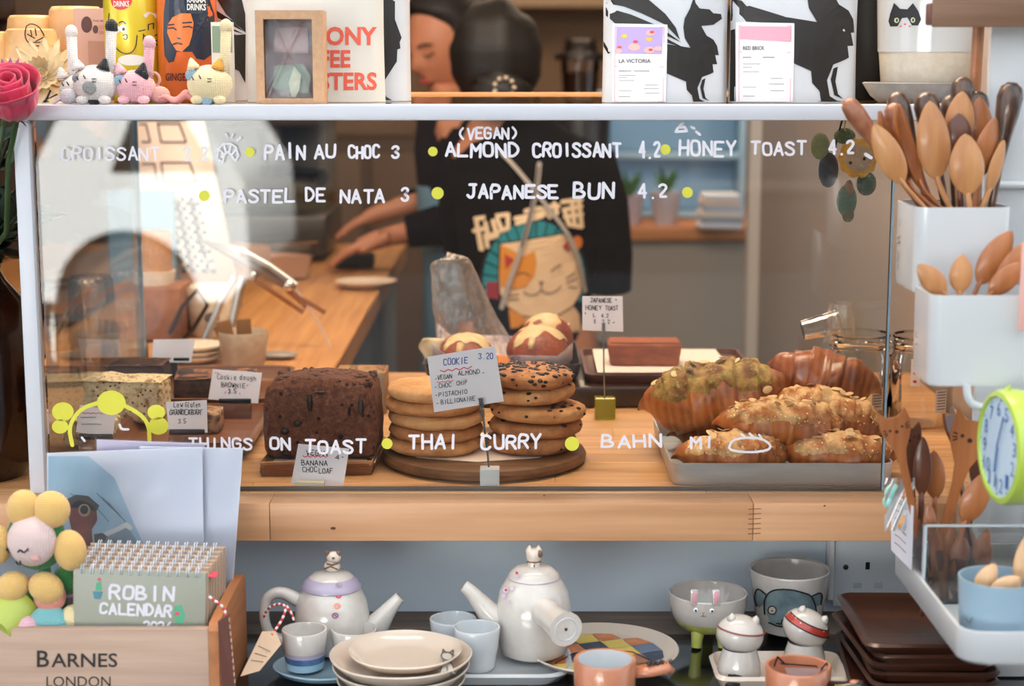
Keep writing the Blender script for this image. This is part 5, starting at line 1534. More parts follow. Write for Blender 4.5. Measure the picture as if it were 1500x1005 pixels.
def bag_label(t, mp, x0, x1, y0, y1, title, top):
    f1 = lambda a, b: mp(a, b, .0016); f2 = lambda a, b: mp(a, b, .0022); f3 = lambda a, b: mp(a, b, .0026)
    lb = poly_mb([[(x0, y0), (x1, y0 + 2), (x1 - 3, y1), (x0 - 1, y1)]], f1, sub=3).build('label', mat('label_white', '#ecebee', .5), t, smooth=0, merge=False)
    pk = mat('label_pink', '#e0607c' if top == 'pink' else '#e9a3b5', .5)
    bx = MB()
    strokes_mb([[(x0 + 4, y0 + 5), (x1 - 5, y0 + 6), (x1 - 7, y1 - 4), (x0 + 3, y1 - 4), (x0 + 4, y0 + 5)], [(x0 + 4, y0 + 63), (x1 - 6, y0 + 64)] if top != 'pink' else [(x0 + 4, y0 + 44), (x1 - 6, y0 + 45)]], .9, f2, bx, nd=4)
    bx.build('label_border', pk, lb, smooth=0, merge=False)
    if top == 'pink':
        poly_mb([[(x0 + 5, y0 + 6), (x1 - 6, y0 + 7), (x1 - 6, y0 + 29), (x0 + 5, y0 + 25)]], f2, sub=2).build('label_band', pk, lb, smooth=0, merge=False)
    else:
        poly_mb([[(x0 + 6, y0 + 5), (x1 - 7, y0 + 6), (x1 - 9, y0 + 45), (x0 + 5, y0 + 44)]], f2, sub=2).build('label_picture', mat('label_lilac', '#b7a0d6', .5), lb, smooth=0, merge=False)
        rnd = random.Random(4)
        for k, (a, b, r, cc) in enumerate(((14, 14, 5, '#f0c63f'), (50, 18, 5, '#f0c63f'), (28, 30, 9, '#f0b8b0'), (50, 38, 8, '#f0b8b0'), (6, 36, 6, '#f0b8b0'), (52, 9, 7, '#f0b8b0'), (68, 32, 6, '#f0b8b0'), (30, 22, 3.6, '#d84a50'), (52, 34, 3.2, '#d84a50'), (54, 8, 3.5, '#d84a50'), (7, 30, 3, '#d84a50'))):
            cxp, cyp = min(x1 - 14, x0 + 3 + a), y0 + 5 + b
            poly_mb([ell(cxp, min(cyp, y0 + 44 - r * .6), min(r, cxp - x0 - 4), r * .6, 10)], lambda p, q: mp(p, q, .0025 + .00004 * k)).build('flower_print', mat('label_f' + cc[1:], cc, .5), lb, smooth=0, merge=False)
    ik = MB()
    type_mb(title, f3, x0 + 9, x0 + 9 + (46 if top != 'pink' else 30), y0 + 58 if top != 'pink' else y0 + 41, 5.5, ik, bold=.01)
    ik.build('label_title', mat('label_ink', '#3a3634', .6), lb, smooth=0, merge=False)
    gi = MB()
    yy = y0 + (70 if top != 'pink' else 52)
    for k, (a, b) in enumerate(((0, 44), (0, 24), (0, 12), (0, 22), (38, 56), (36, 58), (0, 18), (38, 58), (0, 16))):
        y_ = yy + [0, 6, 9, 13, 19, 24, 27, 30, 35][k] * (y1 - yy - 6) / 40
        strokes_mb([[(x0 + 9 + a, y_), (min(x1 - 10, x0 + 9 + b), y_)]], .8 if k else 1.3, f3, gi, nd=4)
    gi.build('label_small_print', mat('label_grey', '#8f8a88', .6), lb, smooth=0, merge=False)
bag_label(tA, mA, 898, 978, 34, 153, "LA VICTORIA", 'flower')
bag_label(tB, mB, 1081, 1164, 32, 155, "RED BRICK", 'pink')
# bags at the left
tC, mC = bag('coffee_bag', 'white coffee bag with black feathers, behind the red lettered bag', 'coffee bag', 500, 600, .13, .165, .05, M_bagw)
C1p = [(540, -8), (563, -8), (578, 2), (557, 12), (565, 23), (578, 28), (587.7, 55), (585, 62), (586, 71), (581.6, 72.5), (581, 90), (567, 94), (560, 106), (559, 125), (566, 142), (583, 152), (540, 153)]
poly_mb([C1p], mC, sub=2).build('feather_print', PRB, tC, smooth=0, merge=False)
tE, mE = bag('coffee_bag', 'white coffee bag with black striped wings behind the cream cat', 'coffee bag', 300, 378, .16, .165, .05, M_bagw)
E1 = [[(314, -5), (352, -5), (358, 20), (359, 48), (330, 20)], [(314, 14), (340, 30), (356, 46), (318, 26)], [(314, 30), (345, 44), (357, 50), (316, 38)], [(314, 44), (350, 52), (316, 50)], [(340, 52), (359, 50), (359, 122), (350, 104), (341, 100)]]
poly_mb(E1, mE, sub=1).build('wing_print', PRB, tE, smooth=0, merge=False)
tD, mD = bag('coffee_bag', 'cream coffee bag with large red lettering behind the kraft box', 'coffee bag', 357, 562, .085, .165, .045, mat('bag_cream', '#d9d5cb', .5, col2='#cfcabf', nscale=(8, 8, 8)))
RED2 = mat('bag_red', '#dd5a44', .6)
mb = MB()
fD = lambda a, b: mD(a, b, .0008)
type_mb("COLONY", fD, 412, 551, 65, 26, mb, bold=.03); type_mb("COFFEE", fD, 408, 513, 98, 25, mb, bold=.03); type_mb("ROASTERS", fD, 404, 551, 131, 25, mb, bold=.03)
mb.build('red_lettering', RED2, tD, smooth=0, merge=False)
# kraft box with a window
xa, xb = P(375, 100, .025).x, P(474, 100, .025).x
kx = thing('gift_box', 'kraft box with a crinkled foil window showing a leaf', 'box', ((xa + xb) / 2, .025, ZS), -.0)
w = xb - xa; hh = P(400, 15, .025).z - ZS
wx0, wx1, wz0, wz1 = P(387, 100, .025).x - kx.location.x, P(458, 100, .025).x - kx.location.x, P(400, 144, .025).z - ZS, P(400, 28, .025).z - ZS
fr_ = MB()
fr_.box((-w / 2 + (wx0 + w / 2) / 2, .0007, hh / 2), (wx0 + w / 2, .0014, hh)); fr_.box(((wx1 + w / 2) / 2, .0007, hh / 2), (w / 2 - wx1, .0014, hh))
fr_.box(((wx0 + wx1) / 2, .0007, wz0 / 2), (wx1 - wx0, .0014, wz0)); fr_.box(((wx0 + wx1) / 2, .0007, (wz1 + hh) / 2), (wx1 - wx0, .0014, hh - wz1))
fr_.box((-w / 2 + .0007, .018, hh / 2), (.0014, .034, hh)); fr_.box((w / 2 - .0007, .018, hh / 2), (.0014, .034, hh)); fr_.box((0, .018, hh - .0007), (w - .003, .034, .0014)); fr_.box((0, .018, .0007), (w - .003, .034, .0014)); fr_.box((0, .0345, hh / 2), (w, .0014, hh))
fr_.build('box', mat('kraft_light', '#c19a78', .75, col2='#b58d6b', nscale=(150, 150, 150)), kx, smooth=0)
MB().box((0, .031, hh / 2), (w * .8, .001, hh * .9)).build('inner_card', mat('pink_brown_card', '#8d6f6a', .7), kx)
def foil(u, v):
    x, z = wx0 + (wx1 - wx0) * u, wz0 + (wz1 - wz0) * v
    d1 = abs((u - .15) - (1 - v) * .8) ; d2 = abs((1 - u - .15) - (1 - v) * .8)
    y = .010 + .003 * math.sin(u * 7) * math.sin(v * 5) + .004 * noise.noise(Vector((u * 3, v * 4, 1)))
    y -= .006 * math.exp(-(((u - .5) * 1.2 - (v - .62) * .9) / .05) ** 2) + .006 * math.exp(-(((u - .5) * 1.2 + (v - .62) * .9) / .05) ** 2)
    return (x, y, z)
fm = mat('clear_foil', '#e5edf5', .1, alpha=.22, coat=1)
MB().grid(foil, 40, 60).build('foil', fm, kx, smooth=180)
lf_ = poly_mb([[(424, 142), (420, 122), (428, 97), (438, 110), (436, 130), (430, 143)]], lambda a, b: Vector((P(a, b, .025).x - kx.location.x, .016, P(a, b, .025).z - ZS)))
lf_.build('leaf', mat('pale_leaf', '#b9bd9a', .6), kx, smooth=0, solid=.0008)
poly_mb([[(398, 96), (440, 94), (452, 112), (448, 138), (395, 130)]], lambda a, b: Vector((P(a, b, .025).x - kx.location.x, .021, P(a, b, .025).z - ZS))).build('green_card', mat('sage_card', '#7e8f7a', .6), kx, smooth=0, solid=.0008)
poly_mb([[(398, 40), (446, 40), (448, 78), (396, 76)]], lambda a, b: Vector((P(a, b, .025).x - kx.location.x, .024, P(a, b, .025).z - ZS))).build('pink_card', mat('dusty_pink_card', '#a8837e', .6), kx, smooth=0, solid=.0008)

# drink cans
def can(label, px, Y, r, body):
    t = thing('drink_can', label, 'can', (P(px, 100, Y).x, Y, ZS), group=None)
    MB().lathe([(0, 0), (r * .72, 0), (r * .8, .002), (r, .010), (r, .128), (r * .88, .138), (r * .86, .141), (r * .80, .1405), (r * .78, .138), (0, .138)], 48).build('body', body, t)
    MB().lathe([(r * .885, .1375), (r * .885, .1415), (r * .80, .1415), (r * .80, .1385)], 48).build('rim', mat('can_alu', '#c4c6c8', .25, .9), t)
    def mp(a, b, off=.0004):
        v = P(a, b, Y - r * .6)
        x = v.x - t.location.x
        x = max(-r * .99, min(r * .99, x))
        y = -math.sqrt(max(0, r * r - x * x))
        k = 1 + off / r
        return Vector((x * k, y * k, v.z - ZS))
    return t, mp
YC = mat('can_yellow', '#d9c22e', .3, metal=.15, coat=.4)
OC = mat('can_orange', '#d8672a', .3, metal=.15, coat=.4)
NAVY = mat('can_navy', '#182338', .35, coat=.3)
tY, mY = can('bright yellow drink can with a cartoon lemon face behind the pink cat', 197, .145, .031, YC)
mb = MB()
k1 = lambda a, b: mY(a, b, .0006)
strokes_mb([smooth_line([(162, 20), (160, 38), (166, 60), (178, 76), (192, 80), (202, 72), (204, 52)], 2), smooth_line([(167, 37), (172, 33), (176, 36)], 1), smooth_line([(178, 34), (183, 31), (188, 35)], 1), smooth_line([(184, 52), (190, 50), (190, 58), (185, 57)], 1), smooth_line([(206, 46), (214, 44)], 1), [(212, 50), (212, 60)], [(218, 36), (218, 44)], [(218, 36), (224, 34)], [(224, 34), (224, 42)], [(212, 52), (228, 60)], [(228, 50), (216, 62)], smooth_line([(212, 66), (222, 62), (232, 68)], 1), smooth_line([(166, 88), (170, 98), (178, 104)], 1)], 1.4, k1, mb, nd=6)
mb.build('face_drawing', NAVY, tY, smooth=0, merge=False)
mb = MB(); poly_mb([ell(174, 43, 5.5, 6)], lambda a, b: mY(a, b, .0005), mb); mb.build('eye_print', mat('can_white', '#e9e8df', .4), tY, smooth=0, merge=False); mb = MB(); poly_mb([ell(184, 42, 5.5, 6)], lambda a, b: mY(a, b, .0005), mb); mb.build('eye_print', mat('can_white', '#e9e8df', .4), tY, smooth=0, merge=False); mb = MB(); poly_mb([[(212, 22), (218, 17), (226, 20), (232, 24), (228, 27), (214, 26)]], lambda a, b: mY(a, b, .0005), mb); mb.build('cloud_print', mat('can_white', '#e9e8df', .4), tY, smooth=0, merge=False); mb = MB(); poly_mb([ell(196, 88, 20, 8)], lambda a, b: mY(a, b, .0005), mb, 1)
mb.build('collar_print', mat('can_white', '#e9e8df', .4), tY, smooth=0, merge=False)
mb = MB(); poly_mb([ell(175, 44, 2, 2.4, 8), ell(185, 43, 2, 2.4, 8)], lambda a, b: mY(a, b, .0008), mb); mb.build('pupils', NAVY, tY, smooth=0, merge=False)
poly_mb([ell(181, 0, 16, 15)], lambda a, b: mY(a, b, .0006), sub=1).build('red_roundel', mat('can_red', '#cf3b35', .4), tY, smooth=0, merge=False)
mb = MB(); type_mb("DRINKS", lambda a, b: mY(a, b, .001), 170, 193, 10, 8, mb, bold=.02); mb.build('roundel_lettering', mat('can_white', '#e9e8df', .4), tY, smooth=0, merge=False)
tO, mO = can('orange drink can with a dark haired woman in flat print behind the cats', 276, .135, .032, OC)
f1 = lambda a, b: mO(a, b, .0004); f2 = lambda a, b: mO(a, b, .0009); f3 = lambda a, b: mO(a, b, .0014)
poly_mb([[(245, -6), (305, -6), (311, 20), (312, 60), (309, 80), (300, 88), (290, 86), (284, 76), (262, 76), (258, 90), (250, 92), (243, 82), (241, 50), (242, 20)]], f1, sub=3).build('hair_print', NAVY, tO, smooth=0, merge=False)
poly_mb([[(249, 36), (256, 26), (268, 20), (282, 20), (286, 34), (284, 52), (280, 66), (270, 76), (262, 74), (254, 62), (248, 48)]], f2, sub=3).build('face_print', mat('can_orange_light', '#e07a38', .4), tO, smooth=0, merge=False)
mb = MB()
strokes_mb([[(250, 42), (258, 41), (262, 44)], [(272, 40), (280, 39), (284, 41)], [(250, 37), (259, 36)], [(271, 34), (283, 33)], [(264, 56), (268, 57)]], 1.8, f3, mb, nd=6)
strokes_mb([[(258, 65), (264, 63), (270, 65)]], 2.4, f3, mb, nd=6)
mb.build('features_print', NAVY, tO, smooth=0, merge=False)
poly_mb([ell(288, 2, 15, 19)], f2, sub=1).build('roundel', NAVY, tO, smooth=0, merge=False)
mb = MB(); type_mb("KARMA", f3, 277, 301, 4, 9, mb, bold=.03); type_mb("DRINKS", f3, 277, 301, 15, 9, mb, bold=.03); mb.build('roundel_lettering', mat('can_white', '#e9e8df', .4), tO, smooth=0, merge=False)
mb = MB(); type_mb("GINGER", f2, 245, 282, 118, 11, mb, bold=.02); mb.build('can_lettering', mat('can_dark_red', '#4a1a12', .4), tO, smooth=0, merge=False)
# red card behind the cans, green label book
rc = MB().box((0, 0, .07), (.02, .006, .14), .001).build('red_card', mat('red_card', '#a52a22', .5)); rc.location = (P(237, 60, .22).x, .22, ZS); tag(rc, 'narrow red card standing between the two drink cans', 'card')

# pale kraft box with brown dots
kb_ = thing('tea_box', 'dusty pink box with brown round stamps and red lettering', 'box', (P(135, 50, .20).x, .20, ZS))
wq, hq = mpp(.20) * 50, P(120, 12, .20).z - ZS
MB().box((0, .02, hq / 2), (wq, .04, hq), .001).build('box', mat('dusty_pink_box', '#c39786', .6), kb_)
fq = lambda a, b: Vector((P(a, b, .20).x - kb_.location.x, -.0006, P(a, b, .20).z - ZS))
mb = MB(); poly_mb([ell(127, 36, 8, 12), ell(140, 43, 4, 6), ell(143, 78, 4, 6)], fq, mb); mb.build('brown_stamps', mat('stamp_brown', '#55302a', .6), kb_, smooth=0, merge=False)
mb = MB(); type_mb("THE BEST", fq, 136, 157, 32, 3, mb); mb.build('small_lettering', mat('stamp_brown', '#55302a', .6), kb_, smooth=0, merge=False)
mb = MB(); type_mb("GOOD", fq, 145, 159, 42, 5, mb); type_mb("GRAIN", fq, 145, 159, 50, 5, mb); mb.build('red_lettering', mat('stamp_red', '#b84a40', .6), kb_, smooth=0, merge=False)
poly_mb([[(129, 60), (158, 61), (158, 96), (130, 95)]], lambda a, b: fq(a, b) + Vector((0, -.0001, 0))).build('kraft_patch', mat('patch_pink', '#b3826f', .6), kb_, smooth=0)

# tan pottery cups standing upside down, on a pale box
MT = mat('tan_pottery', '#c8965c', .45, col2='#d8ab74', nscale=(30, 30, 30), coat=.3)
lb = MB().box((0, 0, 0), (P(103, 100, .16).x - P(-60, 100, .16).x, .07, .031), .002).build('display_box', mat('pale_pink_box', '#d9c2b4', .6))
lb.location = ((P(103, 100, .16).x + P(-60, 100, .16).x) / 2, .20, ZS + .0157); tag(lb, 'low pale pink box under the upturned tan cups', 'box')
def ucup(label, px, Y, z, r, h, ear=False):
    t = thing('pottery_cup', label, 'cup', (P(px, 60, Y).x, Y, z), group=None)
    MB().lathe([(r * .93, 0), (r, .001), (r * .98, h * .1), (r * .82, h * .75), (r * .74, h * .96), (r * .66, h), (0, h)], 36, wob=.015).build('cup', MT, t)
    return t
zc = ZS + .0316
cu1 = ucup('tan pottery cup upside down with a black bear drawing', 45, .185, zc, .036, .047)
def fcu(a, b):
    v = P(a, b, .15); x = v.x - cu1.location.x; z = v.z - zc
    rr_ = .036 * (1 - .24 * max(0, z) / .047) + .0008
    return Vector((x, -math.sqrt(max(1e-6, rr_ * rr_ - x * x)), z))
mb = MB()
strokes_mb([smooth_line([(36, 38), (42, 34), (52, 38), (58, 48), (62, 58), (56, 62), (58, 70), (52, 66), (46, 70), (42, 64), (36, 58), (34, 48), (36, 38)], 1), [(42, 44), (44, 52)], [(48, 42), (50, 52)], [(38, 50), (48, 56)], [(44, 62), (56, 62)], [(50, 60), (60, 54)]], 1.6, fcu, mb, nd=6)
mb.build('bear_drawing', INK, cu1, smooth=0, merge=False)
cu2 = ucup('tan pottery cup upside down, behind and above the bear cup', 30, .21, zc + .012, .034, .05)
cu2.location.y = .262; cu2.location.z = ZS
cu2.scale = (1.1, 1.1, 1.9)
cu3 = ucup('tall tan pottery cup upside down next to the pink box', 112, .262, ZS, .040, .05); cu3.scale = (1, 1, 2.1)
cu4 = ucup('tan pottery cup upside down at the far left edge', -18, .185, zc, .036, .044)

# crochet cats
def cat_toy(label, px, Y, w, body, patch, tail_tip, spots, eyec, tailx=1, leg=True, strap=None, tail_h=.042):
    t = thing('crochet_cat', label, 'soft toy', (P(px, 140, Y).x, Y, ZS), group=None)
    r = w / 2
    MB().ball((0, 0, r * .86), (r, r * .9, r * .86), 32, 20).build('body', body, t, smooth=180)
    for s in (-1, 1):
        MB().lathe([(0, .012), (.002, .0105), (.0055, .004), (.0075, 0), (0, -.001)], 16, Matrix.Translation((s * r * .52 - .003, -r * .25, r * 1.52)) @ Matrix.Rotation(s * .25, 4, 'Y')).build('ear', patch if s > 0 else body, t, smooth=180)
    for s in (-1, 1):
        MB().ball((s * r * .5, -r * .55, .0045), (.0065, .007, .0045), 14, 8).build('foot', body, t, smooth=180)
    tb_ = MB().tube([(tailx * r * .62, 0, r * 1.3), (tailx * r * .70, 0, r * 1.9), (tailx * r * .78, 0, r * 1.5 + tail_h)], [.0058, .0052, .0055], 14).build('tail', body, t, smooth=180)
    MB().ball((tailx * r * .78, 0, r * 1.5 + tail_h + .001), (.0066, .0066, .008), 14, 10).build('tail_tip', tail_tip, tb_, smooth=180)
    for (x, z, s, m) in spots:
        yy = -r * .9 * math.sqrt(max(.05, 1 - (x / r) ** 2 - ((z - r * .86) / (r * .86)) ** 2)) 
        MB().ball((x, yy + .0008, z), (s, .0022, s * .9), 14, 8).build('patch', m, t, smooth=180)
    ey = MB()
    for (x, z) in ((-r * .62, r * 1.12), (-r * .28, r * 1.18)):
        yy = -r * .9 * math.sqrt(max(.05, 1 - (x / r) ** 2 - ((z - r * .86) / (r * .86)) ** 2))
        ey.tube([(x - .0012, yy - .001, z + .0022), (x + .0008, yy - .001, z - .0015)], .0006, 6)
    for dz in (0, -.003):
        x, z = r * .05, r * 1.12 + dz
        yy = -r * .9 * math.sqrt(max(.05, 1 - (x / r) ** 2 - ((z - r * .86) / (r * .86)) ** 2))
        ey.tube([(x, yy - .001, z), (x + .004, yy - .0008, z)], .0005, 6)
    ey.build('stitched_face', eyec, t, smooth=180)
    return t
WH, PK, CRM, BKW = WOOL('white', '#ded6d0'), WOOL('pink', '#e0a7ae'), WOOL('cream', '#e6d2a6'), WOOL('black', '#14141a')
GYW, BLW, ORW = WOOL('grey', '#8d8f8c'), WOOL('blue', '#8fa8b8'), WOOL('orange', '#dc9a35')
EYE = mat('black_thread', '#22222a', .8)
cat_toy('white crochet cat with a grey muzzle and black tipped tail', 141, .012, .046, WH, BKW, BKW, [(-.002, .017, .0075, GYW), (-.016, .026, .005, GYW), (.0, .0035, .006, BKW)], EYE, 1)
cat_toy('pink crochet cat with one black ear, tail up', 199, .016, .040, PK, BKW, PK, [(-.013, .024, .0065, BLW), (.010, .028, .006, BKW)], EYE, 1, tail_h=.030)
cat_toy('cream crochet cat with an orange ear and tall tail', 308, .012, .046, CRM, ORW, CRM, [(-.016, .029, .007, BLW), (-.002, .005, .007, BLW), (-.013, .004, .006, ORW)], EYE, 1)
cat_toy('white crochet cat with a black banded tail, half behind the other white one', 112, .052, .034, WH, BKW, WH, [(.0, .004, .004, BKW)], EYE, -.2, tail_h=.046)
def loop_cord(label, pts, Y, m, r=.0016):
    mb = MB().tube([P(a, b, Y) for a, b in smooth_line(pts, 2)], r, 8)
    o = mb.build('cord', m, None, smooth=180); tag(o, label, 'cord'); return o
loop_cord('pink curled cord beside the pink crochet cat', [(214, 150), (226, 130), (236, 118), (228, 105), (218, 112), (224, 124), (236, 128), (242, 148)], .028, mat('pink_cord', '#cf9a96', .8))
loop_cord('pale lilac cord lying left of the white crochet cats', [(78, 152), (88, 144), (100, 141), (112, 146)], .006, mat('lilac_cord', '#c9b6c4', .8))
o = MB().ball((0, 0, .009), (.011, .010, .009), 20, 12).build('crochet_ball', WOOL('dusty_pink', '#c9938a')); o.location = (P(234, 150, .02).x, .02, ZS); tag(o, 'small dusty pink crochet ball right of the pink cat', 'soft toy')
o = MB().ball((0, 0, .008), (.009, .008, .008), 20, 12).build('crochet_ball', WOOL('grey_white', '#c9c5c8')); o.location = (P(101, 150, .006).x, .006, ZS); tag(o, 'small greyish crochet ball at the left end of the shelf edge', 'soft toy')
pc = MB()
def pcf(u, v): return ((u - .5) * .045, -.006 * math.sin(v * PI), .002 + .009 * v * (1 - abs(u - .6) * 1.1) + .003 * math.sin(u * 12))
pc.grid(pcf, 16, 8); o = pc.build('felt_scrap', mat('pink_felt', '#c98480', .9), None, smooth=180, solid=.0015); o.location = (P(263, 150, .012).x, .016, ZS + .0005); tag(o, 'crumpled pink felt in front of the orange can', 'cloth')
# green topped booklet behind the cream cat
o = thing('booklet', 'x', 'booklet'); MB().box((0, 0, .042), (.024, .004, .084), .0005).build('cover', mat('booklet_cream', '#d8d0c2', .6), o); MB().box((0, -.0022, .066), (.021, .0006, .028)).build('green_panel', mat('sage_print', '#7f9279', .6), o); o.location = (P(325, 60, .10).x, .105, ZS); tag(o, 'sage green booklet standing behind the tail of the cream cat', 'booklet')
# cream dried flower head and petals, left
fl = thing('cream_flower', 'large cream flower head with pointed petals at the left of the shelf', 'flower', (P(62, 130, .06).x, .07, ZS + .026))
PC = mat('cream_petal', '#dfc79a', .7, col2='#ecd9b4', nscale=(60, 60, 60))
for ringk, (n, l, el, r0) in enumerate(((16, .038, .15, .006), (14, .033, .55, .005), (11, .026, .95, .004), (7, .018, 1.3, .002))):
    for k in range(n):
        a = 2 * PI * k / n + ringk * .2
        M_ = Matrix.Rotation(R(62), 4, 'X') @ Matrix.Rotation(a, 4, 'Z') @ Matrix.Rotation(-el, 4, 'Y')
        MB().grid(lambda u, v: (r0 + l * u, (v - .5) * .011 * math.sin(PI * min(1, u * .9 + .12)) ** .8 * (1.0), .006 * u * u + .003 * abs(v - .5)), 6, 4, M=M_).build('petal', PC, fl, smooth=180)
o = MB().tube([P(66, 150, .03), P(74, 132, .03), P(70, 145, .03), P(84, 138, .03)], .001, 6).build('dark_twig', EYE); tag(o, 'thin dark twig at the foot of the cream flower', 'twig')

# white planter with a cat face on a grey dish; wooden frame corner and stick
ds = thing('grey_dish', 'shallow grey stoneware dish under the cat planter', 'dish', (P(1352, 140, .10).x, .11, ZS))
MB().lathe([(0, 0), (.045, 0), (.053, .006), (.062, .020), (.060, .021), (.050, .008), (0, .006)], 48, wob=.012).build('dish', mat('grey_stoneware', '#9c9a98', .5, col2='#8d8b8a', nscale=(80, 80, 80)), ds)
pl = thing('planter', 'tall cream planter with a black and white cat face print', 'planter', (P(1366, 60, .10).x, .11, ZS + .0066))
rp_ = mpp(.08) * 78
MB().lathe([(0, 0), (rp_ * .80, 0), (rp_ * .86, .004), (rp_ * .93, .05), (rp_ * 1.0, .125), (rp_ * .97, .127), (rp_ * .9, .05), (0, .02)], 56).build('pot', mat('planter_cream', '#d2cabb', .3, col2='#c8beac', nscale=(120, 120, 120), coat=.4), pl)
MB().lathe([(rp_ * .938, .046), (rp_ * .945, .046), (rp_ * 1.004, .124), (rp_ * 1.0, .124)], 56).build('glaze', mat('planter_white', '#c2c4c4', .2, coat=.6), pl)
def fpl(off):
    def f(a, b):
        v = P(a, b, .05); x = v.x - pl.location.x; z = v.z - pl.location.z
        rr_ = rp_ * (.94 + .062 * max(0, z - .046) / .078) + off
        return Vector((x, -math.sqrt(max(1e-6, rr_ * rr_ - x * x)), z))
    return f
poly_mb([[(1312, 30), (1314, 18), (1318, 3), (1325, 12), (1334, 13), (1341, 4), (1348, 16), (1352, 28), (1348, 37), (1340, 37), (1334, 25), (1331, 17), (1327, 26), (1322, 38), (1314, 38)]], fpl(.0008), sub=1).build('cat_print', INK, pl, smooth=0, merge=False)
mb = MB(); poly_mb([ell(1321, 29, 3, 4, 12), ell(1341, 29, 3, 4, 12)], fpl(.0014), mb); mb.build('eye_print', mat('eye_green', '#b9c29a', .5), pl, smooth=0, merge=False)
mb = MB(); poly_mb([ell(1321, 29, 1.2, 2.4, 8), ell(1341, 29, 1.2, 2.4, 8)], fpl(.0019), mb); mb.build('pupil_print', INK, pl, smooth=0, merge=False)
mb = MB(); poly_mb([ell(1326, 38, 1.3, 1.3, 8), ell(1331, 35, 1.6, 1.2, 8), ell(1337, 38, 1.3, 1.3, 8)], fpl(.0012), mb); mb.build('nose_print', RED, pl, smooth=0, merge=False)
bxr = MB().box((0, 0, .11), (.045, .05, .22), .002).build('black_box', mat('black_box', '#0f0c0b', .35)); bxr.location = (P(1276, 60, .17).x, .185, ZS); tag(bxr, 'tall black box with copper edge between coffee bag and planter', 'box')
# ================================================================= POTTERY ON THE LOW SHELF
ZL = Z_LOW + .0003
CER = mat('speckled_white_glaze', '#c9c4be', .16, col2='#bfb8b0', nscale=(40, 40, 40), coat=.6, speck=((420, 420, 420), .10, '#a79c90'), bump=((30, 30, 30), .08, .002))
CERC = mat('cool_white_glaze', '#c3c8cb', .14, coat=.6, bump=((30, 30, 30), .08, .002))
CREAM = mat('cream_glaze', '#cbbdae', .18, coat=.5, speck=((380, 380, 380), .1, '#b39c86'))
BLUEG = mat('blue_glaze', '#2f4f7c', .2, col2='#4a6c96', nscale=(60, 60, 60), coat=.5)
PALEB = mat('pale_blue_glaze', '#8fb0c4', .2, coat=.5)
LILAC = mat('lilac_glaze', '#a59bb0', .25, coat=.4)
PEACH = mat('peach_glaze', '#bd7d5f', .28, col2='#ae6e50', nscale=(30, 30, 30), coat=.4)
SAGE = mat('lime_glaze', '#a9ab4c', .3, col2='#b9bd66', nscale=(50, 50, 50), coat=.3)
BRN = mat('brown_brush', '#6e4f3c', .5)
SL = mat('slate_brush', '#5d7078', .4, col2='#7b8d90', nscale=(50, 50, 50))
REDB = mat('brush_red', '#b8442f', .4)

def on_round(cx, cy, zb, rfun, off=.0006):
    """map photograph pixels on to the front of a round pot"""
    def f(px, py):
        Y = cy
        for _ in range(3):
            v = P(px, py, Y)
            r = rfun(v.z - zb) + off
            dx = v.x - cx
            Y = cy - math.sqrt(max(1e-8, r * r - dx * dx))
        v = P(px, py, Y)
        return Vector((v.x - cx, Y - cy, v.z - zb))
    return f
def prof_r(prof):
    def f(z):
        for (r0, z0), (r1, z1) in zip(prof, prof[1:]):
            if z0 <= z <= z1 and z1 > z0: return r0 + (r1 - r0) * (z - z0) / (z1 - z0)
        return prof[-1][0] if z > prof[-1][1] else prof[0][0]
    return f
def spout(mb, pts, rads, n=20): mb.tube(c3(pts), r3(rads), n)

# ---- teapot 1: purple ring lid, handle left, spout right
t1 = thing('teapot', 'squat white teapot with a lilac lid ring and dog knob, spout to the right', 'teapot', (P(486, 880, -.062).x, -.062, ZL + .010))
pr = [(.030, 0), (.036, .002), (.0385, .012), (.0385, .034), (.0355, .052), (.030, .062), (.0285, .064)]
body_prof = [(0, 0)] + pr + [(.026, .064), (.026, .060), (0, .058)]
MB().lathe(body_prof, 48, wob=.006).build('body', CER, t1)
MB().lathe([(.0288, .063), (.0305, .0645), (.030, .068), (.026, .073), (.0225, .0755)], 48).build('lid_ring', LILAC, t1)
ld = MB().lathe([(0, .0635), (.0225, .0635), (.0225, .0756), (.018, .079), (.010, .0805), (0, .081)], 48).build('lid', CER, t1)
kb = MB()
kb.ball((.001, 0, .086), (.0085, .006, .0065), 18, 12); kb.ball((.002, 0, .0955), (.0075, .006, .0065), 18, 12, fn=lambda d: 1 + .12 * d.x)
kn_ = kb.build('knob', CREAM, ld, smooth=180)
kb = MB(); kb.ball((-.0035, -.002, .1005), (.0022, .0018, .003), 10, 6); kb.ball((.008, -.002, .1000), (.0024, .0018, .003), 10, 6); kb.ball((.003, -.0062, .0965), (.0016, .001, .0012), 8, 6)
kb.tube([(-.004, -.0055, .0905), (.002, -.0068, .0895), (.008, -.005, .091)], .0010, 6); kb.tube([(-.006, -.005, .085), (.0, -.007, .088), (.007, -.0045, .084)], .0008, 6)
for o in (kb.build('knob_markings', BRN, ld, smooth=180),): pass
mb = MB(); spout(mb, [(.030, 0, .012), (.044, 0, .020), (.055, -.001, .036), (.066, -.002, .050), (.070, -.002, .054)], [.017, .0145, .0095, .0065, .0060]); mb.build('spout', CER, t1, smooth=180)
mb = MB(); mb.tube(c3([(-.034, 0, .050), (-.052, 0, .060), (-.067, 0, .054), (-.0705, 0, .034), (-.066, 0, .014), (-.050, 0, .006), (-.034, 0, .008)]), r3([.0075, .0062, .0055, .0052, .0055, .0060, .007]), 16); mb.build('handle', CER, t1, smooth=180)
f1_ = on_round(t1.location.x, t1.location.y, t1.location.z, prof_r(pr))
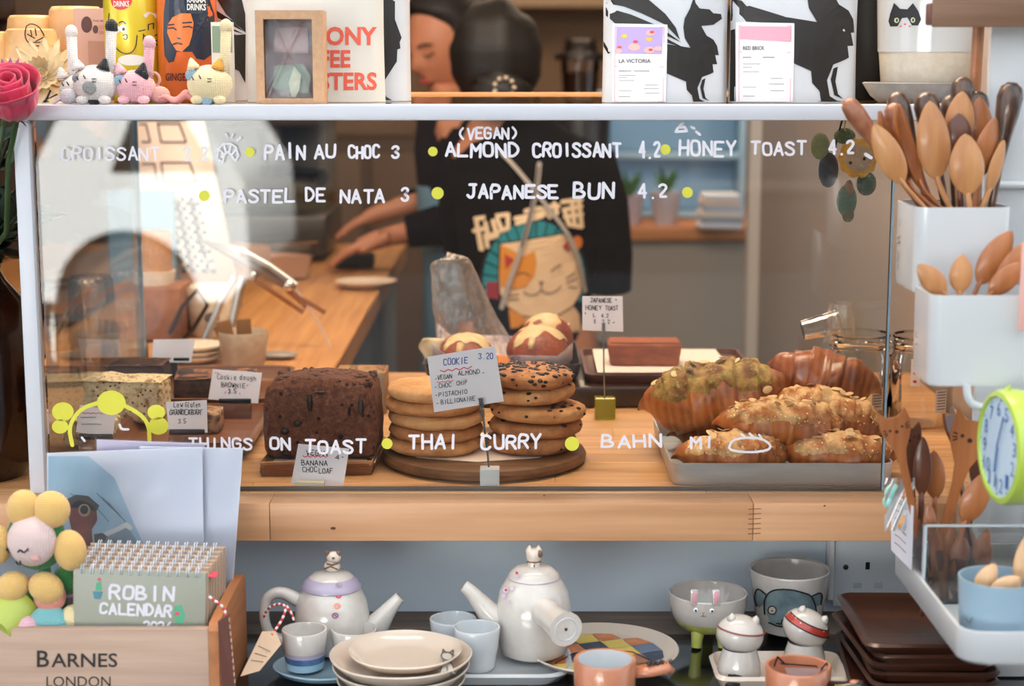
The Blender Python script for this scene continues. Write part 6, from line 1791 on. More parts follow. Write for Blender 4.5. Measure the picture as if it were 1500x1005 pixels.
for i, (x, y, m_) in enumerate(((497, 857, LILAC), (496, 872, RED), (494, 888, mat('print_coral', '#d88a72', .5)), (491, 902, mat('print_plum', '#8a5a80', .5)))):
    mb = MB(); strokes_mb([ell(x, y, 4.2, 3.6, 10) + [ell(x, y, 4.2, 3.6, 10)[0]], [(x - 1, y - 1), (x + 2, y + 1)]], 2.0, f1_, mb, nd=6)
    mb.build('painted_button', m_, t1, smooth=0, merge=False)

# ---- teapot 2: cat knob, spout left, handle towards the viewer
T2x, T2y = P(782, 880, -.085).x, -.085
zt2 = ZL + .0125
t2 = thing('teapot', 'tall white teapot with a cat knob and a stub handle towards the viewer', 'teapot', (T2x, T2y, zt2))
pr2 = [(.030, 0), (.034, .003), (.0385, .022), (.0385, .045), (.0345, .066), (.028, .077), (.0262, .079)]
MB().lathe([(0, 0)] + pr2 + [(.024, .079), (.024, .074), (0, .072)], 48, wob=.008).build('body', CER, t2)
ld = MB().lathe([(0, .078), (.0255, .078), (.0262, .0800), (.024, .085), (.017, .090), (.009, .0915), (0, .092)], 48).build('lid', CER, t2)
MB().lathe([(.0258, .0792), (.0268, .0797), (.0258, .0803)], 48).build('lid_line', LILAC, ld)
kb = MB(); kb.lathe([(0, .0915), (.0068, .0915), (.0060, .097), (0, .097)], 18); kb.lathe([(0, .0955), (.0068, .0965), (.0082, .102), (.0074, .1075), (.004, .109), (0, .109)], 18)
for s in (-1, 1): kb.lathe([(0, .0145), (.0032, .010), (.004, .007), (0, .007)], 8, Matrix.Translation((s * .0045, 0, .0985)))
kb.build('knob', CREAM, ld, smooth=60)
mb = MB(); mb.tube([(0.0, -.0075, .0965), (.0068, -.003, .0965)], .0009, 6); mb.tube([(-.0068, -.003, .0965), (0.0, -.0075, .0965)], .0009, 6); mb.ball((.0055, -.004, .1045), (.0035, .0035, .004), 10, 6); mb.tube([(0, -.0068, .094), (0, -.0068, .091)], .0007, 6)
mb.build('knob_markings', BRN, ld, smooth=180)
mb = MB(); spout(mb, [(-.030, 0, .030), (-.044, 0, .040), (-.055, 0, .054), (-.065, -.001, .066), (-.071, -.001, .0705)], [.0155, .0125, .0090, .0068, .0062]); mb.build('spout', CER, t2, smooth=180)
h0 = P(800, 898, T2y - .034) - Vector((T2x, T2y, zt2)); h1_ = P(829, 922, T2y - .078) - Vector((T2x, T2y, zt2))
hm_ = MB(); hm_.tube([h0 + (h0 - h1_) * .35, h0, h0.lerp(h1_, .5), h1_], [.0150, .0148, .0150, .0172], 28); hm_.build('handle', CER, t2, smooth=60)
dv = (h1_ - h0).normalized()
MB().ball(h1_ + dv * .0004, .0016, 10, 6).build('handle_hole', INK, t2)
mb = MB(); mb.lathe([(.0105, 0), (.0112, .0008), (.0119, 0)], 28, Matrix.Translation(h1_ + dv * .0002) @ dv.to_track_quat('Z', 'Y').to_matrix().to_4x4()); mb.build('handle_ring', CERC, t2)
f2_ = on_round(T2x, T2y, zt2, prof_r(pr2))
mb = MB()
for (x, y, r) in ((741, 865, 4.2), (738, 873, 3.5), (750, 862, 3), (757, 843, 3.6), (745, 882, 3)): poly_mb([ell(x, y, r, r, 10)], f2_, mb)
mb.build('painted_petals', mat('pale_petal', '#cdb9cf', .4), t2, smooth=0, merge=False)
mb = MB()
for (x, y, r) in ((741, 864, 2.0), (757, 839, 2.2)): poly_mb([ell(x, y, r, r, 8)], lambda a, b: f2_(a, b) + Vector((0, -.0006, 0)), mb)
mb.build('painted_flower_heart', REDB, t2, smooth=0, merge=False)
# its tray
def rrect(hw, hd, r, n=6):
    o = []
    for (sx, sy, a0) in ((1, 1, 0), (-1, 1, PI / 2), (-1, -1, PI), (1, -1, 3 * PI / 2)):
        for k in range(n + 1):
            a = a0 + PI / 2 * k / n
            o.append((sx * (hw - r) + r * math.cos(a), sy * (hd - r) + r * math.sin(a)))
    return o
def slabtray(name, label, cat, cx, cy, z, hw, hd, r, h, m, dip=.004, rz=0):
    t = thing(name, label, cat, (cx, cy, z), rz)
    a = rrect(hw - .006, hd - .006, r); b = rrect(hw, hd, r); c = rrect(hw - .003, hd - .003, r); d = rrect(hw - .010, hd - .010, max(.003, r - .006))
    n = len(a)
    vs = [(x, y, 0) for x, y in a] + [(x, y, h * .8) for x, y in b] + [(x, y, h) for x, y in c] + [(x, y, h - dip) for x, y in d]
    fs = [(j * n + i, j * n + (i + 1) % n, (j + 1) * n + (i + 1) % n, (j + 1) * n + i) for j in range(3) for i in range(n)] + [tuple(range(n))[::-1], tuple(range(3 * n, 4 * n))]
    mb = MB(); mb.add(vs, fs); mb.build('dish', m, t, smooth=50)
    return t
ax, bx2 = P(600, 960, -.10).x, P(838, 960, -.10).x
slabtray('tray', 'pale white pottery tray under the tall teapot and two beakers', 'tray', (ax + bx2) / 2, -.098, ZL, (bx2 - ax) / 2, .052, .03, .012, CERC, .004)
# ---- small beakers
def beaker(label, px, Y, z, r, h, m, rzv=0, band=None):
    t = thing('beaker', label, 'cup', (P(px, 930, Y).x, Y, z), rzv)
    p_ = [(0, 0), (r * .74, 0), (r * .80, .002), (r * .93, h * .55), (r, h * .97), (r - .0006, h), (r - .0022, h), (r - .003, h * .9), (r * .78, h * .25), (r * .6, .004), (0, .0035)]
    MB().lathe(p_, 44, wob=.012, ph=px).build('cup', m, t)
    if band:
        def rr(z_): return r * (.80 + .13 * min(1, z_ / (h * .55))) + .0005
        for z0, z1, bm_2 in band:
            MB().lathe([(rr(h * z0), h * z0), (rr(h * (z0 + z1) / 2), h * (z0 + z1) / 2), (rr(h * z1), h * z1)], 44, wob=.012, ph=px).build('glaze_band', bm_2, t)
    return t
beaker('white beaker with a dark blue band on the blue saucer, tag beside it', 446, -.118, ZL + .0085, .0228, .0400, CER, band=((.02, .20, PALEB), (.20, .36, BLUEG), (.36, .48, LILAC)))
beaker('plain white beaker behind the plate stack, right of the blue banded one', 519, -.098, ZL + .0085, .0235, .034, CER)
beaker('bluish white beaker under the spout of the tall teapot', 664, -.072, ZL + .0085, .0240, .036, CERC)
beaker('bluish white beaker in front, between plate stack and tall teapot', 698, -.118, ZL + .0085, .0235, .0425, CERC)
sc = thing('saucer', 'pale blue oval saucer under the banded beaker', 'saucer', (P(478, 960, -.105).x, -.108, ZL))
MB().lathe([(0, 0), (.040, 0), (.050, .004), (.053, .0082), (.051, .009), (.044, .006), (0, .0055)], 56, sx=1.0, sy=.86).build('saucer', PALEB, sc)
# sloping cream ground so beaker sits
# ---- plates and bowls stack
px_, py_ = P(587, 950, -.178).x, -.178
def dishl(label, z, r, h, name='plate', m=CREAM, group='plates and bowls in the front stack', x=0, y=0):
    t = thing(name, label, name, (px_ + x, py_ + y, z), 0, group)
    MB().lathe([(0, 0), (r * .55, 0), (r * .62, .001), (r * .86, h * .45), (r * .985, h * .92), (r, h), (r * .985, h + .001), (r * .955, h * .95), (r * .80, h * .45), (r * .6, .004), (0, .0035)], 64, wob=.010, wk=5).build(name, m, t)
    return t
dishl('lowest cream bowl of the front stack, mostly below the frame', ZL, .062, .020, 'bowl')
dishl('middle cream bowl of the front stack', ZL + .013, .066, .020, 'bowl')
dishl('wide cream dish under the small plate of the stack', ZL + .024, .0685, .020, 'bowl')
tp = dishl('small cream plate with a little cat drawing, topmost of the stack', ZL + .034, .0545, .013, 'plate', x=.004, y=.004)
fcat = lambda a, b: PZ(a, b, tp.location.z + .0052 + .0035) - tp.location
mb = MB()
strokes_mb([smooth_line([(646, 960), (650, 955), (660, 956), (664, 962), (658, 968), (649, 966), (646, 960)], 1), [(648, 957), (649, 951), (653, 956)], [(659, 956), (664, 952), (664, 961)], smooth_line([(650, 968), (646, 978), (644, 988), (652, 984), (662, 986), (668, 988), (664, 976), (659, 969)], 1), [(655, 976), (655, 984)]], 1.8, fcat, mb, nd=6)
mb.build('cat_drawing', mat('ink_soft', '#4a4540', .5), tp, smooth=0, merge=False)
mb = MB(); poly_mb([ell(655, 961, 7.5, 6), [(651, 969), (660, 969), (666, 986), (656, 983), (645, 987)]], lambda a, b: fcat(a, b) - Vector((0, 0, .0003)), mb); mb.build('cat_wash', mat('wash_grey', '#b5b1ab', .4), tp, smooth=0, merge=False)
zdish = ZL + .024 + .0175
mb = MB(); strokes_mb([smooth_line([(588, 924), (592, 920), (602, 921), (604, 925), (592, 926), (588, 924)], 1), [(594, 922), (598, 925)]], 2, lambda a, b: PZ(a, b, zdish + .003) - tp.location, mb, nd=6)
mb.build('rim_drawing', mat('ink_soft', '#4a4540', .5), tp, smooth=0, merge=False)

# ---- round plate with coloured patches
cpx, cpy = P(884, 935, -.083).x, -.083
cp_ = thing('plate', 'round plate painted with orange, yellow and navy patches', 'plate', (cpx, cpy, ZL), 0)
rP = .077
MB().lathe([(0, 0), (rP * .62, 0), (rP * .68, .004), (rP * .9, .010), (rP, .0165), (rP * .985, .0178), (rP * .95, .0165), (rP * .86, .0108), (rP * .78, .0092), (0, .0090)], 72, wob=.006, wk=4).build('plate', CREAM, cp_)
def pcell(u, v, rot=.35):
    c, s = math.cos(rot), math.sin(rot)
    return (u * c - v * s, u * s + v * c)
cols = {'o': mat('patch_orange', '#c0673a', .35, col2='#d48a52', nscale=(90, 90, 90), coat=.4), 'y': mat('patch_yellow', '#dcbf5a', .35, coat=.4), 'n': mat('patch_navy', '#1d2a3d', .35, col2='#32445c', nscale=(80, 80, 80), coat=.4), 'b': mat('patch_brown', '#96694f', .35, coat=.4), 's': mat('patch_slate', '#62728a', .35, coat=.4)}
lay = ["bydob", "onyos", "oyoyn", "nosyo", "ybonb"]
lay = ["obyob", "yonyo", "onoys", "ysybn", "onsoy"]
n5 = 5; cw = .0245
for j in range(n5):
    for i in range(n5):
        u0, v0 = (i - 2.5) * cw, (2.5 - j - 1) * cw
        ring = [pcell(u0 + a * cw, v0 + b * cw) for a, b in ((.02, .02), (.98, .02), (.98, .98), (.02, .98))]
        mid = pcell(u0 + cw / 2, v0 + cw / 2)
        if math.hypot(*mid) > rP * .74: continue
        ring = [(x * min(1, rP * .80 / max(1e-6, math.hypot(x, y))), y * min(1, rP * .80 / max(1e-6, math.hypot(x, y)))) for x, y in ring]
        def zof(x, y):
            r_ = math.hypot(x, y) / rP
            return .0100 + max(0, (r_ - .78)) * .03
        MB().add([(x, y, zof(x, y)) for x, y in ring], [(0, 1, 2, 3)]).build('painted_patch', cols[lay[j][i]], cp_, smooth=0)
mb = MB(); mb.tube([(-.05, -.03, .011), (-.03, .0, .011), (0, .012, .011), (.03, .004, .011), (.046, -.02, .011)], .0009, 6, flat=.3); mb.build('brush_line', INK, cp_)
mb = MB(); mb.prism([(-.004, -.022), (.006, -.014), (.022, -.016), (.032, -.024), (.02, -.032), (.004, -.030)], .0104, .0108); mb.build('fish_shape', cols['n'], cp_, smooth=0)
mb = MB(); mb.tube([(-.02, -.03, .011), (.01, -.036, .011), (.03, -.034, .011), (.05, -.024, .011)], .0008, 6, flat=.3); mb.build('brush_line', INK, cp_)

# ---- bunny bowl
bbx, bby = P(1037, 880, -.010).x, -.010
bb = thing('bowl', 'white bunny face bowl with pink ears and lime green feet', 'bowl', (bbx, bby, ZL))
bp = [(.022, .012), (.030, .016), (.038, .028), (.0410, .040), (.0415, .052)]
MB().lathe([(0, .012)] + bp + [(.0405, .0532), (.039, .052), (.036, .036), (.026, .020), (0, .018)], 52, wob=.006).build('bowl', CER, bb)
MB().lathe([(.0225, .0125), (.0306, .0162), (.0345, .0222), (.0362, .0252)], 52, wob=.006).build('green_base', SAGE, bb)
for a in (R(-60), R(-120), R(80)):
    MB().tube([(.024 * math.cos(a), .024 * math.sin(a), .018), (.027 * math.cos(a), .027 * math.sin(a), .008), (.028 * math.cos(a), .028 * math.sin(a), .0)], [.008, .006, .0055], 12).build('foot', SAGE, bb)
fb = on_round(bbx, bby, ZL, prof_r(bp))
for ex in (1016, 1048):
    q = fb(ex + 1, 880)
    e = MB().box((q.x, q.y + .001, q.z + .003), (.0085, .004, .018), .0018).build('ear', CER, bb)
    MB().box((q.x, q.y - .0012, q.z + .0035), (.0042, .001, .012), .0005).build('inner_ear', mat('ear_pink', '#e39aa8', .5), e)
for ex, ey in ((1019, 894), (1043, 895)):
    MB().ball(fb(ex, ey), (.0026, .0014, .0026), 12, 8).build('eye', mat('eye_white', '#eef0f2', .2), bb)
    MB().ball(fb(ex, ey) + Vector((0, -.0012, 0)), (.0011, .0006, .0012), 10, 6).build('pupil', INK, bb)
MB().ball(fb(1030, 897), (.0012, .0008, .0010), 8, 6).build('nose', mat('ear_pink', '#e39aa8', .5), bb)
mb = MB(); strokes_mb([[(1027, 903), (1034, 903)], [(1030, 899), (1030, 903)]], 1.0, fb, mb, nd=6); mb.build('mouth', BRN, bb, smooth=0)
mb = MB()
for (x, y) in ((1004, 917), (1041, 925), (1060, 922)): poly_mb([ell(x, y, 2.4, 2, 8)], lambda a, b: fb(a, b) + Vector((0, -.0012, 0)), mb)
mb.build('white_dots', CER, bb, smooth=0)

# ---- cat bowl behind
ccx, ccy = P(1156, 870, .020).x, .020
cb3 = thing('bowl', 'tall white bowl painted with a big slate grey cat face', 'bowl', (ccx, ccy, ZL))
cprf = [(.026, 0), (.031, .003), (.0365, .022), (.0400, .045), (.0432, .068)]
MB().lathe([(0, 0)] + cprf + [(.0422, .0695), (.040, .068), (.036, .045), (.028, .008), (0, .006)], 56, wob=.012).build('bowl', CER, cb3)
fc0, fc1, fc2 = (on_round(ccx, ccy, ZL, prof_r(cprf), o_) for o_ in (.0010, .0016, .0022))
poly_mb([[(1121, 893), (1121, 884), (1124, 872), (1130, 866), (1140, 864), (1155, 864), (1172, 866), (1185, 870), (1192, 878), (1196, 892), (1192, 908), (1180, 916), (1150, 918), (1128, 912)]], fc0, sub=3).build('face_wash', SL, cb3, smooth=0, merge=False)
mb = MB(); poly_mb([[(1106, 880), (1107, 866), (1111, 863), (1121, 871), (1118, 884), (1112, 890)]], fc0, mb, 2); mb.build('ear_wash', SL, cb3, smooth=0, merge=False)
mb = MB(); poly_mb([[(1190, 874), (1200, 869), (1204, 871), (1203, 884), (1197, 888)]], fc0, mb, 2); mb.build('ear_wash', SL, cb3, smooth=0, merge=False)
mb = MB(); strokes_mb([smooth_line([(1120, 900), (1119, 884), (1123, 871), (1131, 865), (1145, 863), (1160, 864), (1176, 868), (1188, 872), (1194, 884), (1196, 896)], 1), smooth_line([(1109, 888), (1105, 880), (1106, 866), (1111, 862), (1122, 871)], 1), smooth_line([(1190, 873), (1201, 868), (1205, 872), (1203, 886)], 1), smooth_line([(1126, 912), (1140, 918), (1154, 918)], 1), [(1146, 908), (1144, 914), (1138, 913)]], 2.0, fc1, mb, nd=6)
strokes_mb([ell(1131, 894, 6, 6, 14) + [ell(1131, 894, 6, 6, 14)[0]]], 1.5, fc2, mb, nd=6)
mb.build('brush_outline', INK, cb3, smooth=0, merge=False)
poly_mb([ell(1131, 894, 5.2, 5.2, 14)], fc1).build('eye', CREAM, cb3, smooth=0)
poly_mb([ell(1131, 895, 1.2, 1.2, 8)], lambda a, b: fc2(a, b)).build('pupil', INK, cb3, smooth=0)

# ---- white animal shakers in their dish
slabtray('dish', 'square cream pottery dish holding the two white shakers', 'dish', P(1140, 975, -.125).x, -.128, ZL, .066, .040, .012, .016, CREAM, .010, 0)
def shaker(label, px, py, Y, tilt, rz, scarf=None, tail=False):
    t = thing('shaker', label, 'shaker', (P(px, 975, Y).x, Y, ZL + .0065), rz)
    mb = MB()
    prof = [(0, 0), (.0190, 0), (.0215, .004), (.0205, .016), (.0175, .026), (.0165, .030)]
    mb.lathe(prof, 36)
    Mx = Matrix.Translation((0, 0, .043)) @ Matrix.Rotation(tilt, 4, 'Y')
    mb.ball((0, 0, 0), (.0235, .0215, .0190), 36, 24, Mx, fn=lambda d: 1 + .05 * d.z)
    mb.build('body', CER, t, smooth=180)
    if scarf:
        s_ = MB()
        n = 30
        for side in (0,):
            vs = []
            for i in range(n + 1):
                a = PI * (1.0 + 1.0 * i / n)
                for w_ in (-.0030, .0030):
                    vs.append(Mx @ Vector((.0237 * math.cos(a) * .98, .0217 * math.sin(a) * .98 - .0006, .006 + w_ + .010)))
            fs = [(2 * i, 2 * i + 2, 2 * i + 3, 2 * i + 1) for i in range(n)]
        def band(u, v):
            a = PI * (1.02 + .96 * u); b = .36 + (v - .5) * .36
            return Mx @ Vector((.0242 * math.cos(a) * math.cos(b), .0222 * math.sin(a) * math.cos(b), .0198 * math.sin(b)))
        s_.grid(band, 30, 4)
        sc_ = s_.build('scarf', mat('scarf_red', '#a8382a', .35, coat=.4, speck=((260, 260, 260), .2, '#e8cfc0')), t, smooth=180)
        ol = MB()
        for v_ in (0, 1): ol.tube([Vector(band(i / 20, v_)) * 1.0 + Vector((0, -.0003, 0)) for i in range(21)], .0006, 6)
        ol.build('scarf_outline', INK, sc_)
    else:
        ol = MB(); ol.tube([Mx @ Vector((.0236 * math.cos(a), .0216 * math.sin(a), .0065)) for a in [PI + PI * i / 20 for i in range(21)]], .0008, 6)
        ol.build('glaze_line', mat('line_red', '#8a3a30', .4), t)
    ear = MB()
    for s in (-1, 1): ear.lathe([(0, .0075), (.003, .005), (.0048, 0), (0, 0)], 12, Mx @ Matrix.Translation((s * .012, -.004, .0150)))
    ear.build('ears', CER, t, smooth=180)
    if tail:
        MB().tube([(-.012, -.020, .008), (-.016, -.024, .003), (-.006, -.0265, .001)], [.004, .005, .004], 12).build('tail', INK, t, smooth=180)
        MB().ball((-.006, -.018, .004), (.010, .005, .006), 16, 10).build('black_patch', INK, t, smooth=180)
    return t
shaker('white cat shaker with a black tail patch, left one in the dish', 1083, 900, -.138, R(8), R(6), None, True)
shaker('white shaker with a red spotted scarf, right one in the dish', 1178, 890, -.120, R(24), R(-4), True)

# ---- two peach mugs at the front
def mug(label, px, Y, r, h, hdir, cat_handle, loc_z=ZL, inner=CERC):
    t = thing('mug', label, 'mug', (P(px, 985, Y).x, Y, loc_z))
    MB().lathe([(0, 0), (r * .86, 0), (r * .93, .004), (r * .98, h * .5), (r, h * .97), (r - .001, h), (r - .0035, h * .99)], 52, wob=.014, ph=px).build('cup', PEACH, t)
    MB().lathe([(r - .0035, h * .99), (r - .005, h * .8), (r * .82, .008), (0, .006)], 52, wob=.014, ph=px).build('inner_glaze', inner, t)
    c, s = math.cos(hdir), math.sin(hdir)
    hp = [(r * .9 * c, r * .9 * s, h * .72), ((r + .014) * c, (r + .014) * s, h * .74), ((r + .030) * c, (r + .030) * s, h * .80), ((r + .034) * c, (r + .034) * s, h * .72)]
    hd_ = MB().tube(hp, [.006, .0075, .0085, .006], 16, flat=.7).build('handle', PEACH if cat_handle == 'tabby' else mat('black_glaze', '#191614', .25, coat=.5), t, smooth=180)
    q = Vector(hp[1]).lerp(Vector(hp[2]), .6)
    if cat_handle == 'tabby':
        m_ = MB()
        for k in range(6): m_.ball((q.x - .011 * c + k * .0042 * c, q.y - .011 * s + k * .0042 * s, q.z + .0055 + (.001 if k % 2 else 0)), (.0024, .005, .0014), 8, 6)
        m_.build('dark_markings', INK, hd_, smooth=180)
    else:
        MB().ball((q.x, q.y, q.z + .0052), (.0052, .004, .0016), 12, 8).build('peach_spot', PEACH, hd_, smooth=180)
        m_ = MB()
        for k in range(5): m_.ball((q.x - (.012 + k * .0022) * c, q.y - .005, q.z + .0035), (.0007, .0005, .001), 6, 4)
        m_.build('gold_marks', mat('gold_mark', '#c9a04a', .4), hd_)
    return t
m1 = mug('peach pottery mug with a tabby marked handle in front of the painted plate', 886, -.232, .0290, .056, R(8), 'tabby')
m2 = mug('peach pottery mug with a black cat face inside its rim', 1169, -.232, .0305, .0525, R(-28), 'black', inner=PEACH)
def fin(off):
    def f(a, b):
        Y = m2.location.y + .02
        for _ in range(3):
            v = P(a, b, Y); dx = v.x - m2.location.x; rr_ = .0275 - off
            Y = m2.location.y + math.sqrt(max(1e-7, rr_ * rr_ - dx * dx))
        v = P(a, b, Y)
        return Vector((v.x - m2.location.x, Y - m2.location.y, v.z - m2.location.z))
    return f
mb = MB(); strokes_mb([[(1140, 974), (1143, 972), (1196, 976), (1198, 980)], [(1133, 980), (1139, 962), (1151, 974)], [(1202, 982), (1211, 971), (1214, 982)]], 2.2, fin(.0012), mb, nd=6)
poly_mb([[(1150, 979), (1160, 979), (1160, 988), (1153, 990)], [(1190, 980), (1200, 981), (1198, 990), (1191, 990)], [(1170, 978), (1178, 978), (1177, 992), (1171, 992)]], fin(.0012), mb)
mb.build('cat_face', INK, m2, smooth=0, merge=False)
mb = MB(); poly_mb([[(1146, 978), (1204, 980), (1198, 994), (1150, 993)], [(1137, 977), (1139, 966), (1146, 975)], [(1205, 981), (1210, 974), (1212, 981)]], fin(.0006), mb)
mb.build('cat_wash', mat('cat_wash_pale', '#cfc4c4', .4), m2, smooth=0, merge=False)
sm = thing('saucer', 'small white saucer with a rabbit head under the tabby handled mug', 'saucer', (P(872, 1000, -.232).x, -.235, ZL))
MB().lathe([(0, 0), (.04, 0), (.052, .0045), (.050, .0055), (.038, .003), (0, .0025)], 48).build('saucer', CER, sm)
m1.location.z = ZL + .003
MB().ball((-.040, -.012, .010), (.007, .006, .006), 16, 10).build('rabbit_head', CER, sm, smooth=180)

# ---- walnut plates stacked at the right
WN = wood('dark_walnut', '#2a1610', '#4c2c1e', 'X', .35, coat=.25)
zs = ZL
sx_ = P(1330, 930, -.12).x
for k in range(7):
    w_ = .062 if k != 6 else .064
    t = slabtray('walnut_plate', 'dark square walnut plate, %s the stack beside the socket' % ('lowest of', 'second from the bottom of', 'third from the bottom of', 'middle one of', 'third from the top of', 'second from the top of', 'topmost of')[k], 'plate', sx_ + (.006, -.004, .003, .008, .0, .006, .002)[k], -.135 + (0, .004, -.003, .0, .003, -.002, .0)[k], zs, w_, .082, .014, .011, WN, .004, (.05, -.09, .04, -.03, .06, .02, -.01)[k])
    t['group'] = 'walnut plates in the stack'
    zs += .0092

# ---- paper tag with striped string on the first teapot
TG = thing('paper_tag', 'cream paper tag leaning against the crate, tied to the first teapot', 'tag', (0, 0, 0))
tq = [P(352, 991, -.185), P(380, 983, -.175), P(412, 944, -.148), P(404, 925, -.140), P(384, 925, -.148)]
MB().add(tq, [(0, 1, 2, 3, 4)]).build('tag', mat('tag_card', '#c6aa90', .75), TG, smooth=0, solid=.0006)
mb = MB()
tn = (tq[1] - tq[0]).cross(tq[3] - tq[0]).normalized()
if tn.y > 0: tn = -tn
for k in range(3):
    a = tq[0].lerp(tq[4], .35 + .17 * k); b = tq[1].lerp(tq[2], .30 + .17 * k)
    pts = [(i, 0) for i in range(9)]
    for i in range(8):
        p = a.lerp(b, .15 + .085 * i) + tn * .0008; q = a.lerp(b, .15 + .085 * (i + 1)) + tn * .0008
        mb.tube([p + Vector((0, 0, .0006 * (i % 2))), q + Vector((0, 0, .0006 * ((i + 1) % 2)))], .0003, 4)
mb.build('pencil_writing', mat('pencil', '#6a5a50', .7), TG)
def striped(name, pts, Y, r=.0013, parent=None, label=None, spacing=5):
    pts = smooth_line(pts, 2)
    V = [P(a, b, Y if not hasattr(Y, '__len__') else Y[0] + (Y[1] - Y[0]) * i / (len(pts) - 1)) for i, (a, b) in enumerate(pts)]
    # resample
    L = [0]
    for a, b in zip(V, V[1:]): L.append(L[-1] + (b - a).length)
    tot = L[-1]; n = max(4, int(tot / .0032))
    def at(s):
        s = s * tot
        for i in range(len(L) - 1):
            if L[i + 1] >= s: return V[i].lerp(V[i + 1], (s - L[i]) / max(1e-9, L[i + 1] - L[i]))
        return V[-1]
    ra, wa = MB(), MB()
    for i in range(n):
        (ra if i % 2 else wa).tube([at(i / n), at((i + .5) / n), at((i + 1) / n)], r, 8)
    w_ = wa.build(name, mat('string_white', '#e8e0dc', .8), parent, smooth=180)
    r_ = ra.build('red_strands', mat('string_red', '#c8383a', .8), w_, smooth=180)
    if label: tag(w_, label, 'string')
    return w_
striped('string', [(386, 905), (392, 890), (408, 884), (420, 888), (415, 905), (404, 922), (398, 930)], (-.10, -.145), parent=TG)
striped('string', [(420, 888), (428, 900), (430, 908)], (-.10, -.11), parent=TG)
# ================================================================= CRATE, CALENDARS AND PRINTS AT THE LOWER LEFT
YF = -.222
CRW = wood('crate_wood', '#9f8270', '#bb9f8c', 'X', .7)
CRS = wood('crate_side_wood', '#9a6038', '#b87a4c', 'Y', .6)
cz = P(200, 921, YF).z
cxr = P(320, 921, YF).x
cx0 = -.62
cr = thing('crate', 'pale wooden crate stamped Barnes London full of calendars and prints', 'crate', ((cx0 + cxr) / 2, -.14, ZL))
def cb(name, x0, x1, y0, y1, z0, z1, m, bev=.0012):
    return MB().box(((x0 + x1) / 2 - cr.location.x, (y0 + y1) / 2 - cr.location.y, (z0 + z1) / 2 - ZL), (x1 - x0, y1 - y0, z1 - z0), bev).build(name, m, cr)
cb('front_board', cx0, cxr - .0095, YF, YF + .009, ZL, cz, CRW)
cb('back_board', cx0, cxr - .0095, -.069, -.060, ZL, cz, CRS)
sd = MB()
pts = [(YF - .001, 0), (YF - .001, cz - ZL - .002), (YF + .004, cz - ZL + .004), (YF + .03, cz - ZL + .006), (-.075, cz - ZL + .0065), (-.062, cz - ZL + .003), (-.0585, cz - ZL - .006), (-.0585, 0)]
sd.prism(pts, 0, .0093, Matrix(((0, 0, 1, cxr - .0093 - cr.location.x), (1, 0, 0, -cr.location.y), (0, 1, 0, 0), (0, 0, 0, 1))))
sd.build('side_board', CRS, cr, smooth=30)
cb('side_board', cx0 - .009, cx0, YF, -.0585, ZL, cz, CRS)
cb('bottom_board', cx0, cxr - .0095, YF + .0095, -.0695, ZL, ZL + .006, CRS)
fcr = lambda a, b: P(a, b, YF - .0005) - cr.location
STAMP = mat('stamp_ink', '#2a2622', .7)
mb = MB(); type_mb("B", fcr, 54, 72, 977, 24, mb, bold=.012); type_mb("ARNES", fcr, 75, 172, 977, 20, mb, bold=.012); mb.build('large_stamp', STAMP, cr, smooth=0, merge=False)
mb = MB(); type_mb("LONDON", fcr, 68, 162, 1006, 15, mb); mb.build('small_stamp', STAMP, cr, smooth=0, merge=False)
# leather strap with stitching at the front corner
stp = thing('leather_strap', 'brown stitched leather strap hanging over the crate corner', 'strap', (0, 0, 0))
sv = [P(322, 900, YF - .003), P(338, 896, YF - .001), P(345, 1012, YF - .003), P(330, 1012, YF - .006)]
MB().add([P(319, 910, YF - .004), P(336, 900, YF - .003), P(346, 1015, YF - .004), P(325, 1015, YF - .007)], [(0, 1, 2, 3)]).build('strap', mat('strap_leather', '#5a3128', .5, bump=((90, 90, 90), .4, .002)), stp, smooth=0, solid=.002)
for k in range(11):
    a = P(336 + k * .9, 908 + k * 10, YF - .0062)
    MB().box(a, (.0009, .0008, .0036)).build('stitch', mat('stitch_cream', '#c7a58a', .8), stp)
striped('string', [(306, 874), (315, 880), (328, 890), (332, 905), (326, 912)], -.218, label='red and white striped string over the crate corner')

# calendars
CALG = mat('calendar_green', '#96988a', .5)
KR = mat('calendar_kraft', '#b39a84', .75)
def calendar(label, Y, dx, dy, front):
    x0, x1 = P(110 + dx, 880, Y).x, P(303 + dx, 880, Y).x
    zt = P(200, 836 + dy, Y).z
    t = thing('calendar', label, 'calendar', ((x0 + x1) / 2, Y, zt), group='spiral calendars in the crate')
    w = x1 - x0; h = .060
    t.rotation_euler = (0, R(2.2) if front else R(rf.uniform(1.2, 2.6)), 0)
    MB().box((0, .0015, -h / 2), (w, .003, h), .0006).build('pages', CALG if front else KR, t)
    MB().box((0, .0045, -h / 2), (w + .003, .0018, h), .0004).build('back_board', KR, t)
    rg = MB()
    n = 13
    for i in range(n):
        x = -w / 2 + w * (i + .9) / (n + .8)
        for d_ in (-.0011, .0011):
            rg.tube([(x + d_, .003 + .0042 * math.cos(a), -.0012 + .0048 * math.sin(a)) for a in [2 * PI * k / 10 for k in range(11)]], .00055, 5, caps=False)
    rg.build('spiral_binding', mat('ring_white', '#cdd2da', .3, coat=.3), t, smooth=180)
    return t, x0, w
c1, cxa, cw_ = calendar('front calendar in the crate with a grey green cover reading robin calendar', -.207, 0, 0, True)
mb = MB()
fc = lambda a, b: Vector((P(a, b, -.2075).x - c1.location.x, -.0004, P(a, b + 1 - (a - 200) * .037, -.2075).z - c1.location.z))
fc = lambda a, b: Vector((P(a, b, -.2075).x - c1.location.x, -.0004, P(a, b - 2, -.2075).z - c1.location.z))
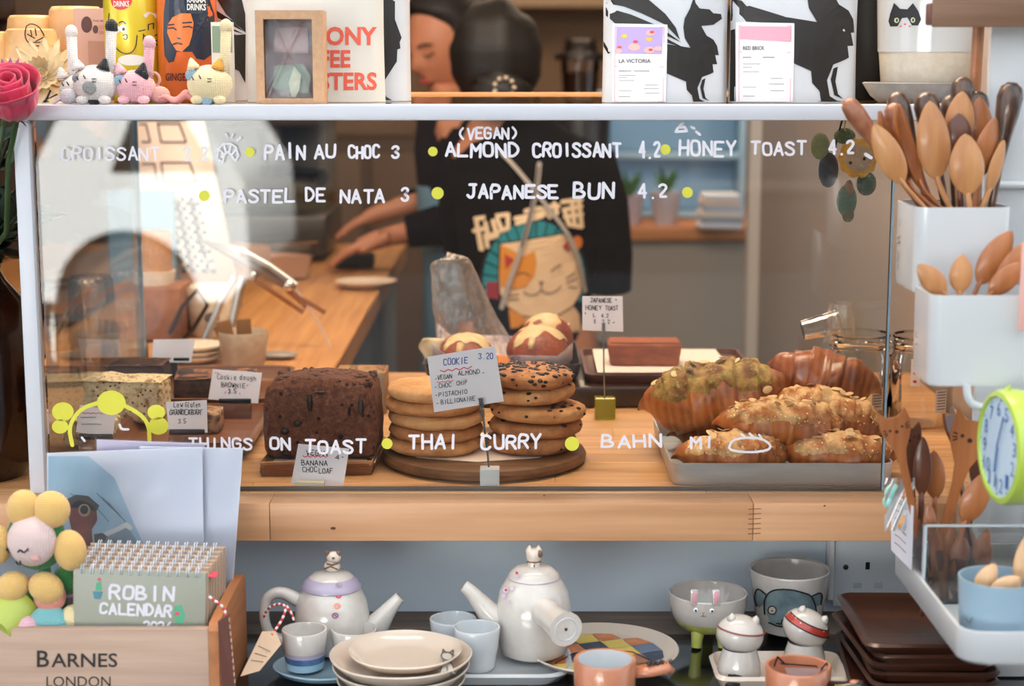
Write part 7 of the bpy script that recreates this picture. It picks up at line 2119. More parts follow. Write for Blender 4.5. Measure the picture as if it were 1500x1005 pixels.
strokes_mb(hand("ROBIN", 163, 255, 880, 19, wr=.6), 4.4, fc, mb); strokes_mb(hand("CALENDAR", 150, 253, 903, 15), 3.8, fc, mb); strokes_mb(hand("2026", 214, 254, 926, 14), 3.2, fc, mb)
mb.build('white_lettering', PEN, c1, smooth=0, merge=False)
mb = MB(); poly_mb([[(142, 858), (148, 856), (150, 868), (141, 870)], [(258, 888), (268, 886), (274, 902), (270, 914), (260, 912), (256, 900)]], fc, mb); mb.build('cactus_print', mat('cactus_green', '#4fa07e', .6), c1, smooth=0, merge=False)
poly_mb([[(137, 871), (152, 871), (149, 882), (140, 882)]], fc).build('pot_print', mat('pot_teal', '#4b7f8f', .6), c1, smooth=0)
mb = MB(); poly_mb([ell(146, 853, 3, 2, 8), ell(262, 899, 4, 3, 8)], lambda a, b: fc(a, b) + Vector((0, -.0002, 0)), mb); mb.build('flower_print', RED, c1, smooth=0, merge=False)
labs = ['second from the front in', 'third from the front in', 'fourth from the front in', 'fifth from the front in', 'sixth from the front in', 'rearmost in']
for k in range(6):
    calendar('kraft backed calendar, %s the crate' % labs[k], -.194 + k * .012, 4 + k * 4.5, -6 - k * 6, False)
rt = MB().box(P(309, 842, -.19), (.012, .016, .0012), .0003).build('red_tab', RED); tag(rt, 'small red paper tab on the corner of the calendars', 'label')

# wrapped prints
CELLO = thin_glass('cellophane', (.98, .99, 1), .1, boost=1.3, milk='#eef4ff', milkamt=.06)
PRW = mat('print_paper_white', '#eef3ff', .5)
def sheet(label, c4, Y, m, picture=None):
    bt = [P(*c, Y) for c in c4]
    cx_ = sum(v.x for v in bt) / 4; zb = min(v.z for v in bt)
    t = thing('print', label, 'print', (cx_, Y, zb), group=None)
    L = [Vector((v.x - cx_, 0, v.z - zb)) for v in bt]
    MB().add(L, [(0, 1, 2, 3)]).build('card', m, t, smooth=0, solid=.0012)
    def cf(u, v):
        p = L[0].lerp(L[1], u).lerp(L[3].lerp(L[2], u), v)
        c_ = (p - (L[0] + L[2]) / 2) * .02
        return (p.x + c_.x, -.0022 - .0010 * math.sin(u * 23 + v * 13 + 4 * noise.noise(Vector((u * 2, v * 3, 5)))) * (.5 + noise.noise(Vector((u * 3, v * 2, 1)))), p.z + c_.z)
    MB().grid(cf, 60, 50).build('cellophane_sleeve', CELLO, t, smooth=180)
    return t, cx_, zb
zbot = 925
sheet('wrapped print at the back with a pale lilac top edge', [(142, 644), (300, 650), (300, zbot), (142, zbot)], -.083, mat('lilac_paper', '#ddd6ee', .5))
sheet('wrapped print at the right of the crate, its sleeve reaching past the calendars', [(205, 654), (356, 657), (336, zbot), (200, zbot)], -.0905, PRW)
tR, rx0, rz0 = sheet('wrapped print with a painted robin and snowy house, left in the crate', [(69, 664), (296, 655), (300, zbot), (69, zbot)], -.098, PRW)
fr0 = lambda o_: (lambda a, b: Vector((P(a, b, -.098).x - rx0, -.0008 - o_, P(a, b, -.098).z - rz0)))
poly_mb([[(71, 668), (130, 668), (168, 700), (196, 765), (212, 800), (214, 860), (71, 860)]], fr0(.0001)).build('sky_wash', mat('print_sky', '#a9cfe6', .6, col2='#c3dff0', nscale=(30, 30, 8)), tR, smooth=0)
poly_mb([[(140, 800), (150, 785), (188, 772), (205, 800), (205, 860), (140, 860)]], fr0(.0003)).build('house_wash', mat('print_house', '#9fb4c4', .6), tR, smooth=0)
mb = MB(); strokes_mb([[(156, 782), (170, 776), (186, 768), (191, 773)]], 7, fr0(.0005), mb); mb.build('snow', mat('print_snow', '#f0f0f0', .6), tR, smooth=0, merge=False)
poly_mb([[(98, 742), (108, 732), (120, 730), (132, 735), (142, 748), (143, 762), (135, 775), (136, 790), (140, 830), (118, 858), (108, 860), (112, 800), (104, 770)]], fr0(.0006)).build('robin_red', mat('robin_red', '#a4452f', .6, col2='#7d3020', nscale=(60, 60, 25)), tR, smooth=0)
mb = MB(); poly_mb([[(98, 742), (100, 730), (112, 724), (130, 726), (146, 740), (142, 748), (130, 736), (116, 732), (106, 738)], [(138, 782), (150, 780), (158, 785), (150, 798), (140, 802)]], fr0(.0008), mb); mb.build('robin_brown', mat('robin_brown', '#4f463f', .6), tR, smooth=0, merge=False)
poly_mb([ell(124, 747, 9, 9.5, 14)], fr0(.0010)).build('eye_ring', mat('eye_tan', '#c9a184', .6), tR, smooth=0)
poly_mb([ell(124, 746, 6, 6.5, 14)], fr0(.0012)).build('robin_eye', INK, tR, smooth=0)
mb = MB(); strokes_mb([[(x, 722 + (i % 3) * 6), (x + 26, 748 + (i % 3) * 8)] for i, x in enumerate((104, 112, 134, 142, 150, 158))], 1, fr0(.0004), mb); mb.build('brush_marks', mat('print_slate', '#62778a', .6), tR, smooth=0, merge=False)

# crochet flower toy
YFL = -.205
fc0 = P(47, 792, YFL)
ft = thing('crochet_flower', 'crochet flower toy with yellow petals and a smiling pink face in the crate', 'soft toy', (fc0.x, YFL, fc0.z))
s_ = mpp(YFL, 790)
YW = WOOL('honey', '#d9b069'); GW = WOOL('green', '#1f6a33'); FW = WOOL('blush', '#dcc2bd')
MB().ball((0, 0, 0), (36 * s_, .017, 38 * s_), 36, 24).build('face', FW, ft, smooth=180)
MB().ball((3 * s_, .008, -1 * s_), (44 * s_, .012, 47 * s_), 32, 20).build('green_collar', GW, ft, smooth=180)
for (x, y, rx, rz, rot) in ((32, 746, 24, 28, .2), (74, 748, 27, 28, -.3), (101, 808, 24, 31, -.1), (66, 863, 27, 23, .5), (16, 861, 26, 22, -.5), (-6, 800, 22, 30, .1)):
    p = P(x, y, YFL) - ft.location
    MB().ball((0, 0, 0), (rx * s_, .012, rz * s_), 24, 16, Matrix.Translation((p.x, .004, p.z)) @ Matrix.Rotation(rot, 4, 'Y')).build('petal', YW, ft, smooth=180)
MB().tube([(10 * s_, .012, -40 * s_), (14 * s_, .012, -80 * s_), (20 * s_, .01, (P(50, 930, YFL).z - fc0.z) )], .006, 10).build('stem', GW, ft)
for k, (x, y, r_) in enumerate(((98, 850, 20), (82, 878, 18), (48, 880, 14))):
    p = P(x, y, YFL + .02) - ft.location
    MB().ball((p.x, .020, p.z), (r_ * s_, .010, r_ * s_ * 1.2), 18, 12).build('leaf', GW, ft, smooth=180)
fb_ = lambda a, b: Vector((P(a, b, YFL).x - ft.location.x, -.0178 * math.sqrt(max(.05, 1 - ((a - 47) / 37) ** 2 - ((b - 792) / 40) ** 2)), P(a, b, YFL).z - ft.location.z))
mb = MB()
for st in (smooth_line([(11, 805), (14, 799), (17, 806)], 1), smooth_line([(33, 802), (37, 797), (42, 803), (49, 796)], 1), smooth_line([(27, 819), (30, 824), (35, 822), (35, 816)], 1)):
    mb.tube([fb_(*q) for q in st], .0007, 6)
mb.build('stitched_face', EYE, ft)
mb = MB(); mb.ball(fb_(57, 812), (.004, .0012, .003), 12, 8); mb.build('blush_patch', WOOL('rose', '#dba39d'), ft)
for (x, y, r, c_, nm, lb, Y) in ((73, 874, 24, '#d98a78', 'coral', 'coral crochet scallop behind the teal one', -.196), (73, 918, 33, '#6fa9ad', 'teal', 'teal crochet ball in the crate left of the calendar', -.200), (108, 905, 20, '#e0cfa0', 'butter', 'butter yellow crochet ball against the calendar', -.196), (101, 862, 15, '#b7a0cf', 'lilac', 'lilac crochet ball behind the calendar corner', -.18), (38, 921, 20, '#d8a9b8', 'soft pink', 'soft pink crochet ball right of the lime pot', -.206)):
    o = MB().ball((0, 0, 0), (r * s_, .011, r * s_), 26, 16).build('crochet_ball', WOOL(nm.replace(' ', '_') + '_yarn', c_), None, smooth=180)
    o.location = P(x, y, Y); o.location.y = Y; tag(o, lb, 'soft toy')
lp = thing('lime_pot', 'lime green pot lying in the crate at the left edge', 'pot', P(8, 905, -.20))
MB().lathe([(.0, -.02), (.018, -.02), (.026, .016), (.0245, .0165), (.017, -.015), (0, -.015)], 36, Euler((R(-58), R(38), 0)).to_matrix().to_4x4()).build('pot', mat('lime_enamel', '#a8b548', .35, coat=.3), lp)

# ================================================================= VASE OF FLOWERS AT THE LEFT EDGE
vs_ = thing('vase', 'big dark amber glass vase at the left end of the worktop', 'vase', (P(-38, 600, .07).x, .07, ZT))
MB().lathe([(0, 0), (.050, 0), (.064, .02), (.071, .08), (.070, .14), (.060, .19), (.040, .213), (.034, .225), (.037, .232), (.033, .232), (.030, .215), (.052, .18), (.060, .12), (.060, .05), (0, .01)], 56).build('glass', mat('amber_glass', '#0c0503', .12, coat=.3, col2='#240d05', nscale=(18, 18, 18)), vs_)
LFD = mat('dark_leaf', '#0c1a0e', .6, col2='#142a18', nscale=(40, 40, 40)); STG = mat('stem_green', '#2c4520', .5)
def stem(pts, r=.003, label=None):
    return MB().tube([Vector(p) for p in pts], r, 8)
def bloom_rose(px, py, Y, r):
    c = P(px, py, Y)
    t = thing('rose', 'magenta red rose leaning over the shelf corner', 'flower', (c.x, Y, c.z))
    RM = mat('rose_petal', '#b51f45', .55, col2='#d23560', nscale=(50, 50, 50), sheen=.3)
    rnd = random.Random(5)
    for ring, (n, rr_, hh_, op) in enumerate(((3, .30, .95, .1), (4, .50, .95, .25), (5, .72, .88, .4), (6, .95, .72, .75))):
        for k in range(n):
            a0 = 2 * PI * k / n + ring * .7
            def pf_(u, v, a0=a0, rr_=rr_, hh_=hh_, op=op, n=n):
                a = a0 + (u - .5) * 2 * PI / n * 1.45
                z = -r * .95 + v * r * (.95 + hh_)
                q = rr_ * math.sin(min(1, v * 1.15 + .08) * PI * .62) ** .7 * r * (1 + op * .45 * max(0, v - .72) * 3) 
                z -= r * .5 * abs(u - .5) ** 2 * v
                return (q * math.cos(a), q * math.sin(a), z)
            MB().grid(pf_, 10, 12, M=Matrix.Rotation(R(38), 4, 'X')).build('petal', RM, t, smooth=180, solid=.0008)
    st = MB().tube([(0, -.0, -r * .2), (-.002, .018, -r * .9), (-.016, .03, -r * 2.5), (-.03, .06, -.14), (vs_.location.x - c.x, vs_.location.y - Y, vs_.location.z + .21 - c.z), (vs_.location.x - c.x, vs_.location.y - Y, vs_.location.z + .10 - c.z)], .0028, 8)
    st.build('stem', STG, t, smooth=180)
    for k in range(5):
        a = k * 1.25
        MB().grid(lambda u, v: ((.006 + .016 * u) * math.cos(a) + (v - .5) * .006 * (1 - u) * -math.sin(a), (.006 + .016 * u) * math.sin(a) + (v - .5) * .006 * (1 - u) * math.cos(a), -r * .9 + .004 * u - .01 * u * u), 5, 2).build('sepal', STG, t, smooth=180, solid=.0005)
    t.rotation_euler = (0, R(0), 0)
    return t
bloom_rose(18, 142, -.045, .027)
ast = thing('aster', 'purple aster behind the rose at the left edge', 'flower', P(14, 128, -.01))
for k in range(20):
    a = 2 * PI * k / 20
    M_ = Matrix.Rotation(R(50), 4, 'X') @ Matrix.Rotation(a, 4, 'Z') @ Matrix.Rotation(-.35, 4, 'Y')
    MB().grid(lambda u, v: (.006 + .025 * u, (v - .5) * .006 * math.sin(PI * min(1, u * .85 + .15)) ** .6, .003 * u), 5, 2, M=M_).build('petal', mat('aster_purple', '#83386c', .6), ast, smooth=180, solid=.0004)
MB().ball((0, 0, 0), (.008, .008, .005), 16, 8, Matrix.Rotation(R(50), 4, 'X')).build('centre', mat('aster_centre', '#6a4a1e', .9), ast)
V0 = vs_.location
MB().tube([(0, 0, 0), (-.03, .03, -.1), (V0.x - ast.location.x, V0.y - ast.location.y, V0.z + .21 - ast.location.z), (V0.x - ast.location.x, V0.y - ast.location.y, V0.z + .08 - ast.location.z)], .0028, 8).build('stem', STG, ast, smooth=180)
fo = thing('foliage', 'dark green leaves and stems filling the mouth of the amber vase', 'plant', (V0.x, V0.y, V0.z + .20))
rnd = random.Random(9)
for k in range(28):
    a = rnd.uniform(0, 6.28); tx, tz = rnd.uniform(-.06, .065), rnd.uniform(.03, .18)
    ty = rnd.uniform(-.03, .05)
    pts = [(rnd.uniform(-.01, .01), rnd.uniform(-.01, .01), -.10), (rnd.uniform(-.012, .012), rnd.uniform(-.012, .012), 0), (tx * .4, ty * .4, tz * .55), (tx, ty, tz)]
    MB().tube(pts, .0022, 6).build('stem', STG if k % 2 else LFD, fo, smooth=180)
    for q in range(6):
        p = Vector(pts[2]).lerp(Vector(pts[3]), q / 5) if q else Vector(pts[1]).lerp(Vector(pts[2]), .8)
        M_ = Matrix.Translation(p) @ Euler((rnd.uniform(-.9, .9), rnd.uniform(-1.0, .3), rnd.uniform(0, 6.28))).to_matrix().to_4x4()
        l = rnd.uniform(.032, .055)
        MB().grid(lambda u, v: (l * u, (v - .5) * l * .55 * math.sin(PI * min(1, u * .95 + .05)) ** .8, .006 * u * u + .004 * abs(v - .5)), 6, 4, M=M_).build('leaf', LFD, fo, smooth=180, solid=.0005)
# stack of white cups behind the vase
for k in range(4):
    o = MB().lathe([(0, 0), (.026, 0), (.031, .018), (.0295, .018), (.025, .003), (0, .003)], 32).build('paper_cup', mat('cup_stack_white', '#d9cfc6', .6))
    o.location = (P(30, 460, .62).x, .62, .951 + .012 * k + .06); tag(o, 'cream paper cup, %s the pile seen behind the vase' % ('lowest in', 'second from the bottom of', 'second from the top of', 'topmost in')[k], 'cup', 'cream cups behind the vase')
o = MB().box((0, 0, .0295), (.08, .08, .058), .003).build('box', mat('cup_box', '#7c5a42', .7)); o.location = (P(30, 460, .62).x, .62, .951); tag(o, 'small brown box carrying the cream cups behind the vase', 'box')
# ================================================================= RACK OF WOODEN SPOONS AT THE RIGHT
RW = mat('rack_white', '#c9ccce', .25, coat=.4)
YP = -.125
px0 = P(1436, 400, YP).x
rk = thing('spoon_rack', 'glossy white metal rack panel behind the spoon pots at the right edge', 'rack', (px0 + .09, YP + .006, ZL))
MB().box((0, 0, .42), (.18, .010, .84), .003).build('panel', RW, rk)
for z in (.49, .40, .10):
    MB().tube([(-.085, -.009, z), (.085, -.009, z)], .004, 10).build('rail', RW, rk)
RT = lambda z: z

def pot_box(name, label, x0, x1, y0, y1, z0, z1, r, m, wall=.0022, group=None, flare=.0):
    t = thing(name, label, 'container', ((x0 + x1) / 2, (y0 + y1) / 2, z0), group=group)
    hw, hd = (x1 - x0) / 2, (y1 - y0) / 2
    rings = []
    for (k, zz, rr_) in ((.96, 0, r), (.985, .004, r), (1.0, (z1 - z0), r)):
        rings.append([(x * k, y * k, zz) for x, y in rrect(hw, hd, rr_, 8)])
    for (d, zz) in ((wall, z1 - z0), (wall + .001, .006)):
        rings.append([(x, y, zz) for x, y in rrect(hw - d, hd - d, max(.003, r - d), 8)])
    n = len(rings[0]); vs = [v for q in rings for v in q]
    fs = [(j * n + i, j * n + (i + 1) % n, (j + 1) * n + (i + 1) % n, (j + 1) * n + i) for j in range(len(rings) - 1) for i in range(n)] + [tuple(range(n))[::-1], tuple(range((len(rings) - 1) * n, len(rings) * n))]
    mb = MB(); mb.add(vs, fs); mb.build('pot', m, t, smooth=50)
    MB().tube([(-hw * .3, hd, z1 - z0 - .008), (-hw * .3, YP - .004 - t.location.y, z1 - z0 + .004)], .003, 8).build('hook', m, t)
    return t
# upper pot
y1a, y1b = -.225, YP - .012
xA = P(1350, 300, y1a).x - .004
zA1 = P(1400, 304, y1a).z; zA0 = P(1400, 430, y1a).z
potA = pot_box('spoon_pot', 'upper white enamel pot crammed with long wooden spoons', xA, xA + .086, y1a, y1b, zA0, zA1, .012, RW, group=None)
y2a, y2b = -.300, y1a - .004
xB = P(1366, 440, y2a).x - .001
zB1 = P(1420, 433, y2a).z; zB0 = P(1420, 566, y2a).z
potB = pot_box('spoon_pot', 'lower white enamel pot with short wooden teaspoons', xB, xB + .105, y2a, y2b, zB0, zB1, .012, RW, group=None)
MB().tube([(.035, (y2b - y2a) / 2, .05), (.035, YP - .004 - potB.location.y, .05)], .003, 8).build('hook', RW, potB)
def sidew(t, hw, pts, z):
    mb = MB()
    strokes_mb(pts, .0011, lambda a, b: Vector((-hw - .0006, a, b)), mb, nd=6)
    mb.build('pencil_note', mat('pencil', '#6a5a50', .7), t, smooth=0, merge=False)
sidew(potA, .0425, [[(.02, .060), (.022, .054)], [(.018, .046), (.026, .043), (.018, .040), (.028, .038)], [(.024, .030), (.02, .026), (.026, .022)], [(.019, .018), (.024, .014)]], 0)
sidew(potB, .0520, [[(.012, .040), (.018, .037), (.010, .035)], [(.008, .030), (.016, .028)]], 0)

W_L = wood('spoon_light', '#a3693c', '#c28d5a', 'Z', .45, coat=.15)
W_M = wood('spoon_mid', '#84481f', '#a8683a', 'Z', .42, coat=.2)
W_D = wood('spoon_dark', '#4a2716', '#6a3a22', 'Z', .4, coat=.2)
W_C = mat('coconut_wood', '#2a1a12', .35, col2='#5a3e2c', nscale=(120, 120, 25), coat=.3, nfac=(.4, .6))
W_R = mat('speckled_wood', '#7a452c', .45, col2='#9a6444', nscale=(160, 160, 60), coat=.2)
def spoon(label, tip, neck, base, wpx, Y, m, face=1, dY=0.0, hr=.0028, cup=.30, group=None, deep=True, name='wooden_spoon', roll=0):
    """bowl from tip to neck, handle from neck to base (photograph positions at depth Y; dY shifts the base in depth)"""
    a, b, c = P(tip[0], tip[1], Y), P(neck[0], neck[1], Y + dY * .5), P(base[0], base[1], Y + dY)
    t = thing(name, label, 'spoon', c, group=group)
    L = (a - b).length; w = wpx * mpp(Y, tip[1]) / 2
    ax = (a - b).normalized()
    side = ax.cross(Vector((0, 1, 0))).normalized()
    side = Matrix.Rotation(roll, 3, ax) @ side
    nrm = side.cross(ax).normalized()
    if nrm.y > 0: nrm = -nrm
    o_ = b - c
    def outline(v):
        return w * (math.sin(PI * min(1, max(0, .04 + .96 * v)) ** .80)) ** .62 if v < 1 else 0
    def f(sgn):
        def g(u, v):
            ww = max(hr * .9 if v < .12 else 0.0004, w * math.sin(PI * (v ** .85)) ** .6 if 0 < v < 1 else .0004)
            x = (u - .5) * 2
            d = cup * w * (1 - x * x) * math.sin(PI * v)
            off = -d * 1.0 * face + sgn * (.0013 if abs(x) < .999 else .0002)
            return o_ + ax * (L * v) + side * (ww * x) + nrm * off
        return g
    mb = MB(); mb.grid(f(-1), 18, 24); mb.grid(f(1), 18, 24)
    mb.build('bowl', m, t, smooth=60)
    hd = MB(); d0 = o_ + ax * (L * .10)
    hd.tube([d0, o_ * .85, o_ * .5, Vector((0, 0, 0)), -(o_.normalized()) * .03], [hr * .9, hr, hr, hr, hr], 12, flat=.7)
    hd.build('handle', m, t, smooth=180)
    return t
def knobspoon(label, tip, base, wpx, Y, m, dY=0.0):
    a, c = P(tip[0], tip[1], Y), P(base[0], base[1], Y + dY)
    t = thing('wooden_spoon', label, 'spoon', c)
    d = a - c; r = wpx * mpp(Y, tip[1]) / 2
    pts = [Vector((0, 0, 0)) - d.normalized() * .03, Vector((0, 0, 0)), d * .35, d * .60, d * .78, d * .92, d * 1.0, d * 1.04]
    MB().tube(pts, [.0035, .0035, .0042, r * .62, r * .9, r, r * .82, r * .35], 24).build('handle', m, t, smooth=180)
    return t
YS = -.185
bx3 = lambda k: 1352 + k
# back row: dark bulb-ended handles
knobspoon('reddish speckled handle leaning far left out of the upper pot', (1243, 152), (1352, 305), 30, YS + .01, W_R)
knobspoon('dark round-ended coconut handle at the left of the upper pot', (1312, 142), (1362, 305), 34, YS + .03, W_C)
knobspoon('speckled brown handle just in front of the dark round one', (1307, 158), (1366, 306), 32, YS + .018, W_R)
knobspoon('dark brown round handle behind the big upright spoon', (1355, 142), (1385, 305), 38, YS + .03, W_C)
knobspoon('tall dark round handle rising highest in the middle', (1409, 120), (1420, 305), 36, YS + .035, W_C)
knobspoon('short dark handle between the two round-topped ones', (1392, 146), (1400, 305), 30, YS + .045, W_C)
knobspoon('streaky dark handle right of the highest one', (1432, 140), (1432, 305), 34, YS + .03, W_C)
knobspoon('long black handle at the right edge against the white panel', (1482, 128), (1452, 306), 38, YS - .005, W_C)
spoon('pale wooden spoon behind, right of the highest handle', (1434, 142), (1436, 225), (1430, 306), 40, YS + .02, W_M, -1)
spoon('broad honey coloured spoon at the back right of the middle', (1410, 134), (1402, 215), (1404, 306), 44, YS + .008, W_L, -1)
spoon('dark brown spoon back in the centre', (1404, 166), (1404, 232), (1408, 306), 42, YS, W_D, -1)
spoon('big honey coloured spoon standing upright, second tallest in front', (1362, 148), (1372, 262), (1392, 306), 50, YS - .012, W_L, -1)
spoon('wooden spoon with its dark hollow showing, left of the upright one', (1313, 155), (1350, 275), (1380, 306), 40, YS - .010, W_M, 1, roll=.9, cup=.95)
spoon('second hollow wooden spoon, leaning left at the edge of the pot', (1288, 163), (1334, 275), (1368, 306), 36, YS - .014, W_M, 1, roll=1.0, cup=.95)
spoon('pale wooden spoon leaning furthest left in front of the pot', (1280, 182), (1322, 268), (1356, 306), 40, YS - .026, W_L, -1, roll=-.2)
spoon('rounded brown spoon in front at the right of the pot', (1414, 196), (1418, 285), (1420, 306), 52, YS - .028, W_L, -1)
spoon('orange brown spoon leaning right behind the rounded one', (1458, 172), (1432, 260), (1426, 306), 42, YS - .010, W_M, -1, roll=.4)
spoon('slim pale spoon tucked at the right, half behind the black handle', (1470, 205), (1448, 280), (1438, 306), 26, YS - .012, W_L, -1, roll=.5)
# teaspoons in the lower pot
YT = -.268
spoon('small pale teaspoon leaning left in the lower pot', (1345, 388), (1384, 430), (1392, 440), 34, YT - .004, W_L, -1)
spoon('small pale teaspoon standing upright in the lower pot', (1410, 373), (1406, 428), (1404, 440), 35, YT, W_L, -1)
spoon('glossy brown teaspoon leaning right in the lower pot', (1482, 338), (1434, 415), (1424, 440), 42, YT + .008, W_M, -1)
spoon('second brown teaspoon at the right edge above the lower pot', (1512, 352), (1462, 425), (1450, 440), 40, YT + .002, W_M, -1)
spoon('low brown teaspoon at the right edge, lying over the pot rim', (1500, 385), (1450, 430), (1440, 442), 34, YT - .006, W_M, -1)

# white wire arm with the lime clock
arm = thing('wire_arm', 'white wire arm under the lower pot carrying the lime clock', 'hook', (0, 0, 0))
MB().tube([P(a, b, -.302) for a, b in smooth_line([(1416, 562), (1417, 584), (1430, 597), (1500, 597), (1560, 590), (1560, 560)], 2)], .0035, 12).build('wire', RW, arm, smooth=180)
CKY = -.345
cc = P(1470, 655, CKY)
ckk = thing('clock', 'lime green oval clock with blue numerals hanging at the right edge', 'clock', cc, rot=(0, 0, R(-84)))
rC = 85 * mpp(CKY, 655)
MB().lathe([(0, -.022), (rC * .9, -.022), (rC * .97, -.018), (rC, -.012), (rC, .001), (rC * .97, .005), (rC * .88, .006), (rC * .86, .003), (0, .003)], 64, Matrix.Rotation(PI / 2, 4, 'X')).build('case', mat('lime_plastic', '#a9c24a', .35, coat=.3), ckk)
MB().lathe([(0, .0035), (rC * .86, .0035), (rC * .86, .003), (0, .003)], 64, Matrix.Rotation(PI / 2, 4, 'X')).build('face', mat('clock_face', '#b9cfe2', .4), ckk)
mb = MB()
for k in range(12):
    a = PI + R(8) + (k - 9) * PI / 6
    cxn, czn = rC * .66 * math.cos(a), rC * .66 * math.sin(a)
    s = str(k if k else 12)
    type_mb(s, lambda p, q: Vector((p, -.0039, -q)), cxn - .0045 * len(s) * .8, cxn + .0045 * len(s) * .8, -czn + .006, .012, mb)
for k in range(12):
    a = PI / 2 - k * PI / 6
    mb.tube([(rC * .80 * math.cos(a), -.0039, rC * .80 * math.sin(a)), (rC * .84 * math.cos(a), -.0039, rC * .84 * math.sin(a))], .0005, 4)
mb.build('numerals', mat('clock_blue', '#2e5f9e', .5), ckk, smooth=0, merge=False)
MB().tube([(0, -.0055, 0), (-.004, -.0055, -.022)], .0009, 6).build('hour_hand', mat('clock_blue', '#2e5f9e', .5), ckk)
MB().tube([(0, -.0062, 0), (.012, -.0062, .028)], .0007, 6).build('minute_hand', mat('clock_blue', '#2e5f9e', .5), ckk)
MB().tube([(0, 0, rC), (0, .002, rC + .004), (0, .004, P(1470, 597, -.302).z - cc.z)], .0018, 8).build('hanger', mat('lime_plastic', '#a9c24a', .35, coat=.3), ckk)
pkc = MB().box(P(1506, 420, -.31), (.014, .001, .075), .0003).build('pink_card', mat('pale_pink_card', '#d9a59b', .6)); tag(pkc, 'pale pink card cut off by the right edge of the photo beside the teaspoons', 'card')

# top right: framed wooden ledge and its stick
wl = thing('wooden_ledge', 'brown wooden ledge corner crossing the top right, seen from below', 'shelf', (0, 0, 0))
a_, b_ = P(1366, 38, -.153), P(1560, 30, -.153)
MB().box(((a_.x + b_.x) / 2, -.136, a_.z + .011), (b_.x - a_.x, .026, .020), .002).build('board', W_D, wl)
MB().box(((a_.x + b_.x) / 2, -.151, a_.z + .016), (b_.x - a_.x, .004, .034), .001).build('front_lip', wood('lip_wood', '#6b4c38', '#8a6850', 'X', .5), wl)
MB().tube([P(1434, 30, -.126), P(1428, 135, -.126)], .0055, 10, flat=.6).build('stick', W_M, wl)

# lower tray with blue cup, clear box of cat spatulas
ty0, ty1 = -.405, -.142
tx0_ = P(1409, 930, ty0).x
tzt = P(1450, 927, ty0).z; tzb = P(1450, 976, ty0).z
tray2 = thing('rack_tray', 'long white metal tray on the rack holding the blue cup and spatulas', 'tray', (tx0_ + .12, (ty0 + ty1) / 2, tzb))
hw, hd = .12, (ty1 - ty0) / 2
rings = []
for (k, zz) in ((-.003, 0), (0, .004), (0, tzt - tzb)): rings.append([(x, y, zz) for x, y in rrect(hw + k, hd + k, .020, 8)])
for (d, zz) in ((.003, tzt - tzb), (.0035, .004)): rings.append([(x, y, zz) for x, y in rrect(hw - d, hd - d, .017, 8)])
n = len(rings[0]); vs = [v for q in rings for v in q]
fs = [(j * n + i, j * n + (i + 1) % n, (j + 1) * n + (i + 1) % n, (j + 1) * n + i) for j in range(len(rings) - 1) for i in range(n)] + [tuple(range(n))[::-1], tuple(range((len(rings) - 1) * n, len(rings) * n))]
mb = MB(); mb.add(vs, fs); mb.build('tray', RW, tray2, smooth=50)
for x in (.06, .1): MB().tube([(x, hd - .002, .02), (x, YP - .003 - tray2.location.y, .02)], .003, 8).build('hook', RW, tray2)
ZTR = tzb + .0045
ycup = -.352
cupx = P(1462, 860, ycup).x
bcup = thing('cup', 'pale blue grey cup with a pencil mark holding pale teaspoons', 'cup', (cupx, ycup, ZTR))
hc_ = P(1460, 845, ycup).z - ZTR
MB().lathe([(0, 0), (.0285, 0), (.030, .003), (.0335, hc_), (.0315, hc_), (.028, .004), (0, .004)], 48).build('cup', mat('cup_blue', '#8fa9ba', .35, coat=.3), bcup)
mb = MB(); strokes_mb([[(1414, 906), (1419, 912)], [(1424, 905), (1420, 914)]], 1.2, on_round(cupx, ycup, ZTR, lambda z: .0305 + .003 * z / hc_), mb, nd=6); mb.build('pencil_mark', mat('pencil', '#6a5a50', .7), bcup, smooth=0)
W_P = wood('spoon_pale', '#c79a70', '#dab48c', 'Z', .55)
spoon('pale teaspoon at the left of the blue cup', (1458, 826), (1432, 868), (1440, 885), 30, ycup - .006, W_P, -1)
spoon('pale teaspoon lying flat across the blue cup', (1494, 846), (1450, 868), (1456, 885), 26, ycup - .014, W_P, -1)
spoon('pale teaspoon standing at the right edge of the blue cup', (1508, 780), (1492, 855), (1484, 885), 28, ycup + .004, W_P, -1)

# clear box
ACR = thin_glass('acrylic_box', (.93, .93, .92), .02, boost=2.2)
ab0, ab1 = -.255, -.150
abx = P(1342, 800, ab0).x
abx = max(abx, tx0_ + .004)
abz = P(1400, 770, ab0).z
ab = thing('acrylic_box', 'clear acrylic box packed with wooden forks and cat spatulas', 'box', (abx + .06, (ab0 + ab1) / 2, ZTR))
hx_, hy_, hz_ = .06, (ab1 - ab0) / 2, abz - ZTR
for (c_, d_) in (((-hx_, 0, hz_ / 2), (.002, 2 * hy_, hz_)), ((hx_, 0, hz_ / 2), (.002, 2 * hy_, hz_)), ((0, -hy_, hz_ / 2), (2 * hx_ - .003, .002, hz_)), ((0, hy_, hz_ / 2), (2 * hx_ - .003, .002, hz_)), ((0, 0, .001), (2 * hx_ - .003, 2 * hy_ - .003, .002))):
    MB().box(c_, d_).build('panel', ACR, ab, smooth=0)
for (x, y) in ((-hx_, -hy_), (hx_, -hy_)): MB().box((x, y, hz_ / 2), (.0026, .0026, hz_)).build('bright_edge', mat('acrylic_edge', '#a9b1b5', .2, coat=.5), ab)
MB().box((0, -hy_, hz_), (2 * hx_, .0026, .0018)).build('bright_edge', mat('acrylic_edge', '#a9b1b5', .2, coat=.5), ab)
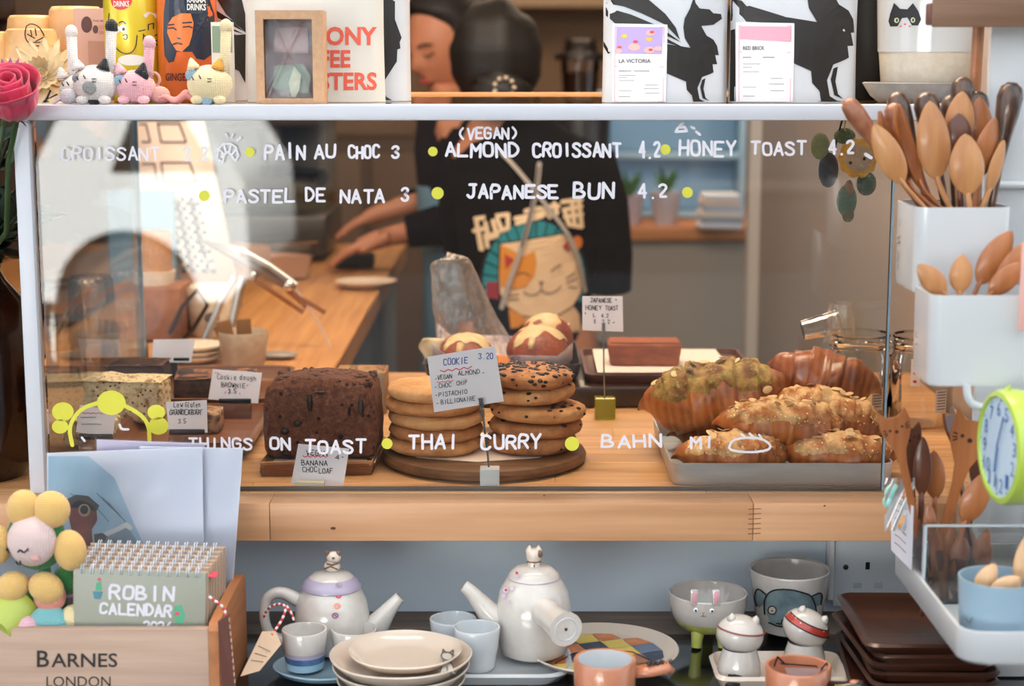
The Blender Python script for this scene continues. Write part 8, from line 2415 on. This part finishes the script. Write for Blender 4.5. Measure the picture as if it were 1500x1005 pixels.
# cat spatulas
def catspat(label, face_c, wpx, base, Y, m, roll=0, dY=0, face=True):
    c = P(face_c[0], face_c[1], Y); b = P(base[0], base[1], Y + dY)
    t = thing('cat_spatula', label, 'spatula', b)
    s = wpx * mpp(Y, face_c[1]) / 2
    up = (c - b).normalized(); right = Vector((1, 0, 0)) - up * up.x; right.normalize()
    right = Matrix.Rotation(roll, 3, up) @ right
    nr = up.cross(right).normalized()
    if nr.y > 0: nr = -nr
    D = (c - b).length / s
    out = [(-1, .9), (-.92, 1.45), (-.45, .98), (.35, 1.0), (.85, 1.5), (1.0, .9), (1.0, .1), (.75, -.55), (.38, -1.3), (.26, -2.2), (.22, -D), (-.22, -D), (-.26, -2.2), (-.38, -1.3), (-.78, -.5), (-1.0, .1)]
    o = c - b
    def m3(x, y, d): return o + right * (x * s) + up * (y * s) + nr * d
    n = len(out)
    vs = [m3(x, y, .0014) for x, y in out] + [m3(x, y, -.0014) for x, y in out]
    fs = [tuple(range(n)), tuple(range(n, 2 * n))[::-1]] + [(i, n + i, n + (i + 1) % n, (i + 1) % n) for i in range(n)]
    mb = MB(); mb.add(vs, fs); mb.build('spatula', m, t, smooth=30)
    if face:
        fm_ = MB(); ff = lambda x, y: m3(x, y, .0018)
        for (x, y, r_) in ((-.42, .15, .10), (.42, .28, .10), (0, 0, .13)): poly_mb([ell(x, y, r_, r_ * .9, 10)], ff, fm_)
        strokes_mb([[(-.88, .22), (-.70, .20)], [(-.86, .02), (-.68, .05)], [(-.80, -.16), (-.64, -.06)], [(.66, .36), (.86, .50)], [(.66, .24), (.88, .30)], [(.66, .12), (.86, .12)]], .08, ff, fm_, nd=6)
        fm_.build('burnt_face', mat('burnt', '#2a130a', .7), t, smooth=0, merge=False)
    return t
YK = -.225
catspat('light cat spatula with a burnt face, nearest the case', (1313, 632), 44, (1348, 800), YK, W_M)
catspat('broad cat spatula with burnt face tilted to the right', (1420, 645), 60, (1376, 800), YK + .005, W_M)
catspat('dark cat spatula seen edge on between the two faces', (1393, 625), 34, (1424, 800), YK + .018, W_D, roll=.9, face=False)
catspat('dark cat spatula hidden behind the light one', (1332, 645), 36, (1340, 800), YK + .03, W_D, face=True)
catspat('brown cat spatula low behind the broad one', (1438, 690), 40, (1410, 800), YK + .04, W_D, face=False)
spoon('dark oval wooden spoon between the cat spatulas', (1352, 640), (1350, 725), (1348, 800), 28, YK + .022, W_D, -1, name='wooden_spoon')
spoon('brown oval wooden spoon behind, left of the edge-on spatula', (1368, 660), (1370, 730), (1366, 800), 32, YK + .045, W_M, -1)
spoon('brown spatula spoon leaning right above the clear box', (1448, 690), (1412, 765), (1404, 800), 40, YK - .008, W_M, -1)
spoon('short reddish spoon handle poking up beside the striped card', (1360, 737), (1364, 790), (1366, 806), 20, YK - .018, W_R, -1)
ORD = ['leftmost', 'second from the left', 'third from the left', 'fourth from the left', 'fifth from the left', 'sixth from the left', 'seventh from the left', 'seventh from the right', 'sixth from the right', 'fifth from the right', 'fourth from the right', 'third from the right', 'second from the right', 'rightmost']
XS = sorted(1366 + (k * 37) % 84 for k in range(14))
for k in range(14):
    x = 1366 + (k * 37) % 84; y = 772 + (k * 23) % 34
    o_k = spoon(('mid brown', 'dark brown', 'reddish speckled')[k % 3] + ' wooden fork end in the clear box, %s of the jumble' % ORD[XS.index(x)], (x, y), (x + 8 - (k % 5) * 5, y + 45), (x + 10 - (k % 4) * 6, y + 62), 20 + (k % 3) * 5, -.238 + .006 * (k % 7), (W_M, W_D, W_R)[k % 3], -1, group='wooden cutlery jumbled in the clear box')
# striped card and sweets
sc2 = thing('lined_card', 'white ruled card standing at the left corner of the rack tray', 'card', (0, 0, 0))
YCd = -.262
q4 = [P(1306, 722, YCd + .09), P(1338, 742, YCd + .03), P(1335, 835, YCd + .03), P(1306, 806, YCd + .09)]
MB().add(q4, [(0, 1, 2, 3)]).build('card', mat('ruled_card', '#d3d2dc', .6), sc2, smooth=0, solid=.0008)
mb = MB()
nq = (q4[1] - q4[0]).cross(q4[3] - q4[0]).normalized()
if nq.y > 0: nq = -nq
for k in range(6):
    v0 = .1 + k * .14
    a = q4[0].lerp(q4[3], v0).lerp(q4[1].lerp(q4[2], v0), .2) + nq * .0009; b = q4[0].lerp(q4[3], v0).lerp(q4[1].lerp(q4[2], v0), .75) + nq * .0009
    mb.tube([a, a.lerp(b, .4) + Vector((0, 0, .001)), b], .00035, 4)
mb.build('ruled_lines', mat('pencil', '#6a5a50', .7), sc2)
sw = thing('sweet_packet', 'clear packet with teal and orange sweets hung on the ruled card', 'packet', P(1320, 745, YCd + .05))
for (x, y, r, c_) in ((1308, 722, .008, '#7fc4b4'), (1302, 735, .006, '#8fd0c0'), (1326, 764, .008, '#dd8f33'), (1330, 752, .006, '#e8e2dc')):
    MB().ball(P(x, y, YCd + .055) - sw.location, (r, .005, r * 1.1), 16, 10).build('sweet', mat('sweet_' + c_[1:], c_, .3, coat=.5), sw)
MB().grid(lambda u, v: P(1296 + 44 * u, 700 + 78 * v, YCd + .046 + .004 * math.sin(u * 9 + v * 7)) - sw.location, 24, 24).build('packet', thin_glass('packet_film', (.95, .96, .97), .3, boost=1.2), sw, smooth=180)

# crochet charm hanging inside the glass
ch0 = P(1258, 232, .022)
cm = thing('crochet_charm', 'crochet lion flower charm with green leaves hanging behind the pane', 'charm', ch0)
s2 = mpp(.022, 232)
def lc3(x, y, dy=0): v = P(x, y, .022); return Vector((v.x - ch0.x, dy, v.z - ch0.z))
MB().ball((0, .004, 0), (29 * s2, .006, 29 * s2), 40, 14, fn=lambda d: 1 + .06 * math.cos(10 * math.atan2(d.z, d.x))).build('yellow_mane', WOOL('mustard', '#c98f2a'), cm, smooth=180)
fcm = MB().ball((0, -.001, 0), (21 * s2, .0065, 20 * s2), 28, 16).build('face', WOOL('face_tan', '#b08f74'), cm, smooth=180)
for x in (1244, 1264): MB().ball(lc3(x, 238 if x < 1250 else 232, -.0068), .0018, 10, 6).build('eye', EYE, fcm)
for (x, y, rx, rz, col, nm) in ((1243, 295, 15, 24, '#2f5240', 'leaf'), (1272, 270, 15, 18, '#23402c', 'leaf'), (1216, 250, 15, 26, '#2b2b30', 'dark_piece'), (1204, 215, 14, 20, '#6a6f48', 'sage_piece'), (1245, 316, 9, 11, '#4a4a2a', 'bud'), (1240, 200, 16, 12, '#4a5a3a', 'sage_piece'), (1212, 262, 8, 10, '#1c1c20', 'dark_piece'), (1246, 280, 7, 16, '#6b4a2a', 'bud')):
    p = lc3(x, y, .010)
    MB().ball(p, (rx * s2, .006, rz * s2), 18, 12).build(nm, WOOL(nm + col[1:], col), cm, smooth=180)
chn = MB(); zt_ = 1.3365 - ch0.z
p0, p1 = lc3(1238, 205, .008), lc3(1236, 183, .008)
chn.tube([lc3(1222, 232, .008), lc3(1228, 205, .008), (p1.x, .008, zt_)], .0011, 6); chn.build('dark_chain', EYE, cm)
MB().tube([lc3(1247, 205, .006), lc3(1238, 188, .006), (p1.x + .003, .006, zt_)], .0009, 6).build('gold_cord', mat('gold_cord', '#b5933f', .5), cm)
